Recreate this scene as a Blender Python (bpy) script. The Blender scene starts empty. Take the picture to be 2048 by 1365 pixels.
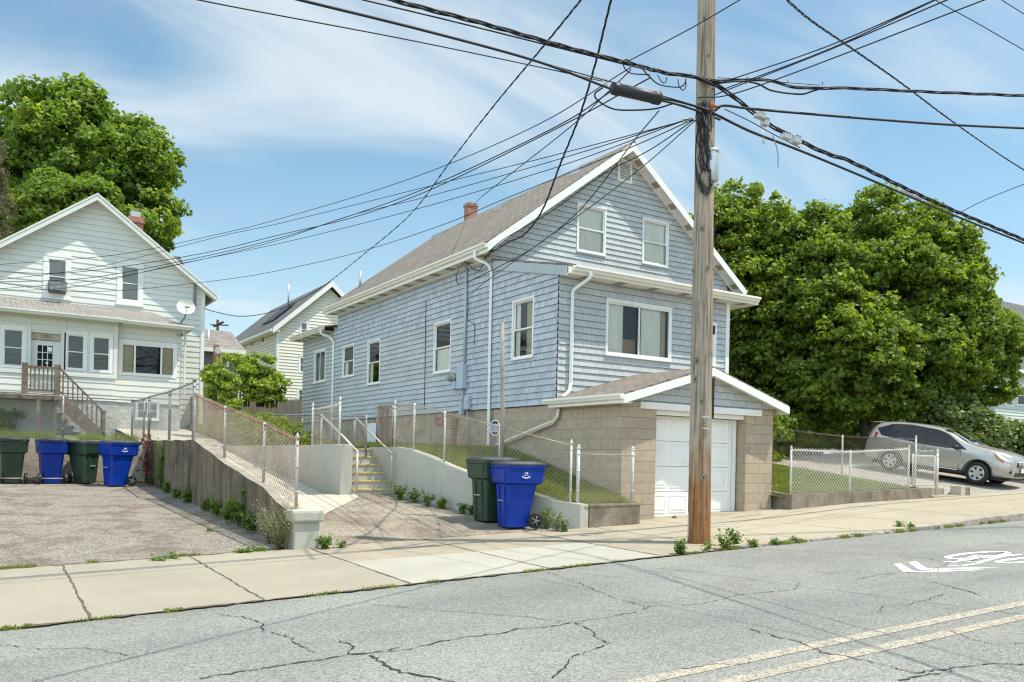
import bpy, bmesh, math, random
import numpy as np
from mathutils import Vector, Matrix
random.seed(7)
R=math.radians
scene=bpy.context.scene
col=scene.collection
# ---------------------------------------------------------------- camera (level, perspective-corrected photo)
F=1664.;PX,PY=1024.,918.;RHO=R(1.25);A=R(32.35);EYE=1.3
cd=bpy.data.cameras.new('camera');cam=bpy.data.objects.new('camera',cd);col.objects.link(cam);scene.camera=cam
cd.sensor_fit='HORIZONTAL';cd.sensor_width=36;cd.lens=F/2048*36;cd.shift_y=(PY-682.5)/2048;cd.clip_start=.1;cd.clip_end=3000
_f=Vector((math.sin(A),math.cos(A),0));_r=Vector((math.cos(A),-math.sin(A),0));_u=Vector((0,0,1))
_cx=_r*math.cos(RHO)+_u*math.sin(RHO);_cy=_u*math.cos(RHO)-_r*math.sin(RHO);_cz=-_f
M=Matrix((( _cx.x,_cy.x,_cz.x,0),(_cx.y,_cy.y,_cz.y,0),(_cx.z,_cy.z,_cz.z,EYE),(0,0,0,1)));cam.matrix_world=M
# ---------------------------------------------------------------- sun + sky
SUNDIR=Vector((.50,-.38,1.33)).normalized()   # towards the sun
sd=bpy.data.lights.new('sun','SUN');sun=bpy.data.objects.new('sun',sd);col.objects.link(sun)
sd.energy=4.2;sd.angle=R(.53);sd.color=(1,.94,.85)
sun.rotation_euler=SUNDIR.to_track_quat('Z','Y').to_euler();sun.location=(20,-20,40)
w=bpy.data.worlds.new('World');scene.world=w;w.use_nodes=True
nt=w.node_tree;N=nt.nodes;L=nt.links;N.clear()
def wn(t,**k):
    n=N.new(t)
    for a,b in k.items(): setattr(n,a,b)
    return n
sky=wn('ShaderNodeTexSky',sky_type='NISHITA',sun_disc=False,sun_elevation=math.asin(SUNDIR.z),sun_rotation=math.atan2(SUNDIR.x,SUNDIR.y),air_density=1.0,dust_density=.6,ozone_density=1.6)
tc=wn('ShaderNodeTexCoord')
sep=wn('ShaderNodeSeparateXYZ');L.new(tc.outputs['Generated'],sep.inputs[0])
def wm(op,a,b=None,clamp=False):
    n=wn('ShaderNodeMath',operation=op);n.use_clamp=clamp
    for i,v in enumerate((a,b)):
        if v is None: continue
        if isinstance(v,(int,float)): n.inputs[i].default_value=v
        else: L.new(v,n.inputs[i])
    return n.outputs[0]
# cirrus sheet: project the direction on a high flat layer
zz=wm('MAXIMUM',wm('ADD',sep.outputs[2],.12),.05)
cx=wm('DIVIDE',sep.outputs[0],zz);cy=wm('DIVIDE',sep.outputs[1],zz)
cmb=wn('ShaderNodeCombineXYZ');L.new(cx,cmb.inputs[0]);L.new(cy,cmb.inputs[1])
mp=wn('ShaderNodeMapping');L.new(cmb.outputs[0],mp.inputs[0]);mp.inputs['Rotation'].default_value=(0,0,R(150));mp.inputs['Scale'].default_value=(.42,1.15,1);mp.inputs['Location'].default_value=(-.8445,-11.7278,0)
n1=wn('ShaderNodeTexNoise');L.new(mp.outputs[0],n1.inputs['Vector']);n1.inputs['Scale'].default_value=1.25;n1.inputs['Detail'].default_value=9;n1.inputs['Roughness'].default_value=.56;n1.inputs['Distortion'].default_value=.9
n2=wn('ShaderNodeTexNoise');L.new(mp.outputs[0],n2.inputs['Vector']);n2.inputs['Scale'].default_value=.45;n2.inputs['Detail'].default_value=3
sm=wm('ADD',wm('MULTIPLY',n1.outputs[0],.6),wm('MULTIPLY',n2.outputs[0],.6))
mr=wn('ShaderNodeMapRange');L.new(sm,mr.inputs[0]);mr.inputs[1].default_value=.53;mr.inputs[2].default_value=.76;mr.inputs[3].default_value=.05;mr.inputs[4].default_value=.76;mr.interpolation_type='SMOOTHSTEP'
hor=wm('MULTIPLY',wm('POWER',wm('SUBTRACT',1.0,wm('ABSOLUTE',sep.outputs[2]),True),5.0),.95)
fac=wm('ADD',mr.outputs[0],hor,True)
mx=wn('ShaderNodeMix',data_type='RGBA');L.new(fac,mx.inputs[0]);mx.inputs[7].default_value=(4.2,4.65,4.85,1)
tint=wn('ShaderNodeMix',data_type='RGBA',blend_type='MULTIPLY');tint.inputs[0].default_value=1;L.new(sky.outputs[0],tint.inputs[6]);tint.inputs[7].default_value=(.57,.87,.86,1)
L.new(tint.outputs[2],mx.inputs[6])
# sky brightness added out of view, left and behind, to lift shaded walls
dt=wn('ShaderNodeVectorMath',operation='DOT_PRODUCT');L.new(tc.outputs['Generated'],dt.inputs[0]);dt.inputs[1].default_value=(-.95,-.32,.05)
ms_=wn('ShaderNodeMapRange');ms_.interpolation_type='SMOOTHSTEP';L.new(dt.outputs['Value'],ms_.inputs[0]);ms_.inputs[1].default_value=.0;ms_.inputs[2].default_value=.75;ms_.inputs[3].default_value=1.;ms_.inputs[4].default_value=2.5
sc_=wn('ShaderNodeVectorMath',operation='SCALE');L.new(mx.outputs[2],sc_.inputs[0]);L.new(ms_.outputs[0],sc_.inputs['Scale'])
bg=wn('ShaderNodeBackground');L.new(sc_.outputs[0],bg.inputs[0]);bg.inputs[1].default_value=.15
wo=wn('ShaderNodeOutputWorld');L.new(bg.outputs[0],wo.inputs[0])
vs=scene.view_settings;vs.view_transform='Standard';vs.look='None';vs.exposure=0.42;vs.gamma=1;vs.use_curve_mapping=False
scene.cycles.use_denoising=True;scene.cycles.pixel_filter_type='BLACKMAN_HARRIS';scene.cycles.filter_width=1.2;scene.cycles.max_bounces=6;scene.cycles.transparent_max_bounces=16
# ---------------------------------------------------------------- pixel -> world on a known real plane
def ray(x,y):
    dx=x-PX;dy=y-PY;c,s=math.cos(RHO),math.sin(RHO)
    u=c*dx+s*dy;v=-s*dx+c*dy
    return Vector((u*math.cos(A)+F*math.sin(A),-u*math.sin(A)+F*math.cos(A),-v))
CAM=Vector((0,0,EYE))
def onY(x,y,Y): d=ray(x,y);return CAM+d*(Y/d.y)
def onX(x,y,X): d=ray(x,y);return CAM+d*(X/d.x)
def onS(x,y,c=-.25,sx=.031,sy=0.,y0=12.):
    d=ray(x,y);return CAM+d*((c-sy*y0-EYE)/(d.z-sx*d.x-sy*d.y))
def at(x,y,D): d=ray(x,y);return CAM+d*(D/F)      # D metres along the view
def street(X): return -.25+.031*X
# ---------------------------------------------------------------- node materials
def mat(name,base,rough=.8,var=.0,vscale=3.,col2=None,c2scale=1.2,c2lo=.45,c2hi=.7,bump=0.,bscale=40.,spec=.3,metal=0.,stretch=(1,1,1),coord='Object',detail=6,extra=None,speck=None,sheen=0):
    m=bpy.data.materials.new(name);m.use_nodes=True;t=m.node_tree;n=t.nodes;l=t.links
    b=n['Principled BSDF'];b.inputs['Roughness'].default_value=rough;b.inputs['Specular IOR Level'].default_value=spec;b.inputs['Metallic'].default_value=metal
    tcn=n.new('ShaderNodeTexCoord');mpn=n.new('ShaderNodeMapping');mpn.inputs['Scale'].default_value=stretch
    l.new(tcn.outputs[coord],mpn.inputs[0]);vec=mpn.outputs[0]
    cur=None
    def rgb(c):
        r=n.new('ShaderNodeRGB');r.outputs[0].default_value=(*c,1);return r.outputs[0]
    cur=rgb(base)
    def mixc(f,a,bb,bt='MIX'):
        x=n.new('ShaderNodeMix');x.data_type='RGBA';x.blend_type=bt
        if isinstance(f,float): x.inputs[0].default_value=f
        else: l.new(f,x.inputs[0])
        l.new(a,x.inputs[6]);l.new(bb,x.inputs[7]);return x.outputs[2]
    def noise(s,d=5,r=.55,v=None,dist=0):
        x=n.new('ShaderNodeTexNoise');x.inputs['Scale'].default_value=s;x.inputs['Detail'].default_value=d;x.inputs['Roughness'].default_value=r;x.inputs['Distortion'].default_value=dist
        l.new(v or vec,x.inputs['Vector']);return x.outputs[0]
    def mrange(v,a,bb,c=0.,d=1.):
        x=n.new('ShaderNodeMapRange');l.new(v,x.inputs[0])
        for i,q in enumerate((a,bb,c,d)): x.inputs[i+1].default_value=q
        return x.outputs[0]
    if col2: cur=mixc(mrange(noise(c2scale,detail,.6,dist=.4),c2lo,c2hi),cur,rgb(col2))
    if speck:
        c3,s3,lo,hi=speck;cur=mixc(mrange(noise(s3,2,.5),lo,hi),cur,rgb(c3))
    H=dict(n=n,l=l,rgb=rgb,mixc=mixc,noise=noise,mrange=mrange,vec=vec,tc=tcn,b=b,m=m)
    hgt=None
    if extra:
        r=extra(H,cur)
        if isinstance(r,tuple): cur,hgt=r
        else: cur=r
    if var>0:
        v=mrange(noise(vscale,6,.6),.3,.7,1-var,1+var)
        x=n.new('ShaderNodeVectorMath');x.operation='SCALE';l.new(cur,x.inputs[0]);l.new(v,x.inputs['Scale']);cur=x.outputs[0]
    l.new(cur,b.inputs['Base Color'])
    if bump>0 or hgt is not None:
        bp=n.new('ShaderNodeBump');bp.inputs['Strength'].default_value=1.;bp.inputs['Distance'].default_value=max(bump,.004)
        if hgt is None: hgt=noise(bscale,5,.6)
        l.new(hgt,bp.inputs['Height']);l.new(bp.outputs[0],b.inputs['Normal'])
    return m
def brick(H,cur,bw,bh,mort,c_m,vary=.12,off=.5,msm=.1,hh=False,jitter=0.):
    n,l=H['n'],H['l'];x=n.new('ShaderNodeTexBrick');uv=H['tc'].outputs['UV']
    l.new(uv,x.inputs['Vector']);x.offset=off
    x.inputs['Scale'].default_value=1;x.inputs['Mortar Size'].default_value=mort;x.inputs['Mortar Smooth'].default_value=msm
    x.inputs['Brick Width'].default_value=bw;x.inputs['Row Height'].default_value=bh;x.inputs['Bias'].default_value=0
    x.inputs['Color1'].default_value=(1-vary,)*3+(1,);x.inputs['Color2'].default_value=(1+vary,)*3+(1,);x.inputs['Mortar'].default_value=(1,1,1,1)
    c=H['mixc'](1.,cur,x.outputs['Color'],'MULTIPLY')
    c=H['mixc'](x.outputs['Fac'],c,H['rgb'](c_m))
    if hh:
        iv=n.new('ShaderNodeMath');iv.operation='MULTIPLY_ADD';l.new(x.outputs['Fac'],iv.inputs[0]);iv.inputs[1].default_value=-1.;
        l.new(H['noise'](60,3),iv.inputs[2]);return c,iv.outputs[0]
    return c
def shingle_extra(bw,bh,mort,cm,vary,streak,streakcol):
    def e(H,cur):
        n,l=H['n'],H['l']
        if streak:
            mpx=n.new('ShaderNodeMapping');mpx.inputs['Scale'].default_value=(38,2.2,1);l.new(H['tc'].outputs['UV'],mpx.inputs[0])
            s=H['noise'](1.,4,.7,v=mpx.outputs[0]);big=H['noise'](.5,3)
            f=n.new('ShaderNodeMath');f.operation='MULTIPLY';l.new(H['mrange'](s,.50,.72),f.inputs[0]);l.new(H['mrange'](big,.35,.6,.25,1.),f.inputs[1])
            g=n.new('ShaderNodeMath');g.operation='MULTIPLY';l.new(f.outputs[0],g.inputs[0]);g.inputs[1].default_value=streak
            cur=H['mixc'](g.outputs[0],cur,H['rgb'](streakcol))
        return brick(H,cur,bw,bh,mort,cm,vary)
    return e
SH=.147
m_shingle=mat('painted_shingle_blue',(.475,.488,.475),.75,.09,1.1,extra=shingle_extra(.235,SH,.0036,(.17,.19,.19),.055,.0,None),bump=.002,bscale=60)
m_shingle_w=mat('weathered_shingle_blue',(.465,.49,.51),.8,.07,1.3,extra=shingle_extra(.13,SH,.0034,(.15,.17,.17),.12,.85,(.27,.315,.34)),bump=.002,bscale=60)
m_clap=mat('painted_clapboard_pale_green',(.68,.68,.61),.6,.04,.9,col2=(.60,.60,.55),c2scale=.7,c2lo=.55,c2hi=.8,extra=shingle_extra(1.9,.212,.002,(.45,.47,.45),.015,0,None))
m_lip=mat('painted_lap_shadow',(.19,.20,.195),.9)  # shadow line under each siding course, put into the underside colour
m_beige=mat('vinyl_siding_cream',(.76,.70,.58),.6,.04,.5)
m_greyclap=mat('grey_brown_siding',(.20,.185,.165),.7,.06,1.)
m_rightclap=mat('vinyl_siding_pale_grey_green',(.60,.64,.55),.6,.04,1.)
m_white=mat('white_trim_paint',(.80,.78,.73),.5,.05,2.,col2=(.62,.58,.50),c2scale=2.2,c2lo=.60,c2hi=.85)
m_cream=mat('cream_gutter_metal',(.80,.75,.65),.4,.04,2.,col2=(.66,.60,.50),c2scale=3,c2lo=.6,c2hi=.85)
m_vent=mat('brown_vented_soffit',(.36,.29,.22),.7,.05,3)
m_soff=mat('white_soffit_panel',(.78,.74,.67),.6,.05,3)
m_bluetrim=mat('grey_blue_trim',(.42,.45,.46),.6,.06,2)
m_conduit=mat('blue_grey_painted_metal',(.42,.48,.53),.5,.05,3)
m_dark=mat('dark_interior',(.02,.022,.022),.9)
m_grayscreen=mat('grey_insect_screen',(.19,.185,.165),.8,.06,5)
m_shade=mat('pale_grey_window_shade',(.42,.46,.47),.8,.08,4,stretch=(1,1,.15))
m_black=mat('black_rubber',(.02,.02,.02),.5,.1,8)
m_blackp=mat('black_plastic',(.025,.026,.027),.45,.1,6)
m_curt=mat('white_curtain_cloth',(.88,.87,.80),.9,.06,6,stretch=(1,1,.2))
m_curt2=mat('tan_drape_cloth',(.50,.42,.26),.9,.1,6)
m_box=mat('cardboard_brown',(.42,.24,.13),.9,.05,3)
def glass(name,tr=.75,tint=(.96,.95,.91)):
    m=bpy.data.materials.new(name);m.use_nodes=True;t=m.node_tree;n=t.nodes;l=t.links;n.clear()
    o=n.new('ShaderNodeOutputMaterial');mxs=n.new('ShaderNodeMixShader');a=n.new('ShaderNodeBsdfTransparent');a.inputs[0].default_value=(*tint,1)
    g=n.new('ShaderNodeBsdfGlossy');g.inputs['Roughness'].default_value=.02;g.inputs['Color'].default_value=(.9,.95,1,1)
    fr=n.new('ShaderNodeFresnel');fr.inputs[0].default_value=1.5
    ad=n.new('ShaderNodeMath');ad.operation='ADD';ad.use_clamp=True;l.new(fr.outputs[0],ad.inputs[0]);ad.inputs[1].default_value=1-tr-.1
    l.new(ad.outputs[0],mxs.inputs[0]);l.new(a.outputs[0],mxs.inputs[1]);l.new(g.outputs[0],mxs.inputs[2]);l.new(mxs.outputs[0],o.inputs[0]);return m
m_glass=glass('window_glass',.895)
m_glass2=glass('reflective_window_glass',.89)
m_carglass=glass('tinted_car_glass',.90,(.10,.12,.12))
m_wsglass=glass('windshield_glass',.50,(.35,.40,.38))
def roofx(c2,bw=.33,bh=.14):
    def e(H,cur):
        n,l=H['n'],H['l']
        mpx=n.new('ShaderNodeMapping');mpx.inputs['Scale'].default_value=(.35,9,1);l.new(H['tc'].outputs['UV'],mpx.inputs[0])
        s=H['noise'](1.,5,.65,v=mpx.outputs[0]);cur=H['mixc'](H['mrange'](s,.45,.7,0.,.75),cur,H['rgb'](c2))
        mpy=n.new('ShaderNodeMapping');mpy.inputs['Scale'].default_value=(3.5,.35,1);l.new(H['tc'].outputs['UV'],mpy.inputs[0])
        s2=H['noise'](1.,4,.6,v=mpy.outputs[0]);cur=H['mixc'](H['mrange'](s2,.48,.75,0.,.5),cur,H['rgb'](tuple(x*.55 for x in c2)))
        return brick(H,cur,bw,bh,.012,tuple(x*.5 for x in c2),.16)
    return e
m_roof=mat('brown_grey_asphalt_shingles',(.235,.20,.16),.95,.12,14,extra=roofx((.175,.145,.115)),bump=.004,bscale=80)
m_roof2=mat('grey_asphalt_shingles',(.30,.275,.24),.95,.12,14,extra=roofx((.20,.18,.155)),bump=.004,bscale=80)
m_roof3=mat('dark_asphalt_shingles',(.16,.155,.15),.95,.1,10,extra=roofx((.11,.105,.10)))
def vstain(c2,sx,lo,hi,am=1.):
    def e(H,cur):
        n,l=H['n'],H['l'];mpx=n.new('ShaderNodeMapping');mpx.inputs['Scale'].default_value=(sx,sx,.35);l.new(H['tc'].outputs['Object'],mpx.inputs[0])
        s=H['noise'](1.,6,.65,v=mpx.outputs[0]);return H['mixc'](H['mrange'](s,lo,hi,0.,am),cur,H['rgb'](c2))
    return e
m_conc_old=mat('weathered_concrete',(.155,.117,.072),.9,.18,5,col2=(.07,.053,.035),c2scale=1.1,c2lo=.50,c2hi=.68,extra=vstain((.030,.024,.017),4.5,.46,.68,.9),bump=.01,bscale=18)
m_conc_top=mat('weathered_concrete_cap',(.46,.40,.31),.9,.12,6,col2=(.30,.25,.19),c2scale=3,bump=.008,bscale=20)
m_conc_grey=mat('grey_painted_concrete',(.43,.41,.335),.75,.07,2.5,col2=(.42,.40,.32),c2scale=1.4,c2lo=.5,c2hi=.8,extra=vstain((.27,.25,.20),3.5,.56,.78,.7),bump=.006,bscale=25)
m_conc_low=mat('brown_concrete_curb_wall',(.27,.225,.165),.95,.2,7,col2=(.15,.115,.08),c2scale=2.2,extra=vstain((.13,.11,.07),3.,.5,.7,.6),bump=.012,bscale=30)
m_tanwall=mat('tan_parged_concrete',(.47,.40,.32),.9,.1,3,col2=(.38,.32,.26),c2scale=1.,bump=.005,bscale=20)
m_sidewalk=mat('sidewalk_concrete',(.34,.30,.225),.9,.07,1.1,col2=(.295,.26,.195),c2scale=.55,c2lo=.4,c2hi=.7,speck=((.38,.32,.26),55,.62,.72),bump=.002,bscale=120)
m_sidewalk_r=mat('far_sidewalk_concrete',(.40,.345,.25),.9,.07,1.1,col2=(.345,.295,.21),c2scale=.55,c2lo=.4,c2hi=.7,speck=((.30,.25,.19),55,.62,.72),bump=.002,bscale=120)
m_sidewalk_new=mat('newer_sidewalk_concrete',(.40,.375,.305),.9,.05,1.4,col2=(.36,.33,.26),c2scale=.8,bump=.002,bscale=120)
m_sidewalk_agg=mat('exposed_aggregate_sidewalk',(.36,.305,.22),.9,.10,2.5,col2=(.30,.25,.18),c2scale=1.1,speck=((.28,.23,.18),70,.54,.64),bump=.004,bscale=110)
m_ramp=mat('pale_ramp_concrete',(.48,.43,.33),.9,.08,2,col2=(.56,.49,.40),c2scale=.8,bump=.003,bscale=60)
def asphx(pc,ps,lo=.60,hi=1.42):
    def e(H,cur):
        n,l=H['n'],H['l']
        x=n.new('ShaderNodeTexVoronoi');x.inputs['Scale'].default_value=ps;l.new(H['tc'].outputs['Object'],x.inputs['Vector'])
        sc=n.new('ShaderNodeSeparateColor');l.new(x.outputs['Color'],sc.inputs[0])
        v=H['mrange'](sc.outputs[0],0,1,lo,hi)
        y=n.new('ShaderNodeVectorMath');y.operation='SCALE';l.new(cur,y.inputs[0]);l.new(v,y.inputs['Scale']);return y.outputs[0]
    return e
def roadx(H,cur):
    n,l=H['n'],H['l'];mpx=n.new('ShaderNodeMapping');mpx.inputs['Scale'].default_value=(.10,1.1,1);l.new(H['tc'].outputs['Object'],mpx.inputs[0])
    cur=H['mixc'](H['mrange'](H['noise'](1.,4,.55,v=mpx.outputs[0]),.45,.68,0,.55),cur,H['rgb']((.165,.17,.16)))
    cur=H['mixc'](H['mrange'](H['noise'](.9,5,.62,dist=1.),.60,.74,0,.6),cur,H['rgb']((.13,.135,.125)))
    return asphx(None,85)(H,cur)
m_road=mat('road_asphalt',(.250,.248,.215),.9,.10,.45,col2=(.205,.202,.175),c2scale=.32,c2lo=.45,c2hi=.65,extra=roadx,bump=.004,bscale=160,detail=8)
m_pad=mat('old_driveway_asphalt',(.255,.222,.178),.95,.16,1.1,col2=(.15,.12,.09),c2scale=1.1,c2lo=.45,c2hi=.60,extra=asphx(None,52,.45,1.55),bump=.004,bscale=90,detail=10)
m_pad2=mat('small_driveway_asphalt',(.285,.243,.185),.95,.14,1.1,col2=(.19,.15,.11),c2scale=1.0,c2lo=.48,c2hi=.63,extra=asphx(None,52,.55,1.45),bump=.004,bscale=90,detail=10)
m_drive3=mat('pale_driveway_asphalt',(.33,.295,.24),.95,.1,.8,col2=(.27,.235,.19),c2scale=.6,extra=asphx(None,40),bump=.004)
m_crack=mat('dark_crack_fill',(.045,.04,.035),.95,.2,20)
m_joint=mat('dirty_slab_joint',(.12,.095,.06),.95,.3,12)
m_granite=mat('granite_kerb',(.38,.33,.27),.9,.2,9,col2=(.22,.18,.14),c2scale=6,bump=.01,bscale=40)
m_yellow=mat('faded_yellow_road_paint',(.40,.335,.245),.85,.1,3,col2=(.27,.265,.235),c2scale=30,c2lo=.42,c2hi=.66,extra=asphx(None,62))
m_wpaint=mat('white_road_paint',(.84,.84,.82),.7,.05,3,col2=(.45,.45,.44),c2scale=18,c2lo=.66,c2hi=.8)
m_soil=mat('brown_soil',(.13,.095,.065),.95,.25,6,bump=.02,bscale=25)
m_grass=mat('lawn_turf',(.12,.13,.045),.95,.25,9,col2=(.17,.165,.06),c2scale=1.1,c2lo=.45,c2hi=.65,bump=.02,bscale=60)
m_galv=mat('galvanised_steel',(.45,.43,.39),.55,.1,9,metal=.15,col2=(.33,.30,.26),c2scale=4)
m_wire=mat('chain_link_wire',(.43,.36,.28),.55,.15,7,metal=.3,col2=(.30,.23,.17),c2scale=1.6)
m_wire_dk=mat('rusty_chain_link_wire',(.24,.18,.14),.7,.2,7,col2=(.14,.10,.08),c2scale=3)
m_wire_w=mat('white_chain_link_wire',(.60,.56,.49),.55,.1,7,metal=.2)
m_wpost=mat('white_painted_steel_post',(.56,.55,.50),.5,.1,6,col2=(.40,.36,.30),c2scale=7,c2lo=.6,c2hi=.75)
m_greyst=mat('grey_weathered_steel',(.27,.27,.26),.5,.15,8,metal=.3,col2=(.16,.15,.14),c2scale=5)
m_rust=mat('rusty_pipe',(.26,.12,.065),.85,.25,9,col2=(.38,.27,.20),c2scale=4,bump=.003,bscale=80)
m_wood_grey=mat('weathered_grey_wood',(.34,.28,.22),.9,.2,6,stretch=(1,1,.12),col2=(.22,.17,.13),c2scale=8,bump=.004,bscale=30)
m_deck=mat('weathered_brown_wood',(.15,.11,.08),.9,.25,10,col2=(.25,.20,.155),c2scale=4,bump=.004)
m_yelstep=mat('yellow_step_nosing_paint',(.62,.45,.16),.8,.12,7,col2=(.45,.36,.2),c2scale=6)
m_brick=mat('red_brick',(.33,.11,.06),.9,.1,6,extra=lambda H,c:brick(H,c,.21,.075,.009,(.40,.34,.28),.22))
m_stucco=mat('rough_grey_stucco',(.52,.52,.47),.95,.12,4,col2=(.38,.37,.33),c2scale=2.4,bump=.035,bscale=7)
m_stone=mat('rubble_stone_foundation',(.42,.335,.24),.95,.18,5,col2=(.28,.215,.16),c2scale=3.2,bump=.03,bscale=8)
m_block=mat('tan_concrete_block',(.44,.345,.245),.95,.09,16,col2=(.36,.28,.20),c2scale=3.5,c2lo=.5,c2hi=.8,extra=lambda H,c:brick(H,c,.405,.218,.005,(.31,.245,.18),.06,hh=True),speck=((.27,.21,.15),60,.58,.7),bump=.006)
m_garage=mat('white_garage_door_paint',(.84,.82,.77),.45,.03,2,col2=(.66,.61,.52),c2scale=1.7,c2lo=.58,c2hi=.9)
m_cable=mat('black_cable',(.022,.022,.024),.6)
m_alu=mat('grey_aluminium_box',(.50,.51,.50),.4,.06,5,metal=.5)
def leafmat(name,c1,c2,c3=None,tr=.35):
    m=bpy.data.materials.new(name);m.use_nodes=True;t=m.node_tree;n=t.nodes;l=t.links;n.clear()
    o=n.new('ShaderNodeOutputMaterial');g=n.new('ShaderNodeNewGeometry');cr=n.new('ShaderNodeValToRGB')
    cr.color_ramp.elements[0].color=(*c1,1);cr.color_ramp.elements[1].color=(*c2,1)
    if c3: e=cr.color_ramp.elements.new(.93);e.color=(*c2,1);cr.color_ramp.elements[-1].color=(*c3,1)
    tcn=n.new('ShaderNodeTexCoord');ns=n.new('ShaderNodeTexNoise');ns.inputs['Scale'].default_value=.55;ns.inputs['Detail'].default_value=3;l.new(tcn.outputs['Object'],ns.inputs['Vector'])
    mm=n.new('ShaderNodeMath');mm.operation='MULTIPLY_ADD';l.new(g.outputs['Random Per Island'],mm.inputs[0]);mm.inputs[1].default_value=.55
    m2=n.new('ShaderNodeMapRange');l.new(ns.outputs[0],m2.inputs[0]);m2.inputs[1].default_value=.3;m2.inputs[2].default_value=.7;m2.inputs[3].default_value=0;m2.inputs[4].default_value=.45
    l.new(m2.outputs[0],mm.inputs[2]);l.new(mm.outputs[0],cr.inputs[0])
    b=n.new('ShaderNodeBsdfPrincipled');b.inputs['Roughness'].default_value=.5;b.inputs['Specular IOR Level'].default_value=.28;l.new(cr.outputs[0],b.inputs['Base Color'])
    tl=n.new('ShaderNodeBsdfTranslucent');hs=n.new('ShaderNodeMix');hs.data_type='RGBA';hs.blend_type='MULTIPLY';hs.inputs[0].default_value=1;l.new(cr.outputs[0],hs.inputs[6]);hs.inputs[7].default_value=(1.9,2.0,.7,1)
    l.new(hs.outputs[2],tl.inputs[0]);ms=n.new('ShaderNodeMixShader');ms.inputs[0].default_value=tr
    l.new(b.outputs[0],ms.inputs[1]);l.new(tl.outputs[0],ms.inputs[2]);l.new(ms.outputs[0],o.inputs[0]);return m
m_leaf=leafmat('maple_leaves',(.042,.092,.018),(.245,.30,.038),(.46,.46,.09),.44)
m_leafL=leafmat('bright_maple_leaves',(.05,.11,.024),(.245,.315,.05),(.43,.46,.11),.45)
m_leafy=leafmat('yellow_green_leaves',(.12,.19,.03),(.36,.42,.07),(.50,.52,.12),.4)
m_hedge=leafmat('hedge_leaves',(.06,.10,.025),(.20,.24,.075),(.42,.42,.22),.25)
m_weed=leafmat('weed_leaves',(.06,.12,.02),(.17,.24,.05),(.27,.30,.09),.3)
m_weedp=leafmat('pale_weed_stems',(.15,.15,.07),(.30,.29,.15),(.38,.35,.2),.2)
m_blade=leafmat('grass_blades',(.09,.13,.025),(.26,.28,.06),(.45,.42,.17),.35)
m_dead=leafmat('brown_dry_foliage',(.12,.085,.06),(.26,.20,.15),(.35,.29,.22),.15)
m_bark=mat('dark_tree_bark',(.075,.055,.04),.95,.25,8,stretch=(1,1,.25),bump=.02,bscale=12)
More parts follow.
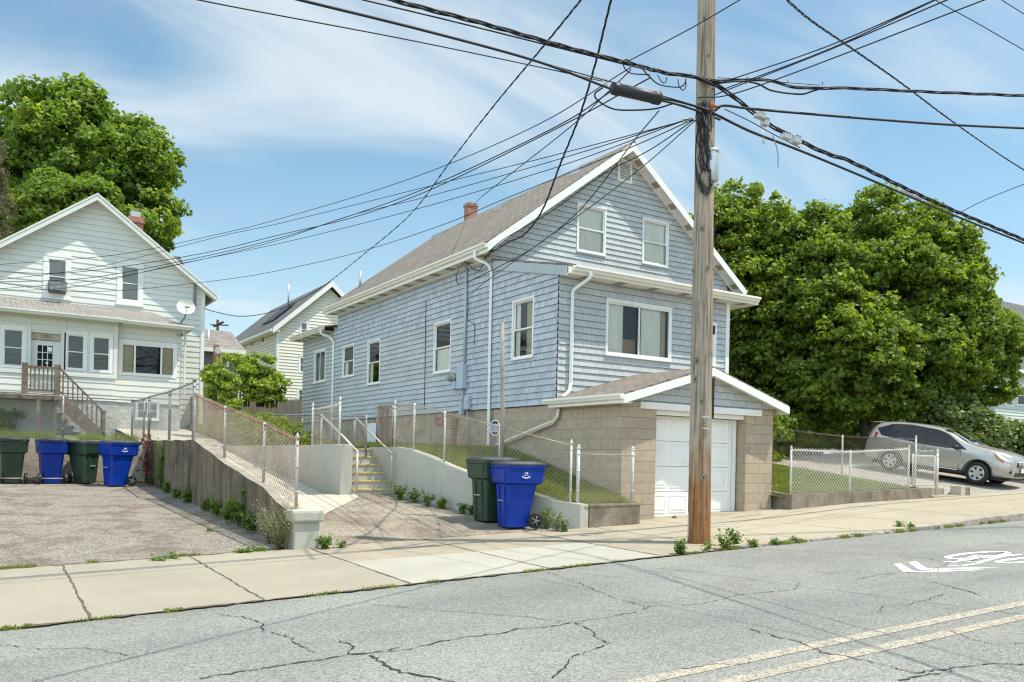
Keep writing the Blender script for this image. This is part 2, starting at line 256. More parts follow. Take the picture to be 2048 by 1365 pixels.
# ---------------------------------------------------------------- mesh builder
class Fr:      # local frame: u along, v up, n outwards
    def __init__(s,o,u,n,v=(0,0,1)): s.o=Vector(o);s.u=Vector(u).normalized();s.n=Vector(n).normalized();s.v=Vector(v).normalized()
    def p(s,u,v,n=0): return s.o+s.u*u+s.v*v+s.n*n
class MB:
    def __init__(s): s.v=[];s.f=[];s.uv=[];s.mi=[];s.sm=[]
    def face(s,pts,uv=None,mi=0,sm=False):
        i=len(s.v);s.v+= [tuple(p) for p in pts];s.f.append(tuple(range(i,i+len(pts))));s.uv.append(uv);s.mi.append(mi);s.sm.append(sm)
    def box(s,x0,x1,y0,y1,z0,z1,mi=0):
        s.hexa([(x0,y0,z0),(x1,y0,z0),(x1,y1,z0),(x0,y1,z0),(x0,y0,z1),(x1,y0,z1),(x1,y1,z1),(x0,y1,z1)],mi)
    def hexa(s,p,mi=0):
        for q in ((0,3,2,1),(4,5,6,7),(0,1,5,4),(1,2,6,5),(2,3,7,6),(3,0,4,7)): s.face([p[i] for i in q],mi=mi)
    def obox(s,fr,u0,u1,v0,v1,n0,n1,mi=0):
        p=fr.p;s.hexa([p(u0,v0,n1),p(u1,v0,n1),p(u1,v0,n0),p(u0,v0,n0),p(u0,v1,n1),p(u1,v1,n1),p(u1,v1,n0),p(u0,v1,n0)],mi)
    def prism(s,pts,d,mi=0,uvs=None):   # polygon pts extruded by vector d
        d=Vector(d);a=[Vector(p) for p in pts];b=[p+d for p in a];n=len(a)
        s.face(a[::-1],mi=mi);s.face(b,mi=mi)
        for i in range(n): j=(i+1)%n;s.face([a[i],a[j],b[j],b[i]],mi=mi)
    def tube(s,pts,r,k=6,mi=0,cap=True,sm=True):
        pts=[Vector(p) for p in pts];n=len(pts)
        rr=r if isinstance(r,(list,tuple)) else [r]*n
        base=len(s.v);prev=None
        for i,p in enumerate(pts):
            t=(pts[min(i+1,n-1)]-pts[max(i-1,0)])
            if t.length<1e-9: t=Vector((0,0,1))
            t.normalize()
            if prev is None:
                a=Vector((0,0,1)) if abs(t.z)<.9 else Vector((1,0,0));e=t.cross(a).normalized()
            else:
                e=prev-t*prev.dot(t)
                if e.length<1e-6: e=t.cross(Vector((0,0,1)) if abs(t.z)<.9 else Vector((1,0,0)))
                e.normalize()
            prev=e;g=t.cross(e)
            for j in range(k):
                an=2*math.pi*j/k;q=p+(e*math.cos(an)+g*math.sin(an))*rr[i];s.v.append(tuple(q))
        for i in range(n-1):
            for j in range(k):
                a=base+i*k+j;b=base+i*k+(j+1)%k;s.f.append((a,b,b+k,a+k));s.uv.append(None);s.mi.append(mi);s.sm.append(sm)
        if cap:
            s.f.append(tuple(base+j for j in range(k))[::-1]);s.uv.append(None);s.mi.append(mi);s.sm.append(False)
            s.f.append(tuple(base+(n-1)*k+j for j in range(k)));s.uv.append(None);s.mi.append(mi);s.sm.append(False)
    def ball(s,c,r,k=8,mi=0,sz=1.):
        c=Vector(c);base=len(s.v);m=k//2
        for i in range(m+1):
            th=math.pi*i/m
            for j in range(k):
                ph=2*math.pi*j/k;s.v.append((c.x+r*math.sin(th)*math.cos(ph),c.y+r*math.sin(th)*math.sin(ph),c.z+r*sz*math.cos(th)))
        for i in range(m):
            for j in range(k):
                a=base+i*k+j;b=base+i*k+(j+1)%k;s.f.append((a,a+k,b+k,b));s.uv.append(None);s.mi.append(mi);s.sm.append(True)
    def loft(s,loops,mi=0,cap0=True,cap1=True,sm=False,closed=True):
        base=len(s.v);k=len(loops[0])
        for lp in loops: s.v+=[tuple(p) for p in lp]
        for i in range(len(loops)-1):
            for j in range(k if closed else k-1):
                a=base+i*k+j;b=base+i*k+(j+1)%k;s.f.append((a,b,b+k,a+k));s.uv.append(None);s.mi.append(mi);s.sm.append(sm)
        if cap0: s.f.append(tuple(base+j for j in range(k))[::-1]);s.uv.append(None);s.mi.append(mi);s.sm.append(False)
        if cap1: e=base+(len(loops)-1)*k;s.f.append(tuple(e+j for j in range(k)));s.uv.append(None);s.mi.append(mi);s.sm.append(False)
    def build(s,name,mats,parent=None,label=None,kind=None,cat=None,group=None,uv=True,bevel=0,merge=False):
        me=bpy.data.meshes.new(name);
        pl=Vector((0,0,0))
        o=bpy.data.objects.new(name,me);col.objects.link(o)
        if parent is not None:
            q=parent
            while q is not None: pl=pl+Vector(q.location);q=q.parent
        elif s.v and kind is None:      # a thing of its own: origin at its base
            a=np.array(s.v);c=(a.min(0)+a.max(0))/2;pl=Vector((float(c[0]),float(c[1]),float(a[:,2].min())))
            o.location=pl
        vs_=[(x-pl.x,y-pl.y,z-pl.z) for x,y,z in s.v]
        me.from_pydata(vs_,[],s.f)
        ml=list(mats) if isinstance(mats,(list,tuple)) else [mats]
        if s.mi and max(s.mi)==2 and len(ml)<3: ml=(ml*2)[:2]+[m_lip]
        for m in ml: me.materials.append(m)
        if uv:
            ul=me.uv_layers.new(name='UVMap');data=np.zeros((len(me.loops),2),dtype=np.float32)
            Z=Vector((0,0,1))
            for pi,(p,cu) in enumerate(zip(me.polygons,s.uv)):
                ls=p.loop_start
                if cu is not None:
                    for i,(a,b) in enumerate(cu): data[ls+i]=(a,b)
                else:
                    n=p.normal
                    if abs(n.z)>.985: t=Vector((1,0,0));b=Vector((0,1,0))
                    else: t=Z.cross(n).normalized();b=n.cross(t)
                    for i,vi in enumerate(p.vertices): c=s.v[vi];data[ls+i]=(c[0]*t.x+c[1]*t.y+c[2]*t.z,c[0]*b.x+c[1]*b.y+c[2]*b.z)
            ul.data.foreach_set('uv',data.ravel())
        if any(s.mi): me.polygons.foreach_set('material_index',s.mi)
        me.polygons.foreach_set('use_smooth',s.sm)
        if merge or bevel:
            bm=bmesh.new();bm.from_mesh(me);bmesh.ops.remove_doubles(bm,verts=bm.verts,dist=.0004)
            if bevel:
                ed=[e for e in bm.edges if len(e.link_faces)==2 and e.calc_face_angle(0)>.5]
                bmesh.ops.bevel(bm,geom=ed,offset=bevel,segments=2,affect='EDGES',profile=.6)
            bm.to_mesh(me);bm.free()
        me.update()
        if parent is not None: o.parent=parent
        tag(o,label,cat,group,kind);return o
def tag(o,label=None,cat=None,group=None,kind=None):
    if label: o['label']=label
    if cat: o['category']=cat
    if group: o['group']=group
    if kind: o['kind']=kind
    return o
def thing(name,label,cat,loc=(0,0,0),rz=0,group=None):
    o=bpy.data.objects.new(name,None);col.objects.link(o);o.location=loc;o.rotation_euler=(0,0,rz);o.empty_display_size=.3
    return tag(o,label,cat,group)
def copy_tree(o,parent=None):
    c=o.copy();col.objects.link(c)
    if parent is not None: c.parent=parent
    for ch in list(o.children): copy_tree(ch,c)
    return c
# ---------------------------------------------------------------- siding: real lapped courses with holes
def clip(poly,ax,val,keep_less):
    out=[];n=len(poly)
    for i in range(n):
        a,b=poly[i],poly[(i+1)%n];da=(a[ax]-val)*(1 if keep_less else -1);db=(b[ax]-val)*(1 if keep_less else -1)
        if da<=1e-9: out.append(a)
        if (da<-1e-9 and db>1e-9) or (da>1e-9 and db<-1e-9):
            t=da/(da-db);out.append((a[0]+t*(b[0]-a[0]),a[1]+t*(b[1]-a[1])))
    return out if len(out)>=3 else []
def minus(poly,h):
    u0,u1,v0,v1=h;res=[]
    a=clip(poly,0,u0,True)
    if a: res.append(a)
    a=clip(poly,0,u1,False)
    if a: res.append(a)
    m=clip(clip(poly,0,u0,False) or [],0,u1,True) if clip(poly,0,u0,False) else []
    if m:
        b=clip(m,1,v0,True)
        if b: res.append(b)
        b=clip(m,1,v1,False)
        if b: res.append(b)
    return res
def siding(mb,fr,poly,h,d,holes=(),z0=0.,mi=0):
    vmin=min(p[1] for p in poly);vmax=max(p[1] for p in poly);k=math.floor((vmin-z0)/h)
    while z0+k*h<vmax-1e-6:
        b0=z0+k*h;b1=b0+h;ps=clip(poly,1,b0,False);ps=clip(ps,1,b1,True) if ps else []
        ps=[ps] if ps else []
        for ho in holes:
            nx=[]
            for q in ps:
                if max(p[1] for p in q)<=ho[2]+1e-9 or min(p[1] for p in q)>=ho[3]-1e-9: nx.append(q)
                else: nx+=minus(q,ho)
            ps=nx
        for q in ps:
            off=[d*(1-(p[1]-b0)/h)+.001 for p in q]
            mb.face([fr.p(p[0],p[1],o) for p,o in zip(q,off)],uv=[(p[0],p[1]-z0) for p in q],mi=mi)
            for i in range(len(q)):
                a,c=q[i],q[(i+1)%len(q)]
                if abs(a[1]-b0)<1e-6 and abs(c[1]-b0)<1e-6 and abs(a[0]-c[0])>1e-4:
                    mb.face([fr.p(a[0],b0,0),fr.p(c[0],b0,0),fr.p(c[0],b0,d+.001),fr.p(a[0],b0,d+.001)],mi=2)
        k+=1
def reveal(mb,fr,ho,dep=.12,mi=0):
    u0,u1,v0,v1=ho;p=fr.p
    mb.face([p(u0,v0,.01),p(u0,v1,.01),p(u0,v1,-dep),p(u0,v0,-dep)],mi=mi);mb.face([p(u1,v0,.01),p(u1,v0,-dep),p(u1,v1,-dep),p(u1,v1,.01)],mi=mi)
    mb.face([p(u0,v1,.01),p(u1,v1,.01),p(u1,v1,-dep),p(u0,v1,-dep)],mi=mi);mb.face([p(u0,v0,.01),p(u0,v0,-dep),p(u1,v0,-dep),p(u1,v0,.01)],mi=mi)
def cloth(mb,fr,u0,u1,v0,v1,n,amp=.015,waves=6,mi=0,bow=0):
    k=waves*6;pp=[]
    for i in range(k+1):
        t=i/k;u=u0+(u1-u0)*t;pp.append((u,n+amp*math.sin(t*waves*2*math.pi)+amp*.5*math.sin(t*waves*4.3+1)))
    for i in range(k):
        (a,na),(b,nb)=pp[i],pp[i+1];mb.face([fr.p(a,v0,na),fr.p(b,v0,nb),fr.p(b,v1,nb*.7+n*.3),fr.p(a,v1,na*.7+n*.3)],sm=False,mi=mi)
def window(parent,fr,ho,frame_mat=None,style='double',trim=.06,proud=.03,sill=True,curtain=None,pane=None,back=None,label=None,cols=1,screen=False):
    u0,u1,v0,v1=ho;m=MB();fm=frame_mat or m_white
    # outer casing
    m.obox(fr,u0-trim*.3,u0+trim,v0,v1,-.05,proud);m.obox(fr,u1-trim,u1+trim*.3,v0,v1,-.05,proud)
    m.obox(fr,u0-trim*.3,u1+trim*.3,v1-.002,v1+trim*.9,-.05,proud+.012);m.obox(fr,u0+trim,u1-trim,v1-trim*.8,v1-.002,-.05,proud)
    if sill: m.obox(fr,u0-trim*.5,u1+trim*.5,v0-trim*.6,v0+.01,-.05,proud+.03)
    m.obox(fr,u0+trim,u1-trim,v0+.01,v0+trim,-.05,proud)
    wo=m.build('window',fm,parent,label=label)
    a,b,c,d=u0+trim,u1-trim,v0+trim,v1-trim*.8;s=MB();mid=(c+d)/2;t=.032
    def sash(x0,x1,y0,y1,n0,n1):
        s.obox(fr,x0,x0+t,y0,y1,n0,n1);s.obox(fr,x1-t,x1,y0,y1,n0,n1);s.obox(fr,x0+t,x1-t,y1-t,y1,n0,n1);s.obox(fr,x0+t,x1-t,y0,y0+t,n0,n1)
    g=MB()
    def pn(x0,x1,y0,y1,n): g.face([fr.p(x0,y0,n),fr.p(x1,y0,n),fr.p(x1,y1,n),fr.p(x0,y1,n)])
    if style=='double':
        sash(a,b,mid-.02,d,-.045,-.015);sash(a,b,c,mid+.02,-.018,.012);pn(a+t,b-t,mid,d-t,-.032);pn(a+t,b-t,c+t,mid,-.004)
    elif style=='slider':
        sash(a,(a+b)/2+.02,c,d,-.04,-.01);sash((a+b)/2-.02,b,c,d,-.012,.015);pn(a+t,(a+b)/2,c+t,d-t,-.03);pn((a+b)/2,b-t,c+t,d-t,0)
    elif style=='triple':
        q=(b-a);x1=a+q*.245;x2=a+q*.755
        for x,y in ((a,x1),(x1,x2),(x2,b)): sash(x,y,c,d,-.03,.015);pn(x+t,y-t,c+t,d-t,-.01)
    elif style=='grid':
        sash(a,b,c,d,-.03,.0);pn(a+t,b-t,c+t,d-t,-.015)
        s.obox(fr,(a+b)/2-.012,(a+b)/2+.012,c+t,d-t,-.012,.004);s.obox(fr,a+t,b-t,mid-.012,mid+.012,-.011,.005)
    elif style=='single': sash(a,b,c,d,-.03,.0);pn(a+t,b-t,c+t,d-t,-.015)
    s.build('window_sash',fm,wo);g.build('pane',pane or m_glass,wo)
    bk=MB();e=-.55 if back is None else -.09
    if back is None:
        x=.15;q=[(u0-x,v0-x),(u1+x,v0-x),(u1+x,v1+x),(u0-x,v1+x)];bk.face([fr.p(i,j,e) for i,j in q])
        for i in range(4):
            (i0,j0),(i1,j1)=q[i],q[(i+1)%4];bk.face([fr.p(i0,j0,e),fr.p(i1,j1,e),fr.p(i1,j1,-.06),fr.p(i0,j0,-.06)])
        bk.build('dark_room',m_dark,wo)
    else:
        bk.face([fr.p(a,c,e),fr.p(b,c,e),fr.p(b,d,e),fr.p(a,d,e)]);bk.build('window_blind',back,wo)
    if curtain:
        cu=MB()
        for (f0,f1,g0,g1,mi) in curtain: cloth(cu,fr,a+(b-a)*f0,a+(b-a)*f1,c+(d-c)*g0,c+(d-c)*g1,-.075-.03*mi,.010,max(2,int(7*(f1-f0))+1),mi=mi)
        cu.build('curtain',[m_curt,m_curt2],wo)
    return wo
def rectY(x0,y0,x1,y1,Y):
    a=onY(x0,y0,Y);b=onY(x1,y1,Y);return (a.x,b.x,b.z,a.z)
def hX(x0,y0,x1,y1,X):     # on a wall facing -X: u runs along -Y  (u = -Y)
    a=onX(x0,y0,X);b=onX(x1,y1,X);return (-a.y,-b.y,b.z,a.z)
def FY(Y): return Fr((0,Y,0),(1,0,0),(0,-1,0))
def FX(X): return Fr((X,0,0),(0,-1,0),(-1,0,0))
# ---------------------------------------------------------------- text as thin solid lettering
def lettering(txt,size,fr,u,v,n,mtl,parent,name='lettering',th=.004,sx=1.):
    c=bpy.data.curves.new(name,'FONT');c.body=txt;c.size=size;c.extrude=th;c.align_x='CENTER';c.align_y='CENTER'
    o=bpy.data.objects.new('tmp',c);col.objects.link(o);bpy.context.view_layer.update()
    me=bpy.data.meshes.new_from_object(o.evaluated_get(bpy.context.evaluated_depsgraph_get()));bpy.data.objects.remove(o)
    pl=Vector((0,0,0));q=parent
    while q is not None: pl=pl+Vector(q.location);q=q.parent
    for vv in me.vertices: p=fr.p(u+vv.co.x*sx,v+vv.co.y,n+vv.co.z);vv.co=p-pl
    me.materials.clear();me.materials.append(mtl)
    ob=bpy.data.objects.new(name,me);col.objects.link(ob);ob.parent=parent;return ob
# ---------------------------------------------------------------- chain link
def chain(mb,P0,P1,H0,H1=None,p=.085,r=.0034,barbs=True,jit=0):
    P0=Vector(P0);P1=Vector(P1);H1=H0 if H1 is None else H1
    Lh=math.hypot(P1.x-P0.x,P1.y-P0.y);H=max(H0,H1)
    def W(s,t):
        f=s/Lh;return P0.lerp(P1,f)+Vector((0,0,t/H*(H0+(H1-H0)*f)))
    top=H
    k=0
    while k*p<Lh+H:
        for sg in (1,-1):
            if sg==1:   # s = k*p - H + t
                s0=k*p-H;a=max(0,-s0);b=min(H,Lh-s0)
                if b-a<.01: continue
                p0=(s0+a,a);p1=(s0+b,b)
            else:
                s0=k*p;a=max(0,s0-Lh);b=min(H,s0)
                if b-a<.01: continue
                p0=(s0-a,a);p1=(s0-b,b)
            A_=W(*p0);B_=W(*p1)
            if barbs and p1[1]>=H-1e-6: B_=W(p1[0]+ (.018 if sg==1 else -.018),H+.035)
            mb.tube([A_,B_],r,3,cap=False,sm=False)
        k+=1
def post(parent,p,h,r=.03,m=None,cap='ball',name='post'):
    b=MB();p=Vector(p);b.tube([p,p+Vector((0,0,h))],r,10)
    if cap=='ball': b.tube([p+Vector((0,0,h-.02)),p+Vector((0,0,h+.015))],r*1.25,10);b.ball(p+Vector((0,0,h+.035)),r*1.05,8)
    elif cap=='acorn': b.tube([p+Vector((0,0,h-.02)),p+Vector((0,0,h+.02)),p+Vector((0,0,h+.05)),p+Vector((0,0,h+.085))],[r*1.35,r*1.35,r*.8,r*.15],10)
    for q in (.25,.6,.9): b.tube([p+Vector((0,0,h*q-.012)),p+Vector((0,0,h*q+.012))],r*1.18,10)
    return b.build(name,m or m_galv,parent,uv=False)
def tubeobj(name,pts,r,m,parent=None,k=6,**kw):
    b=MB();b.tube(pts,r,k);return b.build(name,m,parent,uv=False,**kw)
def crv(pts,n=8):    # Catmull-Rom through points
    P=[Vector(p) for p in pts];P=[P[0]*2-P[1]]+P+[P[-1]*2-P[-2]];o=[]
    for i in range(1,len(P)-2):
        for k in range(n):
            t=k/n;a,b,c,d=P[i-1],P[i],P[i+1],P[i+2]
            o.append(.5*((2*b)+(c-a)*t+(2*a-5*b+4*c-d)*t*t+(3*b-a-3*c+d)*t*t*t))
    o.append(P[-2]);return o
# ================================================================= GROUND
def sheet(name,quads,m,kind='structure',lab=None):
    b=MB()
    for q in quads: b.face(q)
    return b.build(name,m,kind=kind)
def gridsheet(name,xs,ys,fn,m,th=None):
    b=MB()
    for i in range(len(xs)-1):
        for j in range(len(ys)-1):
            x0,x1,y0,y1=xs[i],xs[i+1],ys[j],ys[j+1]
            b.face([(x0,y0,fn(x0,y0)),(x1,y0,fn(x1,y0)),(x1,y1,fn(x1,y1)),(x0,y1,fn(x0,y1))])
    return b.build(name,m,kind='structure')
def fr_(a,b,n): return [a+(b-a)*i/n for i in range(n+1)]
def swz(X,Y=8.6):    # sidewalk height above the road: flush driveway apron, then a kerb rises
    r=min(1,max(0,(X-12.5)/5.));r=r*r*(3-2*r)
    return street(X)+.012+.115*r+.006*(Y-8.5)
gridsheet('ground',[-600,-90,-8,4,40,140,900],[-500,-14.5,12,60,150,900],lambda x,y:-3.2,m_grass)
def edgeY(x): return 8.22+.037*max(-8,min(x,9.0)) if x<9.0 else 8.553
gridsheet('road',fr_(-70,130,20),[-14,-2,3.8,8.56],lambda x,y:street(x),m_road)
# sidewalk in slabs of slightly different concrete
C=[-30,-13,-9,-5,-1.3,.84,2.42,4.03]
def slab(name,xs,ys,m):
    b=MB()
    for i in range(len(xs)-1):
        for j in range(len(ys)-1):
            x0,x1=xs[i],xs[i+1];q=[(x0,ys[j]),(x1,ys[j]),(x1,ys[j+1]),(x0,ys[j+1])]
            q=[(x,edgeY(x) if y==8.55 else y) for x,y in q];b.face([(x,y,swz(x,y)) for x,y in q])
    return b.build(name,m,kind='structure')
slab('sidewalk',fr_(-60,4.03,24),[8.55,10.9,12.1],m_sidewalk)
slab('sidewalk',fr_(4.03,7.9,4),[8.55,10.35],m_sidewalk_new)
slab('sidewalk',fr_(4.03,9.35,4),[10.35,12.1],m_sidewalk_agg)
slab('sidewalk',fr_(7.9,9.35,2),[8.55,10.35],m_sidewalk_agg)
slab('sidewalk',fr_(9.35,60,40),[8.74,10.6,12.45],m_sidewalk_r)
slab('sidewalk',fr_(9.35,15.1,5),[12.45,13.1],m_sidewalk_agg)
def ribbon(b,pts,wd,z=.005,fz=None,jit=0.,rnd=random.Random(3),vary=.5):
    L_=[];n=len(pts)
    for i,(x,y) in enumerate(pts):
        a=pts[max(0,i-1)];c=pts[min(n-1,i+1)];dx,dy=c[0]-a[0],c[1]-a[1];l=math.hypot(dx,dy) or 1
        w_=wd*(1+vary*(rnd.random()*2-1))/2;L_.append(((x-dy/l*w_,y+dx/l*w_),(x+dy/l*w_,y-dx/l*w_)))
    for i in range(n-1):
        q=[L_[i][1],L_[i+1][1],L_[i+1][0],L_[i][0]];b.face([(p[0],p[1],fz(p[0],p[1])+z) for p in q])
def rough(pts,step=.09,amp=.035,rnd=random.Random(5)):
    o=[]
    for (x0,y0),(x1,y1) in zip(pts[:-1],pts[1:]):
        l=math.hypot(x1-x0,y1-y0);k=max(1,int(l/step))
        for i in range(k):
            t=i/k;j=amp if i else amp*.3;o.append((x0+(x1-x0)*t+rnd.uniform(-j,j),y0+(y1-y0)*t+rnd.uniform(-j,j)))
    o.append(pts[-1]);return o
jb=MB();rj=random.Random(4)
for x in (-9,-5,-1.3,.83,2.38): ribbon(jb,rough([(x,edgeY(x)),(x+.03,12.08)],.12,.012),.022,.004,swz)
for x,y0,y1,wd in ((4.03,8.4,12.08,.024),(5.95,8.45,12.1,.018),(7.9,8.6,12.1,.026),(9.4,8.75,12.4,.022),(11.2,8.75,12.45,.012),(13.0,8.75,12.45,.012),(14.8,8.75,12.3,.01),(16.6,8.75,12.3,.012),(18.4,8.75,12.4,.012),(20.2,8.75,12.4,.012),(22.2,8.75,12.4,.012),(24.2,8.75,12.4,.012)):
    ribbon(jb,rough([(x,y0),(x+.05,y1)],.15,.01),wd,.004,swz)
ribbon(jb,rough([(-20,10.9),(-9,10.9),(4.03,10.9)],.3,.008),.010,.004,swz)
ribbon(jb,rough([(9.4,10.6),(30,10.6)],.3,.008),.008,.004,swz)
ribbon(jb,rough([(-30,edgeY(-30)),(-8,edgeY(-8)),(0,edgeY(0)),(4,edgeY(4)),(9.0,8.57),(13.4,8.68)],.1,.022),.05,.006,swz,vary=.9)
ribbon(jb,rough([(-30,12.1),(3.8,12.1)],.1,.03),.05,.006,swz,vary=.9)
ribbon(jb,rough([(4.2,12.1),(9.2,12.12)],.1,.03),.03,.006,swz,vary=.9)
jb.build('sidewalk_joints',m_joint,kind='structure')
# road cracks traced on the road plane
def rp(x,y): p=onS(x,y);return (p.x,p.y)
CR=[([(430,1228),(500,1238),(523,1248),(524,1263),(580,1275),(596,1290),(614,1297),(628,1308)],.018),
 ([(400,1358),(450,1350),(520,1340),(610,1325),(650,1320),(700,1310),(760,1305),(820,1300),(870,1287),(930,1275),(1000,1268),(1040,1258),(1100,1255),(1140,1247)],.022),
 ([(680,1283),(705,1293),(700,1310),(735,1308),(800,1296)],.018),([(740,1312),(775,1333),(800,1346),(860,1355),(910,1365)],.028),
 ([(745,1210),(850,1220),(960,1228),(1060,1236),(1140,1247),(1170,1249)],.014),
 ([(1150,1247),(1180,1260),(1190,1275),(1220,1288),(1180,1303),(1145,1315),(1130,1335),(1105,1357)],.020),
 ([(1150,1246),(1200,1238),(1260,1228),(1300,1213),(1400,1210)],.016),([(1095,1145),(1150,1165),(1225,1195),(1290,1215)],.012),
 ([(1500,1050+50),(1610,1103),(1700,1108),(1790,1114),(1850,1117),(1890,1126),(1930,1126)],.016),
 ([(1400,1210),(1480,1190),(1590,1180),(1600,1165)],.014),([(1850,1162),(1890,1172),(1960,1190)],.022),
 ([(1709,1160),(1760,1150),(1800,1148),(1850,1142),(1880,1135),(1905,1124),(1980,1108)],.015),
 ([(1755,1225),(1770,1212),(1820,1210),(1860,1198),(1890,1188)],.014),([(1500,1260),(1560,1277),(1600,1285),(1640,1305),(1690,1313),(1740,1325),(1830,1347),(1900,1338),(1965,1332),(1990,1328),(2048,1330)],.022),
 ([(1795,1362),(1850,1352),(1910,1342)],.018),([(1900,1262),(1940,1280),(1990,1290),(2048,1288)],.012),([(1360,1340),(1420,1330),(1480,1330)],.010),
 ([(2010,1105),(1960,1118),(1940,1124)],.02),([(1500,1100),(1760,1097),(2048,1091)],.007),([(0,1290),(80,1300),(170,1297),(260,1312)],.012)]
cb=MB();rr=random.Random(11)
for pts,wd in CR: ribbon(cb,rough([rp(*p) for p in pts],.04,.020,rr),wd*.55,.006,lambda x,y:street(x),rnd=rr,vary=.85)
tag(cb.build('road_cracks',m_crack,kind='structure'))
# long sealed shadow-like seam
# double yellow line
yb=MB()
for y0,y1 in ((4.06,4.19),(3.74,3.87)):
    xs=fr_(-40,60,50)
    for a,b_ in zip(xs[:-1],xs[1:]): yb.face([(a,y0,street(a)+.004),(b_,y0,street(b_)+.004),(b_,y1,street(b_)+.004),(a,y1,street(a)+.004)])
yb.build('yellow_centre_line',m_yellow,kind='structure')
# sharrow: two chevron strokes and a bicycle
sb=MB()
def rpoly(pts):
    q=[rp(1760+x*288/2048,1080+y*80/569) for x,y in pts]
    ar=sum(q[i][0]*q[(i+1)%len(q)][1]-q[(i+1)%len(q)][0]*q[i][1] for i in range(len(q)))
    if ar<0: q=q[::-1]
    sb.face([(x,y,street(x)+.004) for x,y in q])
rpoly([(195,350),(290,335),(460,440),(460,462),(340,462)]);rpoly([(400,325),(515,312),(670,410),(545,422)])
rpoly([(560,418),(670,408),(820,412),(820,430),(560,432)]);rpoly([(840,412),(1200,402),(1710,400),(1200,420),(845,430)])
rpoly([(345,462),(460,448),(810,443),(810,458)]);rpoly([(830,442),(1200,432),(1510,430),(1200,448),(830,458)])
rpoly([(880,318),(1080,308),(1180,290),(1200,300),(1060,330)]);rpoly([(980,368),(1130,368),(1110,378),(1000,378)])
def stroke(pts,wd):
    q=[rp(1760+x*288/2048,1080+y*80/569) for x,y in pts];ribbon(sb,q,wd,.004,lambda x,y:street(x),vary=0)
def ell(cx,cy,a,b,sk=0): return [(cx+a*math.cos(t)+sk*math.sin(t)*0,cy+b*math.sin(t)-.075*a*math.cos(t)) for t in [2*math.pi*i/28 for i in range(29)]]
stroke(ell(1390,222,430,38),.085);stroke(ell(2140,285,460,30),.085)
stroke([(1130,300),(1400,225),(1560,225),(1750,240)],.07);stroke([(1160,300),(1400,325),(1750,235),(2000,210)],.07);stroke([(1200,290),(1450,262),(1760,240)],.05)
stroke([(1170,372),(1330,348),(1450,325)],.05)
sb.build('bicycle_lane_marking',m_wpaint,kind='structure')
# granite kerb (only where the sidewalk stands proud)
kb=MB();xs=fr_(13.4,60,30)
for a,b_ in zip(xs[:-1],xs[1:]):
    g=.006;a2=a+g
    def kz(x): return swz(x)+.006
    kb.hexa([(a2,8.57,street(a2)-.1),(b_,8.57,street(b_)-.1),(b_,8.735,street(b_)-.1),(a2,8.735,street(a2)-.1),(a2,8.585,kz(a2)),(b_,8.585,kz(b_)),(b_,8.735,kz(b_)),(a2,8.735,kz(a2))])
tag(kb.build('granite_kerb',m_granite,kind='structure'))
# old broken kerb stones near the pole
kb=MB();xs=fr_(9.35,13.4,7);rk=random.Random(2)
for a,b_ in zip(xs[:-1],xs[1:]):
    h=rk.uniform(.01,.045);kb.hexa([(a+.01,8.56+rk.uniform(0,.02),street(a)-.1),(b_,8.56,street(b_)-.1),(b_,8.735,street(b_)-.1),(a+.01,8.735,street(a)-.1),(a+.01,8.58,street(a)+h),(b_,8.58+rk.uniform(0,.03),street(b_)+h),(b_,8.735,street(b_)+h),(a+.01,8.735,street(a)+h)])
kb.build('old_kerb_stones',m_granite,kind='structure')
def backz(y): return 1.5+.085*max(0,min(y,37)-26)+.012*max(0,y-37)
# left parking pad: rises towards the bins
def padz(x,y): t=(y-12.1)/13.4;return street(x)*(1-t)+.42*t+.008
gridsheet('parking_pad',[-30,-8,-3,0,2,3.87],fr_(12.1,25.6,8),padz,m_pad)
def drvz(x,y): return street(x)+.1*(y-12.1)+.008
gridsheet('driveway',fr_(4.2,9.05,5),fr_(12.1,17.1,6),drvz,m_pad2)
def rampz(x,y): return .012+.37+(y-17.5)*.107+.028*(x-6.4)*0
gridsheet('ramp',[4.05,5.2,6.5],[14.2,17.5,20,24,27.5],lambda x,y:rampz(x,y) if y>=17 else .012+.31-(17-y)*.112,m_ramp)
gridsheet('ramp',[4.0,5.6,6.64],[27.5,31,35,37],lambda x,y:backz(y)-.09+.05*min(1,(y-27.5)),m_ramp)
ab=MB();ab.face([(x,y,drvz(x,y)+.006) for x,y in ((4.6,13.9),(5.6,15.2),(6.55,16.4),(6.75,16.75),(6.75,17.1),(4.1,17.1),(4.1,13.6))]);ab.build('ramp_apron',m_ramp,kind='structure')
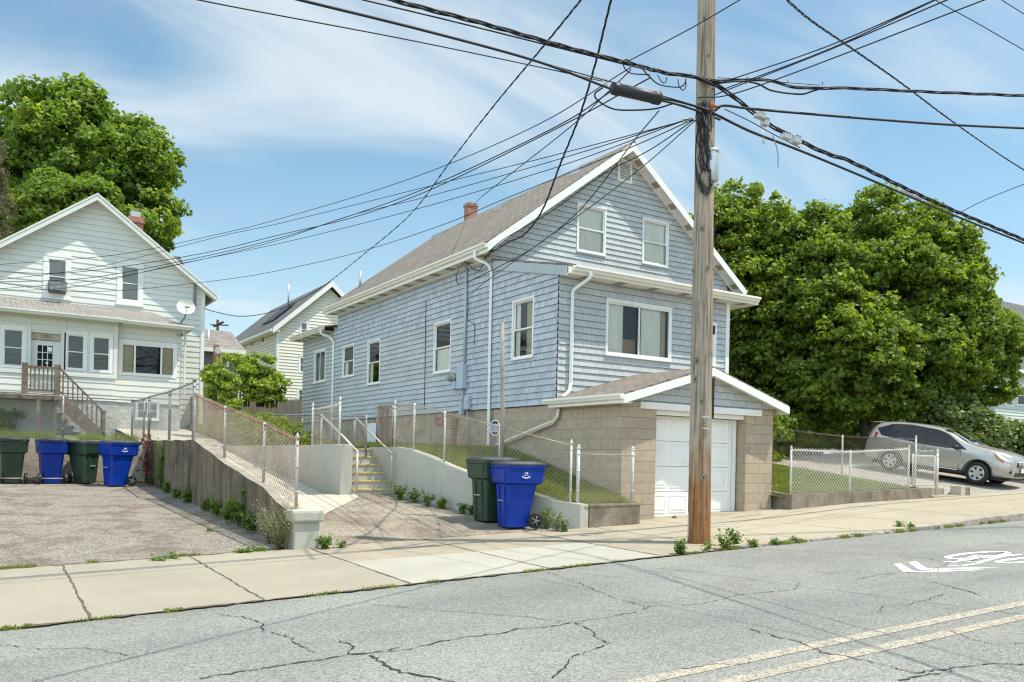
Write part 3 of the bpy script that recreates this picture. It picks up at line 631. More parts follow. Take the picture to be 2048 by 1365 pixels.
# yards
gridsheet('yard',[-60,-10,0,3.9],[25.7,31,40,60,110],lambda x,y:1.55+.035*(min(y,40)-25.7),m_grass)
gridsheet('yard',[3.9,6.5,10.6,14,40],[35,37,48,75,110],lambda x,y:backz(y),m_grass)
gridsheet('yard',[6.66,9,10.7],[26,28,30,33,35],lambda x,y:backz(y)+.03,m_grass)
WALL=[(9.12,12.05),(8.72,12.35),(8.35,13.0),(8.08,13.95),(7.93,14.9),(7.80,15.7),(7.72,16.5),(7.70,17.0),(7.70,18.5)]
WTOP=[.50,.56,.74,.93,1.13,1.33,1.47,1.51,1.51]
gb=MB()
def glz(x,y):   # lawn strip between retaining wall and house
    t=min(1,max(0,(y-12.2)/4.6));return .47+1.0*t
for i in range(len(WALL)-1):
    (x0,y0),(x1,y1)=WALL[i],WALL[i+1];z0,z1=WTOP[i]-.05,WTOP[i+1]-.05
    e0=max(z0,glz(0,y0)+.08*min(1,(y0-12)/3));e1=max(z1,glz(0,y1)+.08*min(1,(y1-12)/3))
    gb.face([(x0+.1,y0,z0),(10.7,y0,e0),(10.7,y1,e1),(x1+.1,y1,z1)])
gb.face([(7.65,18.4,1.46),(10.7,18.4,1.6),(10.7,26,1.56),(7.6,26,1.5)]);gb.face([(6.6,18.3,1.44),(7.72,18.4,1.46),(7.6,26,1.5),(6.62,26,1.5)])
gb.build('lawn_strip',m_grass,kind='structure')
def lawnz(x,y): return street(x)+.37+.118*(min(y,22)-12.4)+.02*max(0,y-22)
gridsheet('front_lawn',fr_(14.9,20.35,4),[12.35,14,17,22,30,60],lawnz,m_grass)
gridsheet('front_lawn',[20.35,40,90],[22,30,60],lambda x,y:lawnz(x,y)*.0+1.75+.012*(y-22)+.004*(x-20),m_grass)
def drz(x,y): return street(x)+.135*(min(y,20.5)-12.35)+.01
gridsheet('gravel_driveway',[20.45,23,26,29.2],[12.4,13.2,14.5,17,20.5,22.2],drz,m_drive3)
gridsheet('lawn_verge',[29.2,36,60],[12.4,17,20.5,22.2],lambda x,y:drz(x,y)+.02,m_grass)
# ================================================================= LEFT RETAINING WALL (weathered) with pier
ws=thing('retaining_wall','long sloping weathered concrete wall streaked dark, beside the left parking pad','retaining wall',(4.0,18,-.2))
tops=[(12.2,.43),(13.0,.56),(13.67,.74),(16.33,1.10),(19.1,1.56),(27.0,1.60)]
b=MB();ysd=[]
for (y0,z0),(y1,z1) in zip(tops[:-1],tops[1:]):
    n=max(1,int((y1-y0)/.5))
    for k in range(n): ysd.append((y0+(y1-y0)*k/n,z0+(z1-z0)*k/n+(.012*math.sin(k*2.1+y0))))
ysd.append(tops[-1])
for (y0,z0),(y1,z1) in zip(ysd[:-1],ysd[1:]):
    b.face([(3.85,y1,-.5),(3.85,y0,-.5),(3.85,y0,z0),(3.85,y1,z1)]);b.face([(4.12,y0,-.5),(4.12,y1,-.5),(4.12,y1,z1),(4.12,y0,z0)])
    b.face([(3.85,y0,z0),(4.12,y0,z0),(4.12,y1,z1),(3.85,y1,z1)],mi=1)
b.face([(3.85,27,-.5),(3.85,27,1.6),(4.12,27,1.6),(4.12,27,-.5)])
b.build('wall_face',[m_conc_old,m_conc_top],ws)
b=MB();b.box(3.84,4.22,11.95,12.24,-.4,.30);b.build('pier',m_conc_grey,ws,bevel=.02);b=MB();b.box(3.79,4.27,11.90,12.28,.30,.475);b.build('pier_cap',m_conc_grey,ws,bevel=.035)
# inner ramp wall and stair block
iw=thing('ramp_side_wall','grey painted block wall between the ramp and the yellow-edged steps','retaining wall',(6.55,20,.3))
b=MB();b.box(6.42,6.66,18.9,27.6,-.2,1.515);b.build('wall_face',m_tanwall,iw,bevel=.015)
b=MB();b.box(6.40,6.68,16.95,18.9,0,1.53);b.build('end_block',m_conc_grey,iw,bevel=.02)
# bank of ground cover beyond the ramp
# steps
st=thing('front_steps','six grey concrete steps with yellow painted nosings between two painted walls','steps',(7.2,17.5,.4))
for i in range(6):
    y=16.95+i*.275;z=.575+i*.178
    b=MB();b.box(6.69,7.70,y,18.6 if i==5 else y+.30,.0 if i==0 else z-.178-.02,z-.004);b.build('step',m_conc_grey,st)
    b=MB();b.box(6.70,7.69,y-.018,y+.045,z-.035,z+.004);b.build('nosing',m_yelstep,st,bevel=.006)
rw=MB();T=.2
offp=[(x+T,y+.02) for x,y in WALL]
for i in range(len(WALL)-1):
    (x0,y0),(x1,y1)=WALL[i],WALL[i+1];(a0,c0),(a1,c1)=offp[i],offp[i+1];z0,z1=WTOP[i],WTOP[i+1]
    rw.face([(x1,y1,-.4),(x0,y0,-.4),(x0,y0,z0),(x1,y1,z1)],sm=True);rw.face([(a0,c0,-.4),(a1,c1,-.4),(a1,c1,z1),(a0,c0,z0)]);rw.face([(x0,y0,z0),(a0,c0,z0),(a1,c1,z1),(x1,y1,z1)],mi=1)
rw.face([(9.12,12.05,-.4),(9.32,12.07,-.4),(9.32,12.07,.5),(9.12,12.05,.5)])
rw.build('curved_retaining_wall',[m_conc_grey,m_conc_grey],label='curved grey painted retaining wall sweeping down from the steps to the sidewalk',cat='retaining wall')
b=MB();b.box(9.345,10.55,12.06,12.28,-.3,.50);b.build('low_wall',m_conc_low,label='short brown concrete wall left of the garage under a chain link panel',cat='low wall',bevel=.012)
b=MB();b.hexa([(15.06,12.2,-.1),(20.4,12.2,.1),(20.4,12.42,.1),(15.06,12.42,-.1),(15.06,12.2,.64),(20.4,12.2,.79),(20.4,12.42,.79),(15.06,12.42,.64)]);b.hexa([(15.06,12.421,-.1),(15.26,12.421,-.1),(15.26,13.6,.2),(15.06,13.6,.2),(15.06,12.421,.64),(15.26,12.421,.64),(15.26,13.6,.78),(15.06,13.6,.78)])
rwall=b.build('low_wall',m_conc_low,label='long brown concrete wall holding the lawn right of the garage',cat='low wall')
b=MB();b.box(20.45,21.75,12.18,12.62,.2,.60);b.box(20.45,21.75,12.63,13.1,.3,.78);b.build('gate_steps',m_sidewalk_agg,label='two worn concrete steps under the small chain link gate on the right',cat='steps',bevel=.03)
b=MB();b.box(21.78,21.98,12.2,12.5,.2,.84,0);b.box(21.981,22.3,12.24,12.5,.2,.82,1);b.build('concrete_stub',[m_ramp,m_conc_low],label='whitewashed concrete stub beside the small gate steps',cat='concrete post',bevel=.015)
b=MB();b.box(-30,3.83,25.45,25.72,.2,1.56);b.build('low_wall',m_conc_top,label='low tan concrete wall behind the row of bins on the left pad',cat='low wall')
b=MB();b.hexa([(20.36,12.45,.2),(20.46,12.45,.2),(20.46,22,1.4),(20.36,22,1.4),(20.36,12.45,.70),(20.46,12.45,.70),(20.46,22,1.85),(20.36,22,1.85)]);b.build('lawn_edging',m_ramp,kind='structure')
# ================================================================= BLUE HOUSE
XW=10.59;YG=17.83;YB=28.55;XR=18.85;ZE=6.78;ZR=9.93;XC=(XW+XR)/2;YP=14.95;XP=15.86
H=thing('blue_house','blue grey shingled gabled house with a front sun porch and a garage below','house',(14.7,22,0))
def rz(x): return ZR-(ZR-ZE)*abs(x-XC)/(XC-XW+.02)+0.0
g=FY(YG)
wins_g=[(13.18,14.13,6.86,8.12),(15.46,16.42,6.87,8.12)]
wb=MB()
gp=[(XW,6.0),(XR,6.0),(XR,rz(XR)-.06),(XC,rz(XC)-.06),(XW,rz(XW)-.06)]
siding(wb,g,gp,SH,.024,wins_g,z0=2.53)
for h in wins_g: reveal(wb,g,h)
wb.build('gable_wall',m_shingle,H)
for h in wins_g: window(H,g,h,curtain=[(0,1,0,1,0)],trim=.035)
# side wall (facing left) : upper weathered band, lower smoother band, front bay weathered
s=FX(XW);ub,uf=-YB,-YP
W_SIDE=[hX(870,650,902,743,XW),hX(737,686,760,767,XW),hX(687,695,708,752,XW)]
W_FR=hX(1027,606,1067,714,XW)
wb=MB();WS=W_SIDE
siding(wb,s,[(-YB,2.53),(-19.05,2.53),(-19.05,5.0),(-YB,5.0)],SH,.024,WS,z0=2.53,mi=0)
siding(wb,s,[(-YB,4.995),(-19.05,4.995),(-19.05,6.75),(-YB,6.75)],SH,.024,WS,z0=2.53,mi=1)
siding(wb,s,[(-19.05,2.53),(-YG,2.53),(-YG,6.75),(-19.05,6.75)],SH,.024,(),z0=2.53,mi=1)
for h in WS: reveal(wb,s,h)
wb.build('side_wall',[m_shingle,m_shingle_w],H)
wb=MB();siding(wb,s,[(-YG,2.53),(-YP,2.53),(-YP,5.42),(-YG,6.15)],SH,.024,[W_FR],z0=2.53);reveal(wb,s,W_FR);wb.build('porch_side_wall',m_shingle_w,H)
window(H,s,W_SIDE[0],curtain=[(.0,1,.0,.48,0)],trim=.035,pane=m_glass)
window(H,s,W_SIDE[1],curtain=[(.0,.25,.0,.5,0),(.75,1,0,.5,0)],trim=.035)
window(H,s,W_SIDE[2],curtain=[(.0,.3,.0,.5,0)],trim=.035)
window(H,s,W_FR,curtain=[(.0,.22,0,1,0),(.5,.8,0,1,1)],trim=.035)
# hidden sides
wb=MB();wb.box(XW+.05,XR,YB-.01,YB+.05,1.4,6.75);wb.face([(XR,YG,1.2),(XR,YB,1.2),(XR,YB,6.7),(XR,YG,6.7)]);wb.face([(XW,YB+.05,6.7),(XR,YB+.05,6.7),(XC,YB+.05,9.85)]);wb.build('rear_wall',m_shingle,H)
# porch front
p=FY(YP);W_P=(11.93,13.92,3.73,4.98);W_D=(14.62,15.42,2.9,4.72)
wb=MB();siding(wb,p,[(XW,2.53),(XP,2.53),(XP,5.42),(XW,5.42)],SH,.024,[W_P,W_D],z0=2.53);reveal(wb,p,W_P);reveal(wb,p,W_D)
wb.face([(XP,YP,2.3),(XP,YG,2.3),(XP,YG,6.1),(XP,YP,5.42)]);wb.build('porch_wall',m_shingle,H)
window(H,p,W_P,style='slider',curtain=[(.0,.27,0,1,0),(.56,.88,.0,1,0),(.9,.98,0,1,1)],trim=.045,pane=m_glass2)
bx=MB();bx.obox(p,12.62,13.02,3.8,4.18,-.45,-.25);bx.build('cardboard_box',m_box,H)
window(H,p,W_D,style='single',trim=.1,sill=False)
b=MB();b.box(XP-.09,XP+.03,YP-.04,YP+.03,2.5,5.42);b.build('corner_trim',m_white,H)
# foundation
b=MB();b.box(XW+.04,XR-.02,YG,YB,.9,2.515);b.box(XW+.04,XP-.1,YP+.02,YG,.2,2.515);b.build('foundation',m_stone,H)
b=MB();b.box(XW+.06,XR-1,YB+.1,32.35,.9,2.515);b.build('foundation',m_stucco,H)
fb=MB();fb.obox(s,-25.6,-24.6,1.62,2.35,-.02,.03,0);fb.build('foundation_vent',m_white,H)
fb=MB()
for i in range(6): fb.obox(s,-19.9+.03*i,-19.62+.03*i,1.62+i*.13,1.70+i*.13,-.05,.012)
fb.build('brick_patch',m_brick,H);fb=MB();fb.obox(s,-20.8,-20.2,2.2,2.42,-.05,.02);fb.build('brick_patch',m_brick,H)
# roof
OVX=.37;YF=17.45;YR_=28.82
def rs(x,y,dz=0): return (x,y,rz(x)+dz)
xl,xr=XW-OVX,XR+OVX
rb=MB();t=.05
for a,b_ in ((xl,XC),(XC,xr)):
    rb.prism([(a,YF,rz(a)+.02),(b_,YF,rz(b_)+.02),(b_,YF,rz(b_)+.02+t),(a,YF,rz(a)+.02+t)],(0,YR_-YF,0))
roof=rb.build('roof',m_roof,H)
for py in (18.95,23.1,27.6):
    vb=MB();x=XC-.62;z=rz(x)+.07;vb.hexa([(x-.22,py-.2,rz(x-.22)+.06),(x+.22,py-.2,rz(x+.22)+.06),(x+.22,py+.2,rz(x+.22)+.06),(x-.22,py+.2,rz(x-.22)+.06),(x-.24,py-.22,rz(x-.22)+.22),(x+.2,py-.22,rz(x+.2)+.14),(x+.2,py+.22,rz(x+.2)+.14),(x-.24,py+.22,rz(x-.22)+.22)]);vb.build('roof_vent',m_alu,roof)
b=MB();b.box(XC+.05,XC+.42,26.65,27.0,9.0,10.66);b.box(XC+.02,XC+.45,26.62,27.03,10.53,10.61);b.build('chimney',m_brick,roof)
pv=onX(720,575,11.2);tubeobj('vent_pipe',[(11.2,pv.y,rz(11.2)),(11.2,pv.y,rz(11.2)+.62)],.045,m_alu,roof)
b=MB();b.box(XC+.05,XC+.1,YF,YR_,ZR+.06,ZR+.09);b.build('ridge_cap',m_roof,roof)
# fascia (front rake) and soffit panels
def rakes(parent,Yf,Yw,xa,xc,xb,zf,fw,mf,n=14,alt=True,dep=.03):
    b=MB()
    for a,c in ((xa,xc),(xc,xb)):
        b.prism([(a,Yf-dep,zf(a)+.03),(c,Yf-dep,zf(c)+.03),(c,Yf-dep,zf(c)+.03-fw),(a,Yf-dep,zf(a)+.03-fw)][::-1],(0,dep,0))
    b.build('rake_board',mf,parent)
    b=MB();k=0
    for a,c in ((xa,xc),(xc,xb)):
        for i in range(n*2):
            x0=a+(c-a)*i/(2*n);x1=a+(c-a)*(i+1)/(2*n)
            b.face([(x0,Yf+.002,zf(x0)-.07),(x0,Yw,zf(x0)-.07),(x1,Yw,zf(x1)-.07),(x1,Yf+.002,zf(x1)-.07)],mi=(1 if i%4==2 else 0))
    b.build('soffit',[m_soff,m_vent],parent)
    b=MB()
    for a,c in ((xa,xc),(xc,xb)):
        b.prism([(a,Yw-.05,zf(a)-.07),(c,Yw-.05,zf(c)-.07),(c,Yw-.05,zf(c)-.12),(a,Yw-.05,zf(a)-.12)][::-1],(0,.05,0))
    b.build('rake_trim',m_white,parent)
rakes(H,YF,YG,xl,XC,xr,rz,.22,m_white)
# main gutter + eave soffit, left side
def gutter(parent,p0,p1,outn,w_=.12,h_=.12,m=None):
    p0=Vector(p0);p1=Vector(p1);o=Vector(outn);prof=[(0,0),(.0,-h_),(.06,-h_),(.085,-h_*.55),(w_,-h_*.4),(w_,0),(w_-.012,0),(w_-.014,-h_*.3),(.02,-h_*.3)]
    b=MB();b.loft([[p0+o*a+Vector((0,0,c)) for a,c in prof],[p1+o*a+Vector((0,0,c)) for a,c in prof]]);return b.build('gutter',m or m_cream,parent)
zg=rz(xl)+.02
gutter(H,(xl,YF-.02,zg),(xl,YR_,zg),(-1,0,0))
b=MB();b.box(xl+.0,xl+.02,YF,YR_,zg-.22,zg-.005);b.build('fascia',m_cream,H)
b=MB();n=38;zs=zg-.2
for i in range(n):
    y0=YF+.05+(YR_-YF-.05)*i/n;y1=YF+.05+(YR_-YF-.05)*(i+1)/n;b.face([(xl+.02,y0,zs),(XW,y0,zs),(XW,y1,zs),(xl+.02,y1,zs)][::-1],mi=(1 if i%3==1 else 0))
b.build('eave_soffit',[m_soff,m_vent],H)
b=MB();b.box(XW-.045,XW-.002,YG,YB,zs-.07,zs-.002);b.build('frieze_board',m_white,H)
gutter(H,(xr,YF,rz(xr)+.02),(xr,YR_,rz(xr)+.02),(1,0,0))
def dsp(pts,parent=H,w_=.04,m=None,name='downspout'):
    b=MB();pts=[Vector(q) for q in pts]
    b.tube(pts,w_*1.15,4,sm=False);return b.build(name,m or m_white,parent)
x=XW-.055;dsp(crv([(xl-.07,17.95,zg-.1),(xl-.06,17.93,zg-.3),(x-.12,17.80,zg-.42),(x,17.78,zg-.6)],4)+[(x,17.78,5),(x,17.75,1.55)])
dsp([(x,17.75,1.6),(x-.03,17.6,1.45),(x-.1,17.35,1.40),(x-.13,17.3,1.2)],m=m_cream)
# porch roof
zp0,zp1=6.22,5.50;yp0,yp1=YG-.005,14.6;xpl,xpr=XW-.03,16.55
b=MB();b.prism([(xpl,yp1,zp1),(xpr,yp1,zp1),(xpr,yp0,zp0),(xpl,yp0,zp0)],(0,0,.05));b.build('porch_roof',m_roof,H)
b=MB();b.prism([(XW-.05,YP-.35,zp1-.0),(XW-.05,YG-.1,zp0-.02),(XW-.05,YG-.1,zp0-.25),(XW-.05,YP-.35,zp1-.21)],(.045,0,0));b.build('porch_rake_board',m_bluetrim,H)
gutter(H,(XW+.12,yp1,zp1+.03),(xpr,yp1,zp1+.03),(0,-1,0))
b=MB();b.box(XW-.03,xpr,yp1,yp1+.02,zp1-.15,zp1-.002);b.build('porch_fascia',m_cream,H)
b=MB();n=24
for i in range(n):
    x0=XW+(xpr-XW)*i/n;x1=XW+(xpr-XW)*(i+1)/n;b.face([(x0,yp1+.02,zp1-.14),(x0,YP,zp1-.14),(x1,YP,zp1-.14),(x1,yp1+.02,zp1-.14)],mi=(1 if i%4==2 else 0))
b.face([(XP,YP,zp1-.139),(XP,YG,zp1-.139),(xpr,YG,zp1-.139),(xpr,YP,zp1-.139)])
b.build('porch_soffit',[m_soff,m_vent],H)
b=MB();b.box(xpr,xpr+.02,yp1,YG,zp1-.15,zp1+.03);b.build('porch_end_board',m_cream,H)
y=YP-.06;xd=10.93;dsp(crv([(11.12,yp1-.07,zp1-.06),(11.12,yp1-.07,zp1-.2),(xd+.03,y-.02,zp1-.42),(xd,y,zp1-.6)],4)+[(xd,y,3.0),(xd-.1,y-.1,2.82),(10.55,y-.25,2.66)])
b=MB();b.tube(crv([(xr+.04,17.55,rz(xr)-.08),(xr-.02,17.6,rz(xr)-.25),(18.7,17.65,rz(xr)-.3),(18.55,17.7,rz(xr)-.42),(18.53,17.7,5.8)],4),.045,8);b.build('downspout',m_white,H)
b=MB();b.hexa([(12.5,17.2,6.1),(13.3,17.2,6.1),(13.3,17.7,6.24),(12.5,17.7,6.24),(12.5,17.2,6.24),(13.3,17.2,6.24),(13.3,17.7,6.36),(12.5,17.7,6.36)]);b.build('roof_vent',m_bluetrim,H)
# gable louvre
b=MB();u0,u1,v0,v1=14.5,15.0,8.98,9.60;b.obox(g,u0,u0+.06,v0,v1,0,.05);b.obox(g,u1-.06,u1,v0,v1,0,.05);b.obox(g,u0+.06,u1-.06,v1-.06,v1,0,.05);b.obox(g,u0+.06,u1-.06,v0,v0+.06,0,.05)
n=9
for i in range(n):
    z=v0+.07+(v1-v0-.14)*i/n;q=g.p;b.face([q(u0+.06,z,.045),q(u1-.06,z,.045),q(u1-.06,z+.05,.005),q(u0+.06,z+.05,.005)])
b.build('gable_louvre',m_cream,H)
# extension at the back
YE=32.35;W_E=hX(630,705,651,763,XW)
wb=MB();siding(wb,s,[(-YE,2.53),(-YB,2.53),(-YB,5.78),(-YE,5.78)],SH,.024,[W_E],z0=2.53);reveal(wb,s,W_E);wb.face([(XW,YE,2.5),(XR,YE,2.5),(XR,YE,5.8),(XW,YE,5.8)]);wb.build('extension_wall',m_shingle,H)
window(H,s,W_E,style='slider',trim=.05)
b=MB();b.prism([(10.2,28.9,5.88),(10.2,YE+.3,5.88),(XR,YE+.3,7.2),(XR,28.9,7.2)],(0,0,.06));b.build('extension_roof',m_roof,H)
b=MB();b.prism([(XW-.02,28.84,5.9),(XR,28.84,7.15),(XR,28.84,5.8),(XW-.02,28.84,5.8)],(0,.05,0));b.build('extension_gable',m_shingle,H)
gutter(H,(10.2,28.85,5.93),(10.2,YE+.32,5.93),(-1,0,0))
b=MB();n=12
for i in range(n):
    y0=28.9+3.7*i/n;b.face([(10.2,y0,5.76),(XW,y0,5.76),(XW,y0+3.7/n,5.76),(10.2,y0+3.7/n,5.76)][::-1],mi=(1 if i%3==1 else 0))
b.box(10.18,10.2,28.9,YE+.3,5.76,5.92)
b.build('extension_soffit',[m_soff,m_vent],H)
x=XW-.05;dsp(crv([(10.12,29.0,5.82),(10.14,29.0,5.65),(10.4,28.9,5.55),(x,28.8,5.35)],4)+[(x,28.8,1.6)])
# services on the side wall
b=MB();b.tube([(XW-.06,19.05,6.3),(XW-.06,19.05,3.75)],.035,8);b.tube([(XW-.06,19.12,3.3),(XW-.06,19.1,2.6)],.03,8);b.tube([(XW-.06,18.85,2.9),(XW-.06,18.82,1.5)],.018,6);b.build('conduit',m_conduit,H)
b=MB();b.tube(crv([(XW-.06,19.05,6.3),(XW-.1,19.1,6.4),(XW-.2,19.25,6.38),(XW-.24,19.3,6.28)],4),.055,8);b.build('weatherhead',m_alu,H)
mt=MB();mt.box(XW-.16,XW-.02,18.95,19.3,3.1,3.72);mo=mt.build('meter_box',m_conduit,H,bevel=.01)
b=MB();b.tube([(XW-.15,19.62,3.42),(XW-.2,19.62,3.42)],.10,12);b.tube([(XW-.2,19.62,3.42),(XW-.29,19.62,3.42)],[.085,.07],12);b.tube([(XW-.15,19.62,3.42),(XW-.02,19.62,3.42)],.11,12);b.build('electric_meter',m_galv,mo)
b=MB();b.box(XW-.14,XW-.02,19.38,19.62,3.12,3.32);b.box(XW-.13,XW-.02,18.7,18.93,2.55,2.9);b.box(XW-.12,XW-.02,19.05,19.2,2.42,2.75);b.build('junction_box',m_conduit,H,bevel=.008)
b=MB();b.tube(crv([(XW-.1,17.95,6.35),(XW-.1,18.3,6.05),(XW-.12,18.7,6.2),(XW-.13,18.95,6.35),(XW-.2,19.2,6.25),(XW-.14,19.45,6.0),(XW-.12,19.3,5.85)],5),.012,4);b.tube(crv([(XW-.05,18.9,5.4),(XW-.1,18.8,5.2),(XW-.05,18.95,4.9),(XW-.04,18.6,4.7),(XW-.03,18.62,4.2)],5),.008,4);b.tube([(XW-.03,21.45,5.75),(XW-.03,21.4,2.65)],.010,4);b.build('service_cable',m_cable,H)
# ---- garage
GA=thing('garage','tan concrete block garage with a shallow gable and white panelled door below the blue house','garage',(12.8,13.8,.1))
xl2,xr2,YGF=10.60,14.98,12.70;xo0,xo1,zo=11.49,14.12,2.36
b=MB()
b.box(xl2,xl2+.2,YGF+.38,YP+.0,-.1,2.49)
b.box(xr2-.2,xr2,YGF+.38,17,-.1,2.52);b.box(xl2,xo0,YGF,YGF+.38,-.1,2.50);b.box(xo1,xr2,YGF,YGF+.38,-.1,2.50);b.box(xo0,xo1,YGF+.02,YGF+.36,zo,2.50)
b.box(xl2+.012,xl2+.05,YP+.001,YG-.2,.2,2.5)
b.build('block_wall',m_block,GA)
fr=FY(YGF);zpk=3.27;zev=2.57;ctr=(xl2+xr2)/2
def gz(x): return zpk-(zpk-zev)*abs(x-ctr)/(ctr-10.38)
wb=MB();siding(wb,fr,[(xl2,2.51),(xr2,2.51),(xr2,gz(xr2)-.05),(ctr,gz(ctr)-.05),(xl2,gz(xl2)-.05)],SH,.024,(),z0=2.53-SH);wb.build('garage_gable',m_shingle,GA)
xa,xb=10.38,15.16;yf2=12.42;b=MB()
for a,c in ((xa,ctr),(ctr,xb)):
    b.prism([(a,yf2,gz(a)),(c,yf2,gz(c)),(c,yf2,gz(c)+.05),(a,yf2,gz(a)+.05)],(0,YP-yf2 if True else 3,0))
b.build('garage_roof',m_roof,GA)
b=MB()
for a,c in ((xa,ctr),(ctr,xb)):
    b.prism([(a,yf2-.03,gz(a)+.01),(c,yf2-.03,gz(c)+.01),(c,yf2-.03,gz(c)-.15),(a,yf2-.03,gz(a)-.15)][::-1],(0,.03,0))
    b.face([(a,yf2,gz(a)-.06),(a,YGF,gz(a)-.06),(c,YGF,gz(c)-.06),(c,yf2,gz(c)-.06)])
b.build('garage_rake_board',m_white,GA)
gutter(GA,(xa,yf2-.02,gz(xa)+.04),(xa,YP+.1,gz(xa)+.04),(-1,0,0),.10,.11,m_cream)
b=MB();b.box(xa,xa+.02,yf2,YP,gz(xa)-.14,gz(xa));b.box(xa+.02,xl2,yf2,YP,gz(xa)-.14,gz(xa)-.12);b.build('garage_fascia',m_cream,GA);b=MB();b.box(xb-.0,xb+.02,yf2,YP,gz(xb)-.15,gz(xb)+.0);b.build('garage_fascia',m_cream,GA)
b=MB();b.box(11.02,14.55,YGF-.06,YGF-.003,2.36,2.50);b.build('lintel_board',m_white,GA,bevel=.01)
b=MB();b.box(xo0,xo1,YGF+.06,YGF+.20,2.27,2.36);b.box(xo1-.14,xo1-.04,YGF+.25,YGF+.36,.2,2.27);b.box(xo1-.20,xo1-.155,YGF+.28,YGF+.36,.2,2.27);b.box(xo0,xo0+.05,YGF+.25,YGF+.36,.15,2.27);b.build('door_frame',m_white,GA)
dm=MB();yd=YGF+.33;fd=FY(yd);ux0,ux1=xo0+.05,xo1-.2;zb=.155;zt=2.27;nr=4;nc=4
for r in range(nr):
    z0=zb+(zt-zb)*r/nr;z1=zb+(zt-zb)*(r+1)/nr
    dm.obox(fd,ux0,ux1,z0+.004,z1-.004,-.04,0)
    for c in range(nc):
        a=ux0+(ux1-ux0)*c/nc+.06;e=ux0+(ux1-ux0)*(c+1)/nc-.06;q=fd.p
        o=[(a,z0+.09),(e,z0+.09),(e,z1-.09),(a,z1-.09)]
        i1=[(a+.018,z0+.108),(e-.018,z0+.108),(e-.018,z1-.108),(a+.018,z1-.108)];i2=[(a+.06,z0+.15),(e-.06,z0+.15),(e-.06,z1-.15),(a+.06,z1-.15)]
        for A_,n0,B_,n1 in ((o,.012,i1,.002),(i1,.002,i2,.012)):
            for k in range(4): j=(k+1)%4;dm.face([q(*A_[k],n0),q(*A_[j],n0),q(*B_[j],n1),q(*B_[k],n1)])
        dm.face([q(*x_,.012) for x_ in i2])
        for k in range(4):
            j=(k+1)%4;oo=[(a-.012,z0+.078),(e+.012,z0+.078),(e+.012,z1-.078),(a-.012,z1-.078)];dm.face([q(*oo[k],.0),q(*oo[j],.0),q(*o[j],.012),q(*o[k],.012)])
dm.build('garage_door',m_garage,GA)
b=MB();hx_=onY(1378,888,yd);b.tube([(hx_.x,yd-.03,hx_.z+.05),(hx_.x,yd-.03,hx_.z-.05)],.012,6);b.build('door_handle',mat('red_plastic',(.5,.04,.03),.4),GA)
dd=dsp([(10.53,14.78,2.42),(10.53,14.82,2.25),(10.52,15.0,2.12),(10.50,17.35,1.60),(10.42,17.45,1.5)],GA,.042,m_cream)
# ================================================================= LEFT HOUSE
YL=33.0;YM=35.0
LH=thing('white_house','pale green white clapboard house with a hip roofed front porch, up the left lot','house',(2,37,1.6))
m=FY(YM);XL0=-1.3;XL1=7.33;XK=3.37;zk=10.78;ze=7.55
def lz(x): return zk-(zk-ze)*abs(x-XK)/(7.72-XK)
a=onY(86,504,YM);b_=onY(140,598,YM);W1=(a.x+.06,b_.x-.02,b_.z,a.z-.12)
a=onY(237,526,YM);b_=onY(286,612,YM);W2=(a.x,b_.x-.04,b_.z+.02,a.z)
wb=MB();siding(wb,m,[(XL0,1.7),(XL1,1.7),(XL1,lz(XL1)-.12),(XK,lz(XK)-.12),(XL0,lz(XL0)-.12)],.212,.018,[W1,W2],z0=1.7)
for h in (W1,W2): reveal(wb,m,h)
wb.face([(XL1,YM,1.6),(XL1,47,1.6),(XL1,47,7.9),(XL1,YM,7.9)]);wb.face([(XL0,YM,1.6),(XL0,47,1.6),(XL0,47,7.9),(XL0,YM,7.9)]);wb.face([(XL0,47,1.6),(XL1,47,1.6),(XL1,47,7.5),(XK,47,10.5),(XL0,47,7.5)])
wb.build('gable_wall',m_clap,LH)
b=MB();b.box(XL1-.1,XL1+.04,YM-.035,YM+.02,1.7,7.7);b.build('corner_trim',m_white,LH)
w1=window(LH,m,W1,trim=.13,back=m_shade);w2=window(LH,m,W2,trim=.13,back=m_shade)
b=MB();b.box(W1[0]+.13,W1[1]-.13,YM+.02,YM+.03,W1[2]+.13,W1[2]+.62);b.build('dark_filler_panel',m_blackp,w1)
ac=thing('air_conditioner','black and grey air conditioner hanging in the upper left window of the white house','air conditioner',((W1[0]+W1[1])/2,YM-.2,W1[2]+.12))
c=ac.location.x;b=MB();b.box(c-.29,c+.29,YM-.38,YM+.1,W1[2]+.15,W1[2]+.55);b.build('casing',mat('dark_grey_metal',(.10,.10,.10),.5),ac,bevel=.015)
b=MB()
for i in range(9): b.box(c-.26,c+.26,YM-.395,YM-.382,W1[2]+.19+i*.035,W1[2]+.205+i*.035)
b.build('grille',m_alu,ac)
# roof of left house
rb=MB();yf=34.6;xa,xb=-1.72,7.75
for a,c in ((xa,XK),(XK,xb)): rb.prism([(a,yf,lz(a)+.02),(c,yf,lz(c)+.02),(c,yf,lz(c)+.08),(a,yf,lz(a)+.08)],(0,12.8,0))
lroof=rb.build('roof',m_roof2,LH)
b=MB()
for a,c in ((xa,XK),(XK,xb)):
    b.prism([(a,yf-.04,lz(a)+.06),(c,yf-.04,lz(c)+.06),(c,yf-.04,lz(c)-.17),(a,yf-.04,lz(a)-.17)][::-1],(0,.04,0))
    b.prism([(a,yf-.06,lz(a)+.09),(c,yf-.06,lz(c)+.09),(c,yf-.06,lz(c)+.02),(a,yf-.06,lz(a)+.02)][::-1],(0,.02,0))
    b.face([(a,yf,lz(a)-.13),(a,YM,lz(a)-.13),(c,YM,lz(c)-.13),(c,yf,lz(c)-.13)])
b.build('rake_board',m_clap,LH)
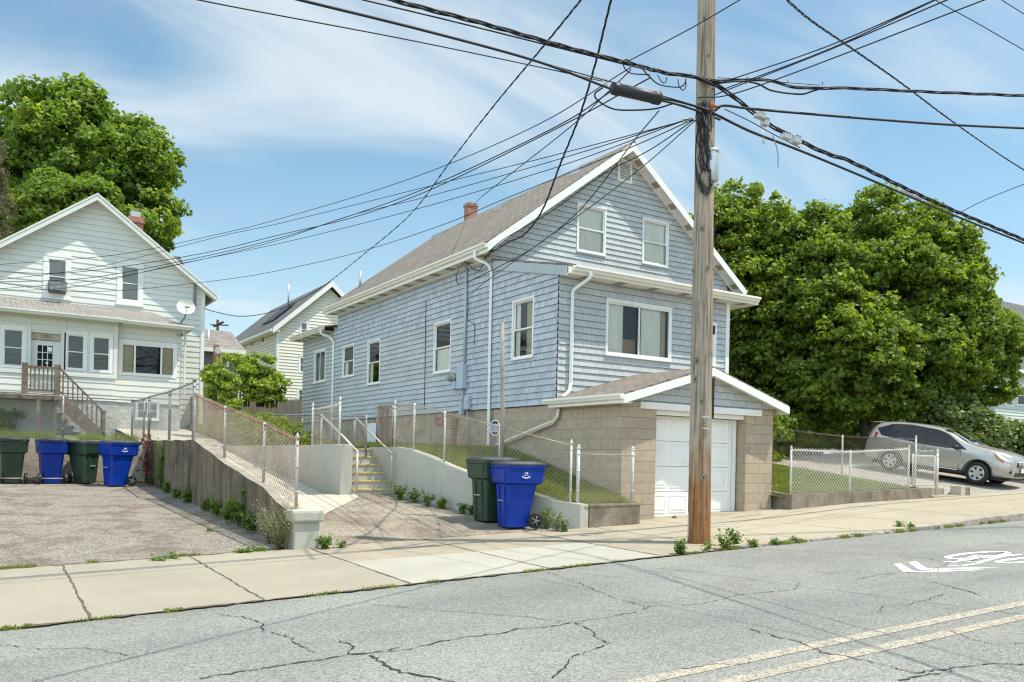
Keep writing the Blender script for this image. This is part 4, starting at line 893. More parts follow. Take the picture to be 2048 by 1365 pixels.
gutter(LH,(xb,yf-.05,lz(xb)+.08),(xb,46,lz(xb)+.08),(1,0,0),.12,.14,m_white)
b=MB();b.box(4.7,5.25,36.6,37.15,8.5,10.75);b.box(4.65,5.3,36.55,37.2,10.5,10.62);b.build('chimney',m_brick,lroof)
b=MB();b.box(4.8,5.15,36.7,37.05,10.76,10.98);b.build('chimney_cap',m_alu,lroof)
dr=MB();dr.prism([(5.3,38.3,9.75),(7.0,38.3,9.75),(7.55,38.3,8.6),(5.3,38.3,8.6)],(0,2.6,0));dr.build('dormer',m_roof2,lroof)
# porch
LP=FY(YL);LP2=FY(YL+.28);XS=onY(234,700,YL).x;XPR=6.2
def LR(x0,y0,x1,y1,Y=YL): a=onY(x0,y0,Y);b=onY(x1,y1,Y);return (a.x,b.x,b.z,a.z)
WA=LR(3,654,50,738);DR=LR(62,664,119,786);DR=(DR[0],DR[1],3.28,DR[3]);WB=LR(130.5,665.5,172,744);WC=LR(182,670,223,748);WD=LR(238.7,683,352,758,YL+.28)
wb=MB();siding(wb,LP,[(XL0,3.05),(XS,3.05),(XS,5.9),(XL0,5.9)],.212,.018,[WA,DR,WB,WC],z0=3.05)
siding(wb,LP2,[(XS,3.05),(XPR,3.05),(XPR,5.9),(XS,5.9)],.212,.018,[WD],z0=3.05)
for h in (WA,DR,WB,WC): reveal(wb,LP,h)
reveal(wb,LP2,WD);wb.face([(XPR,YL+.28,3.0),(XPR,YM,3.0),(XPR,YM,6),(XPR,YL+.28,6)]);wb.face([(XS,YL,3.0),(XS,YL+.3,3.0),(XS,YL+.3,6),(XS,YL,6)])
wb.build('porch_wall',m_clap,LH)
b=MB()
for xx in (WA[1]+.03,DR[1]+.03,WC[1]+.05): b.obox(LP,xx,xx+.13,3.9,5.75,.019,.03)
b.obox(LP,XL0,XS,3.86,3.96,.019,.05);b.build('porch_trim',m_clap,LH)
for h in (WA,WB,WC): window(LH,LP,h,trim=.08,back=m_grayscreen,sill=False)
wd=window(LH,LP2,WD,style='triple',trim=.09,sill=False,pane=m_glass,curtain=[(0,.22,0,1,1),(.78,1,0,1,1)])
# door
b=MB();u0,u1,v0,v1=DR;n=-.1
b.obox(LP,u0,u1,v1-.24,v1,n-.02,n+.03,0);b.build('transom_board',mat('stained_beige_wood',(.42,.36,.25),.9,.2,6),LH)
lettering('1236',.15,LP,(u0+u1)/2,v1-.12,n+.032,m_deck,LH,'house_number')
db=MB();a,c=u0+.06,u1-.08;z0,z1=v0,v1-.26
db.obox(LP,u0,a+.03,z0,z1,n-.02,n+.02);db.obox(LP,c-.03,u1,z0,z1,n-.02,n+.02)
gz0=z0+.86;gz1=z1-.16;ga,gc=a+.15,c-.15
db.obox(LP,a,ga,z0,z1,n-.03,n+.0);db.obox(LP,gc,c,z0,z1,n-.03,n+.0);db.obox(LP,ga,gc,z0,gz0,n-.03,n);db.obox(LP,ga,gc,gz1,z1,n-.03,n)
for k in (1,2): xx=ga+(gc-ga)*k/3;db.obox(LP,xx-.013,xx+.013,gz0,gz1,n-.02,n+.003);zz=gz0+(gz1-gz0)*k/3;db.obox(LP,ga,gc,zz-.013,zz+.013,n-.019,n+.004)
db.obox(LP,ga+.05,gc-.05,z0+.12,z0+.7,n,n+.012)
door=db.build('front_door',m_clap,LH)
b=MB();b.obox(LP,ga,gc,gz0,gz1,n-.06,n-.035);b.build('pane',m_dark,door)
b=MB();b.obox(LP,gc-.17,gc-.02,gz1-.2,gz1-.04,n+.005,n+.01);b.obox(LP,ga+.25,ga+.33,gz0+.1,gz0+.16,n+.005,n+.01);b.build('paper_notice',m_white,door)
lettering('1238',.14,LP2,onY(359,671,YL+.28).x,onY(359,671,YL+.28).z,.03,m_blackp,LH,'house_number')
# porch roof (hip)
zr0,zr1=6.72,5.98;xe=onY(388,656,32.7).x
b=MB();xh=onY(305,626,YM).x
b.face([(XL0-1,32.55,zr1),(XS+.15,32.55,zr1),(XS+.15,YM,zr0-.001),(XL0-1,YM,zr0)])
b.face([(XS+.15,32.8,zr1+.02),(xe,32.8,zr1-.02),(xh,YM,zr0-.02),(XS+.15,YM,zr0)])
b.face([(xe,32.8,zr1-.02),(xe,YM,zr1-.02),(xh,YM,zr0-.02)])
b.build('porch_roof',m_roof2,LH)
gutter(LH,(XL0-1,32.55,zr1+.01),(XS+.15,32.55,zr1+.01),(0,-1,0),.12,.14,m_clap);gutter(LH,(XS+.17,32.8,zr1+.03),(xe,32.8,zr1),(0,-1,0),.12,.14,m_clap)
b=MB();b.face([(XL0-1,32.55,zr1-.1),(XL0-1,YL,zr1-.1),(XS+.15,YL,zr1-.1),(XS+.15,32.55,zr1-.1)]);b.face([(XS+.15,32.8,zr1-.1),(XS+.15,YM,zr1-.1),(xe,YM,zr1-.1),(xe,32.8,zr1-.1)]);b.box(XL0-1,XS+.15,32.55,32.57,zr1-.12,zr1);b.box(XS+.15,xe,32.8,32.82,zr1-.12,zr1-.0);b.box(xe-.02,xe,32.82,YM,zr1-.13,zr1-.02);b.build('porch_fascia',m_clap,LH)
b=MB();b.box(XL0,XS,YL+.02,YM,1.4,3.05);b.box(XS,XPR,YL+.3,YM,1.4,3.05);b.box(XPR,XL1,YM+.02,YM+1,1.4,1.75);b.build('foundation',m_stucco,LH)
wf=LR(272,803,317,841,YL+.28);window(LH,Fr((0,YL+.28,0),(1,0,0),(0,-1,0)),(wf[0],wf[1],wf[2],wf[3]),trim=.05,style='grid',back=m_dark,sill=True)
a=onY(265,856,YL+.2);c=onY(352,872,YL+.2);b=MB();b.box(a.x,c.x,YL+.05,YL+.27,c.z,a.z);b.build('bulkhead',m_alu,LH)
dsp([(XPR-.05,32.85,5.9),(XPR+.1,YL+.2,5.6),(XPR+.1,YL+.2,3.4)],LH,.035,m_clap)
tubeobj('vent_pipe',[(6.95,34.9,7.05),(6.95,34.9,8.0)],.05,m_greyst,LH)
# porch stairs + railing
PS=thing('porch_stairs','weathered brown wooden landing and stairs with balusters at the white house door','stairs',(2.2,32.3,1.6))
x0=onY(50,736,32.0).x;x1=onY(115,739,32.0).x;zl=onY(84,788,32.0).z;yl0=31.95
b=MB();b.box(XL0-1,x1+.1,yl0,YL-.03,zl-.2,zl);b.build('landing',m_deck,PS)
def rail(xa,za,xb,zb,n):
    b=MB();b.hexa([(xa,yl0+.0,za+.84),(xb,yl0,zb+.84),(xb,yl0+.09,zb+.84),(xa,yl0+.09,za+.84),(xa,yl0,za+.92),(xb,yl0,zb+.92),(xb,yl0+.09,zb+.92),(xa,yl0+.09,za+.92)])
    b.build('handrail',m_deck,PS);b=MB();b.hexa([(xa,yl0+.02,za+.08),(xb,yl0+.02,zb+.08),(xb,yl0+.06,zb+.08),(xa,yl0+.06,za+.08),(xa,yl0+.02,za+.15),(xb,yl0+.02,zb+.15),(xb,yl0+.06,zb+.15),(xa,yl0+.06,za+.15)])
    b.build('bottom_rail',m_deck,PS)
    for i in range(n):
        t=(i+.5)/n;xx=xa+(xb-xa)*t;z=za+(zb-za)*t;b=MB();b.box(xx-.022,xx+.022,yl0+.01,yl0+.05,z+.1,z+.85);b.build('baluster',m_deck,PS)
rail(x0+.1,zl,x1-.1,zl,6)
for xx in (x0,x1): b=MB();b.box(xx-.09,xx+.09,yl0-.06,yl0+.12,zl-.2,zl+1.0);b.build('newel_post',m_deck,PS)
xs_=onY(208,806,32.0).x;rail(x1+.1,zl-.02,xs_,1.72,9)
b=MB();b.box(xs_-.05,xs_+.05,yl0-.02,yl0+.08,1.6,2.66);b.build('newel_post',m_deck,PS)
ns=7
for i in range(ns):
    xx=x1+.1+(xs_-x1-.1)*i/ns;z=zl-(zl-1.65)*(i+1)/(ns+.0);b=MB();b.box(xx,xx+.30,yl0+.05,YL-.1,z-.0,z+.045);b.build('tread',m_deck,PS)
b=MB();b.prism([(x1-.1,yl0-.02,zl-.28),(x1+.25,yl0-.02,zl),(xs_+.15,yl0-.02,1.75),(xs_-.2,yl0-.02,1.55)],(0,.05,0));b.build('stringer',m_deck,PS)
b=MB();b.box(x0+.35,x0+.47,yl0,yl0+.1,1.55,zl-.2);b.box(x1-.1,x1,yl0,yl0+.1,1.55,zl-.2);b.build('support_post',m_deck,PS)
# satellite dish
SD=thing('satellite_dish','pale grey satellite dish on a bent arm at the right corner of the white house','satellite dish',(6.7,32.9,5.9))
dc=onY(372,614,33.1);b=MB();k=20;rr_=.29;lo=[]
nd=Vector((-.1,-1,.25)).normalized();ex=nd.cross(Vector((0,0,1))).normalized();ey=ex.cross(nd)
for q,dd_ in ((1.,0),(.8,.035),(.55,.065),(.25,.085),(.02,.09)): lo.append([dc+(ex*math.cos(2*math.pi*i/k)*1.15+ey*math.sin(2*math.pi*i/k))*rr_*q-nd*dd_ for i in range(k)])
b.loft(lo,sm=True,cap0=False);b.build('dish',m_cream,SD)
b=MB();b.tube([dc-nd*.1,dc-nd*.18+Vector((0,0,-.3)),(dc.x-.25,33.6,5.95)],.03,6);b.tube([dc-ey*rr_*.95,dc+nd*.45-ey*.2],.014,5);b.tube([dc+nd*.45-ey*.2+ex*.09,dc+nd*.45-ey*.2-ex*.09],.03,6);b.build('arm',m_greyst,SD)
# ================================================================= FENCES
def wtop(y):
    for (y0,z0),(y1,z1) in zip(tops[:-1],tops[1:]):
        if y0<=y<=y1: return z0+(z1-z0)*(y-y0)/(y1-y0)
    return tops[0][1] if y<tops[0][0] else tops[-1][1]
def fence(label,pts,hs,pm,wm_,rm,pr=.024,rr_=.019,caps='ball',mesh_h=None,barbs=True,p=.085,skip_last=False,wr=.0036,rail_drop=.04):
    t=thing('chain_link_fence',label,'fence',pts[0])
    n=len(pts)
    for i,q in enumerate(pts):
        if i==n-1 and skip_last: continue
        post(t,(q[0],q[1],q[2]-.02),hs[i]+.02,pr,pm,cap=caps if i in (0,n-1) else None)
    b=MB()
    for i in range(n-1):
        a=Vector(pts[i])+Vector((0,0,hs[i]-rail_drop));c=Vector(pts[i+1])+Vector((0,0,hs[i+1]-rail_drop));b.tube([a,c],rr_,8)
    b.build('top_rail',rm,t,uv=False)
    b=MB()
    for i in range(n-1):
        h0,h1=(hs[i]-rail_drop,hs[i+1]-rail_drop) if mesh_h is None else (mesh_h,mesh_h)
        d=(Vector(pts[i+1])-Vector(pts[i]));off=Vector((d.y,-d.x,0)).normalized()*.024
        chain(b,Vector(pts[i])+off+Vector((0,0,.02)),Vector(pts[i+1])+off+Vector((0,0,.02)),h0,h1,p,wr,barbs)
    b.build('chain_mesh',wm_,t,uv=False);return t
FX4=3.99
ys=[12.38]+[onX(x,900,FX4).y for x in (528,449)]+[19.75]
fence('chain link fence with rusty sloping top rail on the weathered wall beside the ramp',[(FX4,y,wtop(y) if y>12.6 else .475) for y in ys],[1.07,1.02,1.02,1.05],m_galv,m_wire,m_rust,caps='acorn',wr=.0038)
ys=[19.85]+[onX(x,850,FX4).y for x in (339,298,264)]
fence('tall grey chain link fence on the level stretch of the weathered wall',[(FX4,y,wtop(y) if y<27 else 1.6) for y in ys],[1.36,1.3,1.3,1.3],m_greyst,m_greyst,m_greyst,pr=.034,caps='acorn',wr=.0020)
xs=[-9,-6,-3,0.0,onY(126,830,25.6).x,3.8]
fence('grey chain link fence standing on the low wall behind the left bins',[(x,25.6,1.56) for x in xs],[1.2]*6,m_greyst,m_greyst,m_greyst,mesh_h=.98,pr=.028,wr=.0030,caps='ball')
# small panel on the end block
fence('small white chain link panel standing on the painted block beside the steps',[(6.55,17.42,1.53),(6.55,19.2,1.53)],[.98,.92],m_wpost,m_wire,m_wpost,caps='acorn',rail_drop=.1)
# curved fence along the retaining wall
def wz(i,off=.13):
    return (WALL[i][0]+off,WALL[i][1]+.02,WTOP[i])
fence('chain link fence with barbed top sloping down along the curved grey wall',[(9.0,12.2,.50),(8.24,13.45,.84),(7.98,15.2,1.22),(7.86,16.4,1.46),(7.9,17.5,1.5)],[1.10,1.10,1.03,1.0,1.0],m_wpost,m_wire,m_wire,caps='acorn',rr_=.010,pr=.022,wr=.0040)
fence('folded dark rusty chain link gate leaning by the top of the steps',[(7.95,17.75,1.5),(8.35,19.6,1.55),(9.0,20.4,1.58)],[1.02,1.02,.95],m_greyst,m_wire_dk,m_greyst,rr_=.014,pr=.02,p=.08)
fence('short chain link panel on two white posts left of the garage',[(9.14,12.17,.50),(10.43,12.17,.50)],[1.02,1.02],m_wpost,m_wire,m_wire,rr_=.014,pr=.033,rail_drop=.11,wr=.0040)
a=at(733,829,18.6);b_=at(605,828,24.5);c=at(520,828,29);d=at(447,822,31)
fence('low chain link fence crossing the back lawn behind the ramp',[(q.x,q.y,q.z-.95) for q in (a,b_,c,d)],[.95]*4,m_greyst,m_greyst,m_greyst,pr=.025,wr=.0018,caps=None)
fence('white chain link fence on the long brown wall in front of the right lawn',[(15.14,12.31,.64),(17.24,12.31,.70),(19.58,12.31,.77)],[1.03,.97,1.03],m_wpost,m_wire_w,m_wpost,wr=.0040,p=.10)
fence('rusty chain link fence between the right lawn and the driveway',[(20.5,12.7,.80),(20.5,14.9,1.06),(20.5,17.5,1.36),(20.5,20.5,1.68)],[1.28,1.12,1.12,1.12],m_wpost,m_wire_dk,m_wire_dk,rr_=.012,wr=.0042,p=.10,rail_drop=.05)
# gate
GT=thing('chain_link_gate','narrow chain link gate with a scrolled top rail at the right lawn steps','gate',(20.3,12.3,.8))
post(GT,(20.83,12.31,.6),1.12,.036,m_wpost);
b=MB();x0,x1=19.75,20.72;z0,z1=.86,1.60
b.tube([(x0,12.31,z0),(x0,12.31,z1+.05)],.018,8);b.tube([(x1,12.31,z0),(x1,12.31,z1)],.018,8);b.tube([(x0,12.31,z0),(x1,12.31,z0)],.018,8);b.tube([(x0,12.31,z1),(x1,12.31,z1)],.018,8);b.build('gate_frame',m_wpost,GT,uv=False)
b=MB();chain(b,(x0,12.29,z0),(x1,12.29,z0),z1-z0,None,.10,.0038);b.build('chain_mesh',m_wire_w,GT,uv=False)
b=MB()
for c0 in (.25,.55,.85):
    b.tube([(x0+c0+.09*math.cos(t_),12.31,z1+.08+.07*math.sin(t_)) for t_ in fr_(0,5.2,14)],.007,4)
b.tube([(x0+.15,12.31,z1+.02),(x0+.35,12.31,z1+.12),(x0+.8,12.31,z1+.13)],.007,4);b.build('scrollwork',m_wpost,GT,uv=False)
# pipe handrails
HR=thing('pipe_handrail','white pipe handrail running down beside the left edge of the steps','handrail',(6.8,17,.5))
P=[(6.60,18.75,1.53),(6.60,18.75,2.22),(6.66,17.35,1.66),(6.78,16.93,1.38),(6.78,16.95,.58)]
b=MB();b.tube(P[:2],.024,8);b.tube(P[1:4],.022,8);b.tube(P[3:],.024,8);b.ball(P[1],.03);b.ball(P[3],.032);b.build('rail_pipe',m_wpost,HR,uv=False)
HR=thing('pipe_handrail','grey pipe handrail against the curved wall on the right side of the steps','handrail',(7.6,17,.5))
P=[(7.48,18.9,1.5),(7.48,18.9,2.22),(7.60,16.98,1.36),(7.60,16.98,.58)]
b=MB();b.tube(P[:2],.022,8);b.tube(P[1:3],.022,8);b.tube(P[2:],.022,8);b.ball(P[1],.03);b.ball(P[2],.032);b.build('rail_pipe',m_galv,HR,uv=False)
# tall thin pole in the lawn
a=at(1003,925,15.7);b=MB();b.tube([(a.x,a.y,.8),(a.x+.0,a.y,2.2),(a.x-.05,a.y,3.86)],[.045,.04,.036],8);tp=b.build('clothesline_pole',m_wood_grey,label='tall thin weathered wooden pole in the lawn strip left of the garage',cat='pole')
# security sign
sp=at(990,856,16.2);SS=thing('yard_sign','small octagonal blue and white security sign on a stake beside the downspout','sign',(sp.x,sp.y,.9))
sf=Fr(sp,(.75,-.66,0),(-.66,-.75,0));b=MB();o8=[(.11*math.cos(R(22.5+45*i)),.165*math.sin(R(22.5+45*i))) for i in range(8)]
b.prism([sf.p(u,v,0) for u,v in o8],sf.n*.012);b.build('sign_plate',m_white,SS)
mbl=mat('navy_sign_blue',(.02,.06,.16),.5)
b=MB();b.prism([sf.p(u*.82,v*.86,.0125) for u,v in o8],sf.n*.002);b.build('blue_field',mbl,SS)
b=MB()
for k,(v,w_) in enumerate(((.045,.16),(.005,.20),(-.035,.19),(-.075,.15))): b.obox(sf,-w_/2,w_/2,v,v+.022,.015,.017)
b.build('sign_stripes',m_white,SS);tubeobj('stake',[sf.p(0,-.15,-.01),sf.p(0,-.75,-.01)],.012,mbl,SS)
# stockade fence far back
SF=MB();p0=at(436,800,37.5);p1=at(612,797,37.5);n=60
for i in range(n):
    t=i/n;a=p0.lerp(p1,t);c=p0.lerp(p1,(i+.93)/n);zb=2.2;h=.03*math.sin(i*2.7)+a.z-.02;m_=(a+c)/2;d_=Vector((-(c-a).y,(c-a).x,0)).normalized()*.03
    SF.prism([(a.x,a.y,zb),(c.x,c.y,zb),(c.x,c.y,h-.06),(m_.x,m_.y,h+.02),(a.x,a.y,h-.06)],d_)
SF.build('stockade_fence',m_wood_grey,label='weathered grey wooden stockade fence across the back lawn',cat='fence')
a=at(425,800,33);b=MB();b.box(6.9,7.0,34,36.9,1.9,3.5);b.build('wooden_panel',mat('brown_board',(.20,.11,.06),.9,.2,6),label='rust brown wooden panel beside the right wall of the white house',cat='fence panel')
# ================================================================= BINS
m_blue=mat('blue_bin_plastic',(.002,.030,.26),.42,.14,4,spec=.3,col2=(.03,.075,.34),c2scale=2.2,c2lo=.55,c2hi=.8)
m_green=mat('dark_green_bin_plastic',(.022,.045,.026),.4,.1,5,spec=.4,col2=(.035,.062,.04),c2scale=3)
m_lid=mat('black_bin_lid',(.035,.036,.038),.42,.15,6,col2=(.10,.10,.10),c2scale=2.5)
m_rim_=mat('grey_wheel_rim',(.25,.25,.25),.4,.1,5,metal=.5)
def rrect(w_,d_,z,y0=0,r=.06,k=3):
    pts=[]
    for cx_,cy_,a0 in ((w_/2-r,d_/2-r,0),(-w_/2+r,d_/2-r,90),(-w_/2+r,-d_/2+r,180),(w_/2-r,-d_/2+r,270)):
        for i in range(k+1): an=R(a0+90*i/k);pts.append((cx_+r*math.cos(an),y0+cy_+r*math.sin(an),z))
    return pts
def bin_(loc,rz_,m,label,sc=1.,hinge=0,cat='wheelie bin',lidtop=None,bar=True):
    t=thing('wheelie_bin',label,cat,(0,0,0),0,'wheeled bins put out along the pads')
    b=MB();b.loft([rrect(.40,.40,.02,-.07),rrect(.43,.44,.25,-.06),rrect(.50,.56,.72,-.02),rrect(.53,.60,.735,-.01),rrect(.60,.70,.76,0),rrect(.62,.74,1.0,0),rrect(.66,.80,1.01,.01,.08),rrect(.66,.80,1.05,.01,.08)],sm=False,cap1=False);b.build('body',m,t,uv=False,bevel=.006)
    b=MB() # front lift pocket ribs and apron
    for sx_ in (-1,1): b.prism([(sx_*.10-.035,-.285,.06),(sx_*.10+.035,-.285,.06),(sx_*.10+.035,-.325,.70),(sx_*.10-.035,-.325,.70)],(0,.05,0))
    b.prism([(-.24,-.368,.79),(.24,-.368,.79),(.27,-.382,.985),(-.27,-.382,.985)],(0,.03,0))
    for sx_ in (-1,1): b.prism([(sx_*.312,-.28,.985),(sx_*.312,.20,.985),(sx_*.306,.12,.80),(sx_*.306,-.18,.80)],(-sx_*.02,0,0))
    b.build('moulded_ribs',m,t,uv=False,bevel=.008)
    if bar: b=MB();b.tube([(-.09,-.315,.46),(.09,-.315,.46)],.012,6);b.build('lift_bar',m_galv,t,uv=False)
    b=MB();b.loft([rrect(.67,.80,1.052,.01,.08),rrect(.67,.80,1.075,.01,.08),rrect(.58,.66,1.11,-.0,.08),rrect(.40,.40,1.122,0,.06)],cap0=True,cap1=True);b.tube([(-.3,.42,1.06),(.3,.42,1.06)],.022,8)
    for sx_ in (-1,1): b.box(sx_*.2-.04,sx_*.2+.04,.38,.44,1.02,1.085)
    b.build('lid',m_lid,t,uv=False)
    b=MB();b.tube([(-.27,.19,.13),(.27,.19,.13)],.014,6);b.build('axle',m_galv,t,uv=False)
    for sx_ in (-1,1):
        b=MB();x=sx_*.285;b.loft([[(x+dx,.19+rr_*math.cos(q),.13+rr_*math.sin(q)) for q in fr_(0,2*math.pi,18)[:-1]] for dx,rr_ in ((-.03,.10),(-.03,.125),(.03,.125),(.03,.10))],sm=False)
        w_=b.build('wheel',m_black,t,uv=False)
        b=MB()
        for k in range(5): an=2*math.pi*k/5;b.tube([(x+sx_*.032,.19,.13),(x+sx_*.032,.19+.085*math.cos(an),.13+.085*math.sin(an))],.010,5)
        b.tube([(x+sx_*.028,.19,.13),(x+sx_*.045,.19,.13)],.03,8);b.build('wheel_hub',m_rim_,w_,uv=False)
    t.location=loc;t.rotation_euler=(0,0,rz_);t.scale=(sc,sc,sc)
    return t
zb=drvz(8.1,12.8)
B1=bin_((8.12,12.62,drvz(8.12,12.62)),R(-95),m_blue,'scuffed bright blue wheelie bin beside the curved grey wall near the sidewalk',1.07)
B2=bin_((8.02,13.32,drvz(8.02,13.3)),R(-88),m_green,'dark green wheelie bin half hidden behind the blue one by the curved wall',1.07)
def padbin(px,py,rz_,m,lab,sc=1.06,Y=24.75):
    p=onY(px,py,Y);return bin_((p.x,p.y,padz(p.x,p.y)+.0),rz_,m,lab,sc)
padbin(22,958,R(180+6),m_green,'dark green wheelie bin at the left end of the row on the parking pad')
padbin(102,957,R(180+6),m_blue,'blue wheelie bin second from the left with its two wheels facing the street')
padbin(166,955,R(40),m_green,'dark green wheelie bin between the two blue ones on the left pad',1.02,24.8)
B4=padbin(236,962,R(-70),m_blue,'blue wheelie bin with a white print on its side against the weathered wall',1.07,23.9)
# emblem on bins : small white printed mark, left abstract
def emblem(t,sx_):
    b=MB();x=sx_*.3125
    xx_=(min(x,x+sx_*.004),max(x,x+sx_*.004))
    for k in range(12):
        y=-.075+.0125*k;z=.865-.022*math.sin(math.pi*k/11);b.box(*xx_,y,y+.011,z-.008-.004*math.sin(k*2.),z+.010)
    for k in range(7): y=-.045+.0125*k;b.box(*xx_,y,y+.008,.885+.004*(k%2),.893+.004*(k%3))
    b.box(*xx_,-.03,-.022,.91,.94);b.box(*xx_,.0,.03,.915,.935)
    o=b.build('printed_mark',m_white,None,uv=False,label='x',cat='x')
    del o['label'];del o['category']
    for v in o.data.vertices: v.co=v.co+o.location
    o.location=(0,0,0);o.parent=t
emblem(B1,1);emblem(B4,1)
# ================================================================= UTILITY POLE
PB=onS(1398,1088);PT=at(1413.5,0,13.0)
UP=thing('utility_pole','tall weathered wooden utility pole with a rust stained base at the kerb','utility pole',(PB.x,PB.y,street(PB.x)))
def polex(e):
    def f(H,cur):
        n,l=H['n'],H['l'];return cur
    return f
def pole_extra(H,cur):
    n,l=H['n'],H['l'];mpx=n.new('ShaderNodeMapping');mpx.inputs['Scale'].default_value=(26,26,.9);l.new(H['tc'].outputs['Object'],mpx.inputs[0])
    s=H['noise'](1.,6,.7,v=mpx.outputs[0],dist=.5);cur=H['mixc'](H['mrange'](s,.46,.60,0,.95),cur,H['rgb']((.15,.115,.085)))
    sp=n.new('ShaderNodeSeparateXYZ');l.new(H['tc'].outputs['Object'],sp.inputs[0])
    zz_=H['mrange'](sp.outputs[2],2.2,.4);nn=H['noise'](2.6,4);s3=H['noise'](.45,5,.7,v=mpx.outputs[0]);q_=n.new('ShaderNodeMath');q_.operation='MULTIPLY_ADD';l.new(s3,q_.inputs[0]);q_.inputs[1].default_value=1.1;l.new(nn,q_.inputs[2]);nn=q_.outputs[0];a=n.new('ShaderNodeMath');a.operation='MULTIPLY_ADD';l.new(nn,a.inputs[0]);a.inputs[1].default_value=1.1;l.new(zz_,a.inputs[2])
    st_=H['mrange'](a.outputs[0],1.45,2.0);cur=H['mixc'](st_,cur,H['rgb']((.30,.135,.045)))
    s2=H['noise'](1.,6,.7,v=mpx.outputs[0]);f=n.new('ShaderNodeMath');f.operation='MULTIPLY';l.new(st_,f.inputs[0]);l.new(H['mrange'](s2,.48,.62),f.inputs[1])
    return H['mixc'](f.outputs[0],cur,H['rgb']((.10,.05,.025))),s
m_pole=mat('weathered_pole_wood',(.37,.295,.215),.9,.08,3,col2=(.30,.245,.185),c2scale=2.,extra=pole_extra,bump=.006)
def polec(z):   # centre at height z
    t=(z-street(PB.x))/(PT.z-street(PB.x));return Vector((PB.x+(PT.x-PB.x)*t,PB.y+(PT.y-PB.y)*t,z))
def polr(z): t=(z-street(PB.x))/(PT.z-street(PB.x));return .178-.040*t
b=MB();n=26;rp_=random.Random(8);L_=[]
for i in range(n+1):
    z=street(PB.x)-.3+(11.2-street(PB.x)+.3)*i/n;c=polec(z);r_=polr(z);L_.append([(c.x+r_*(1+.02*math.sin(3*q+i*.3))*math.cos(q),c.y+r_*(1+.02*math.sin(2*q+i*.2))*math.sin(q),z) for q in fr_(0,2*math.pi,20)[:-1]])
b.loft(L_,sm=True);b.build('pole_shaft',m_pole,UP)
tocam=Vector((-PB.x,-PB.y,0)).normalized();side=Vector((tocam.y,-tocam.x,0))   # side: points image right? 
if side.dot(_r)<0: side=-side
def onpole(px,py,extra=0.):   # point on the pole surface facing the street
    d=ray(px,py);z=EYE+d.z*12.85/F;c=polec(z);r_=polr(z)+extra;q=at(px,py,13.0);s_=max(-.97,min(.97,(Vector((q.x,q.y,0))-Vector((c.x,c.y,0))).dot(side)/r_))
    return Vector((c.x,c.y,z))+side*(r_*s_)+tocam*(r_*math.sqrt(1-s_*s_))
for k,(x,y,r_) in enumerate(((1409,36,.022),(1417,112,.018),(1404,458,.03),(1385,538,.025),(1415,538,.025),(1394,722,.035),(1391,760,.03),(1403,804,.025),(1407,955,.03))):
    p=onpole(x,y);c=polec(p.z);nrm=(p-c).normalized();e=Vector((0,0,1));tt=nrm.cross(e);b=MB()
    b.face([p+nrm*.004+(tt*math.cos(q)*.8+e*math.sin(q)*1.25)*r_*1.5 for q in fr_(0,2*math.pi,12)[:-1]][::-1]);b.face([p+nrm*.006+(tt*math.cos(q)*.8+e*math.sin(q)*1.2)*r_*.6 for q in fr_(0,2*math.pi,10)[:-1]][::-1],mi=1)
    b.build('knot',[mat('knot_ring',(.23,.17,.12),.9,.2,9) if k==0 else bpy.data.materials['knot_ring'],bpy.data.materials['knot_core'] if k else mat('knot_core',(.06,.04,.03),.9)],UP)
# number plate
pf_=onpole(1408,846);cc_=polec(pf_.z);nn_=(pf_-cc_);nn_.z=0;nn_.normalize();pfr=Fr(pf_,(-nn_.y,nn_.x,0) if (Vector((-nn_.y,nn_.x,0)).dot(_r)>0) else (nn_.y,-nn_.x,0),nn_)
lettering('58',.12,pfr,.035,0,.012,m_galv,UP,'pole_number',.003,.75)
b=MB();b.obox(pfr,-.03,.085,.075,.098,.0,.012);b.obox(pfr,-.02,.09,-.10,-.08,.0,.012);b.build('number_clip',m_alu,UP)
# brown timber seen edge-on on the right of the pole, and bracket
def poleside(px,py,r_=.0): c=at(px,py,13.0);return c
mbr=mat('dark_brown_board',(.06,.04,.03),.8,.2,9)
a=at(1425,757,12.95);c=at(1424,835,12.95);b=MB();f_=Fr(a,side,tocam);hh=a.z-c.z;b.obox(f_,-.04,.035,-hh,0,-.32,.03);b.build('sign_board',mbr,UP,bevel=.01)
a=at(1424,655,13.0);f_=Fr(a,side,tocam);b=MB();b.obox(f_,-.05,.05,-.10,.02,-.1,.05);b.obox(f_,-.03,-.01,-.65,-.1,-.03,.0);b.build('bracket',mbr,UP)
# equipment cylinder
a=at(1425,300,12.9);c=at(1425,364,12.9);b=MB();b.tube([a,a+Vector((0,0,-.03)),c+Vector((0,0,.02)),c],[.082,.098,.095,.08],16);b.tube([a+Vector((0,0,.0)),a+Vector((0,0,-.05))],.104,16);b.build('equipment_canister',m_alu,UP,uv=False)
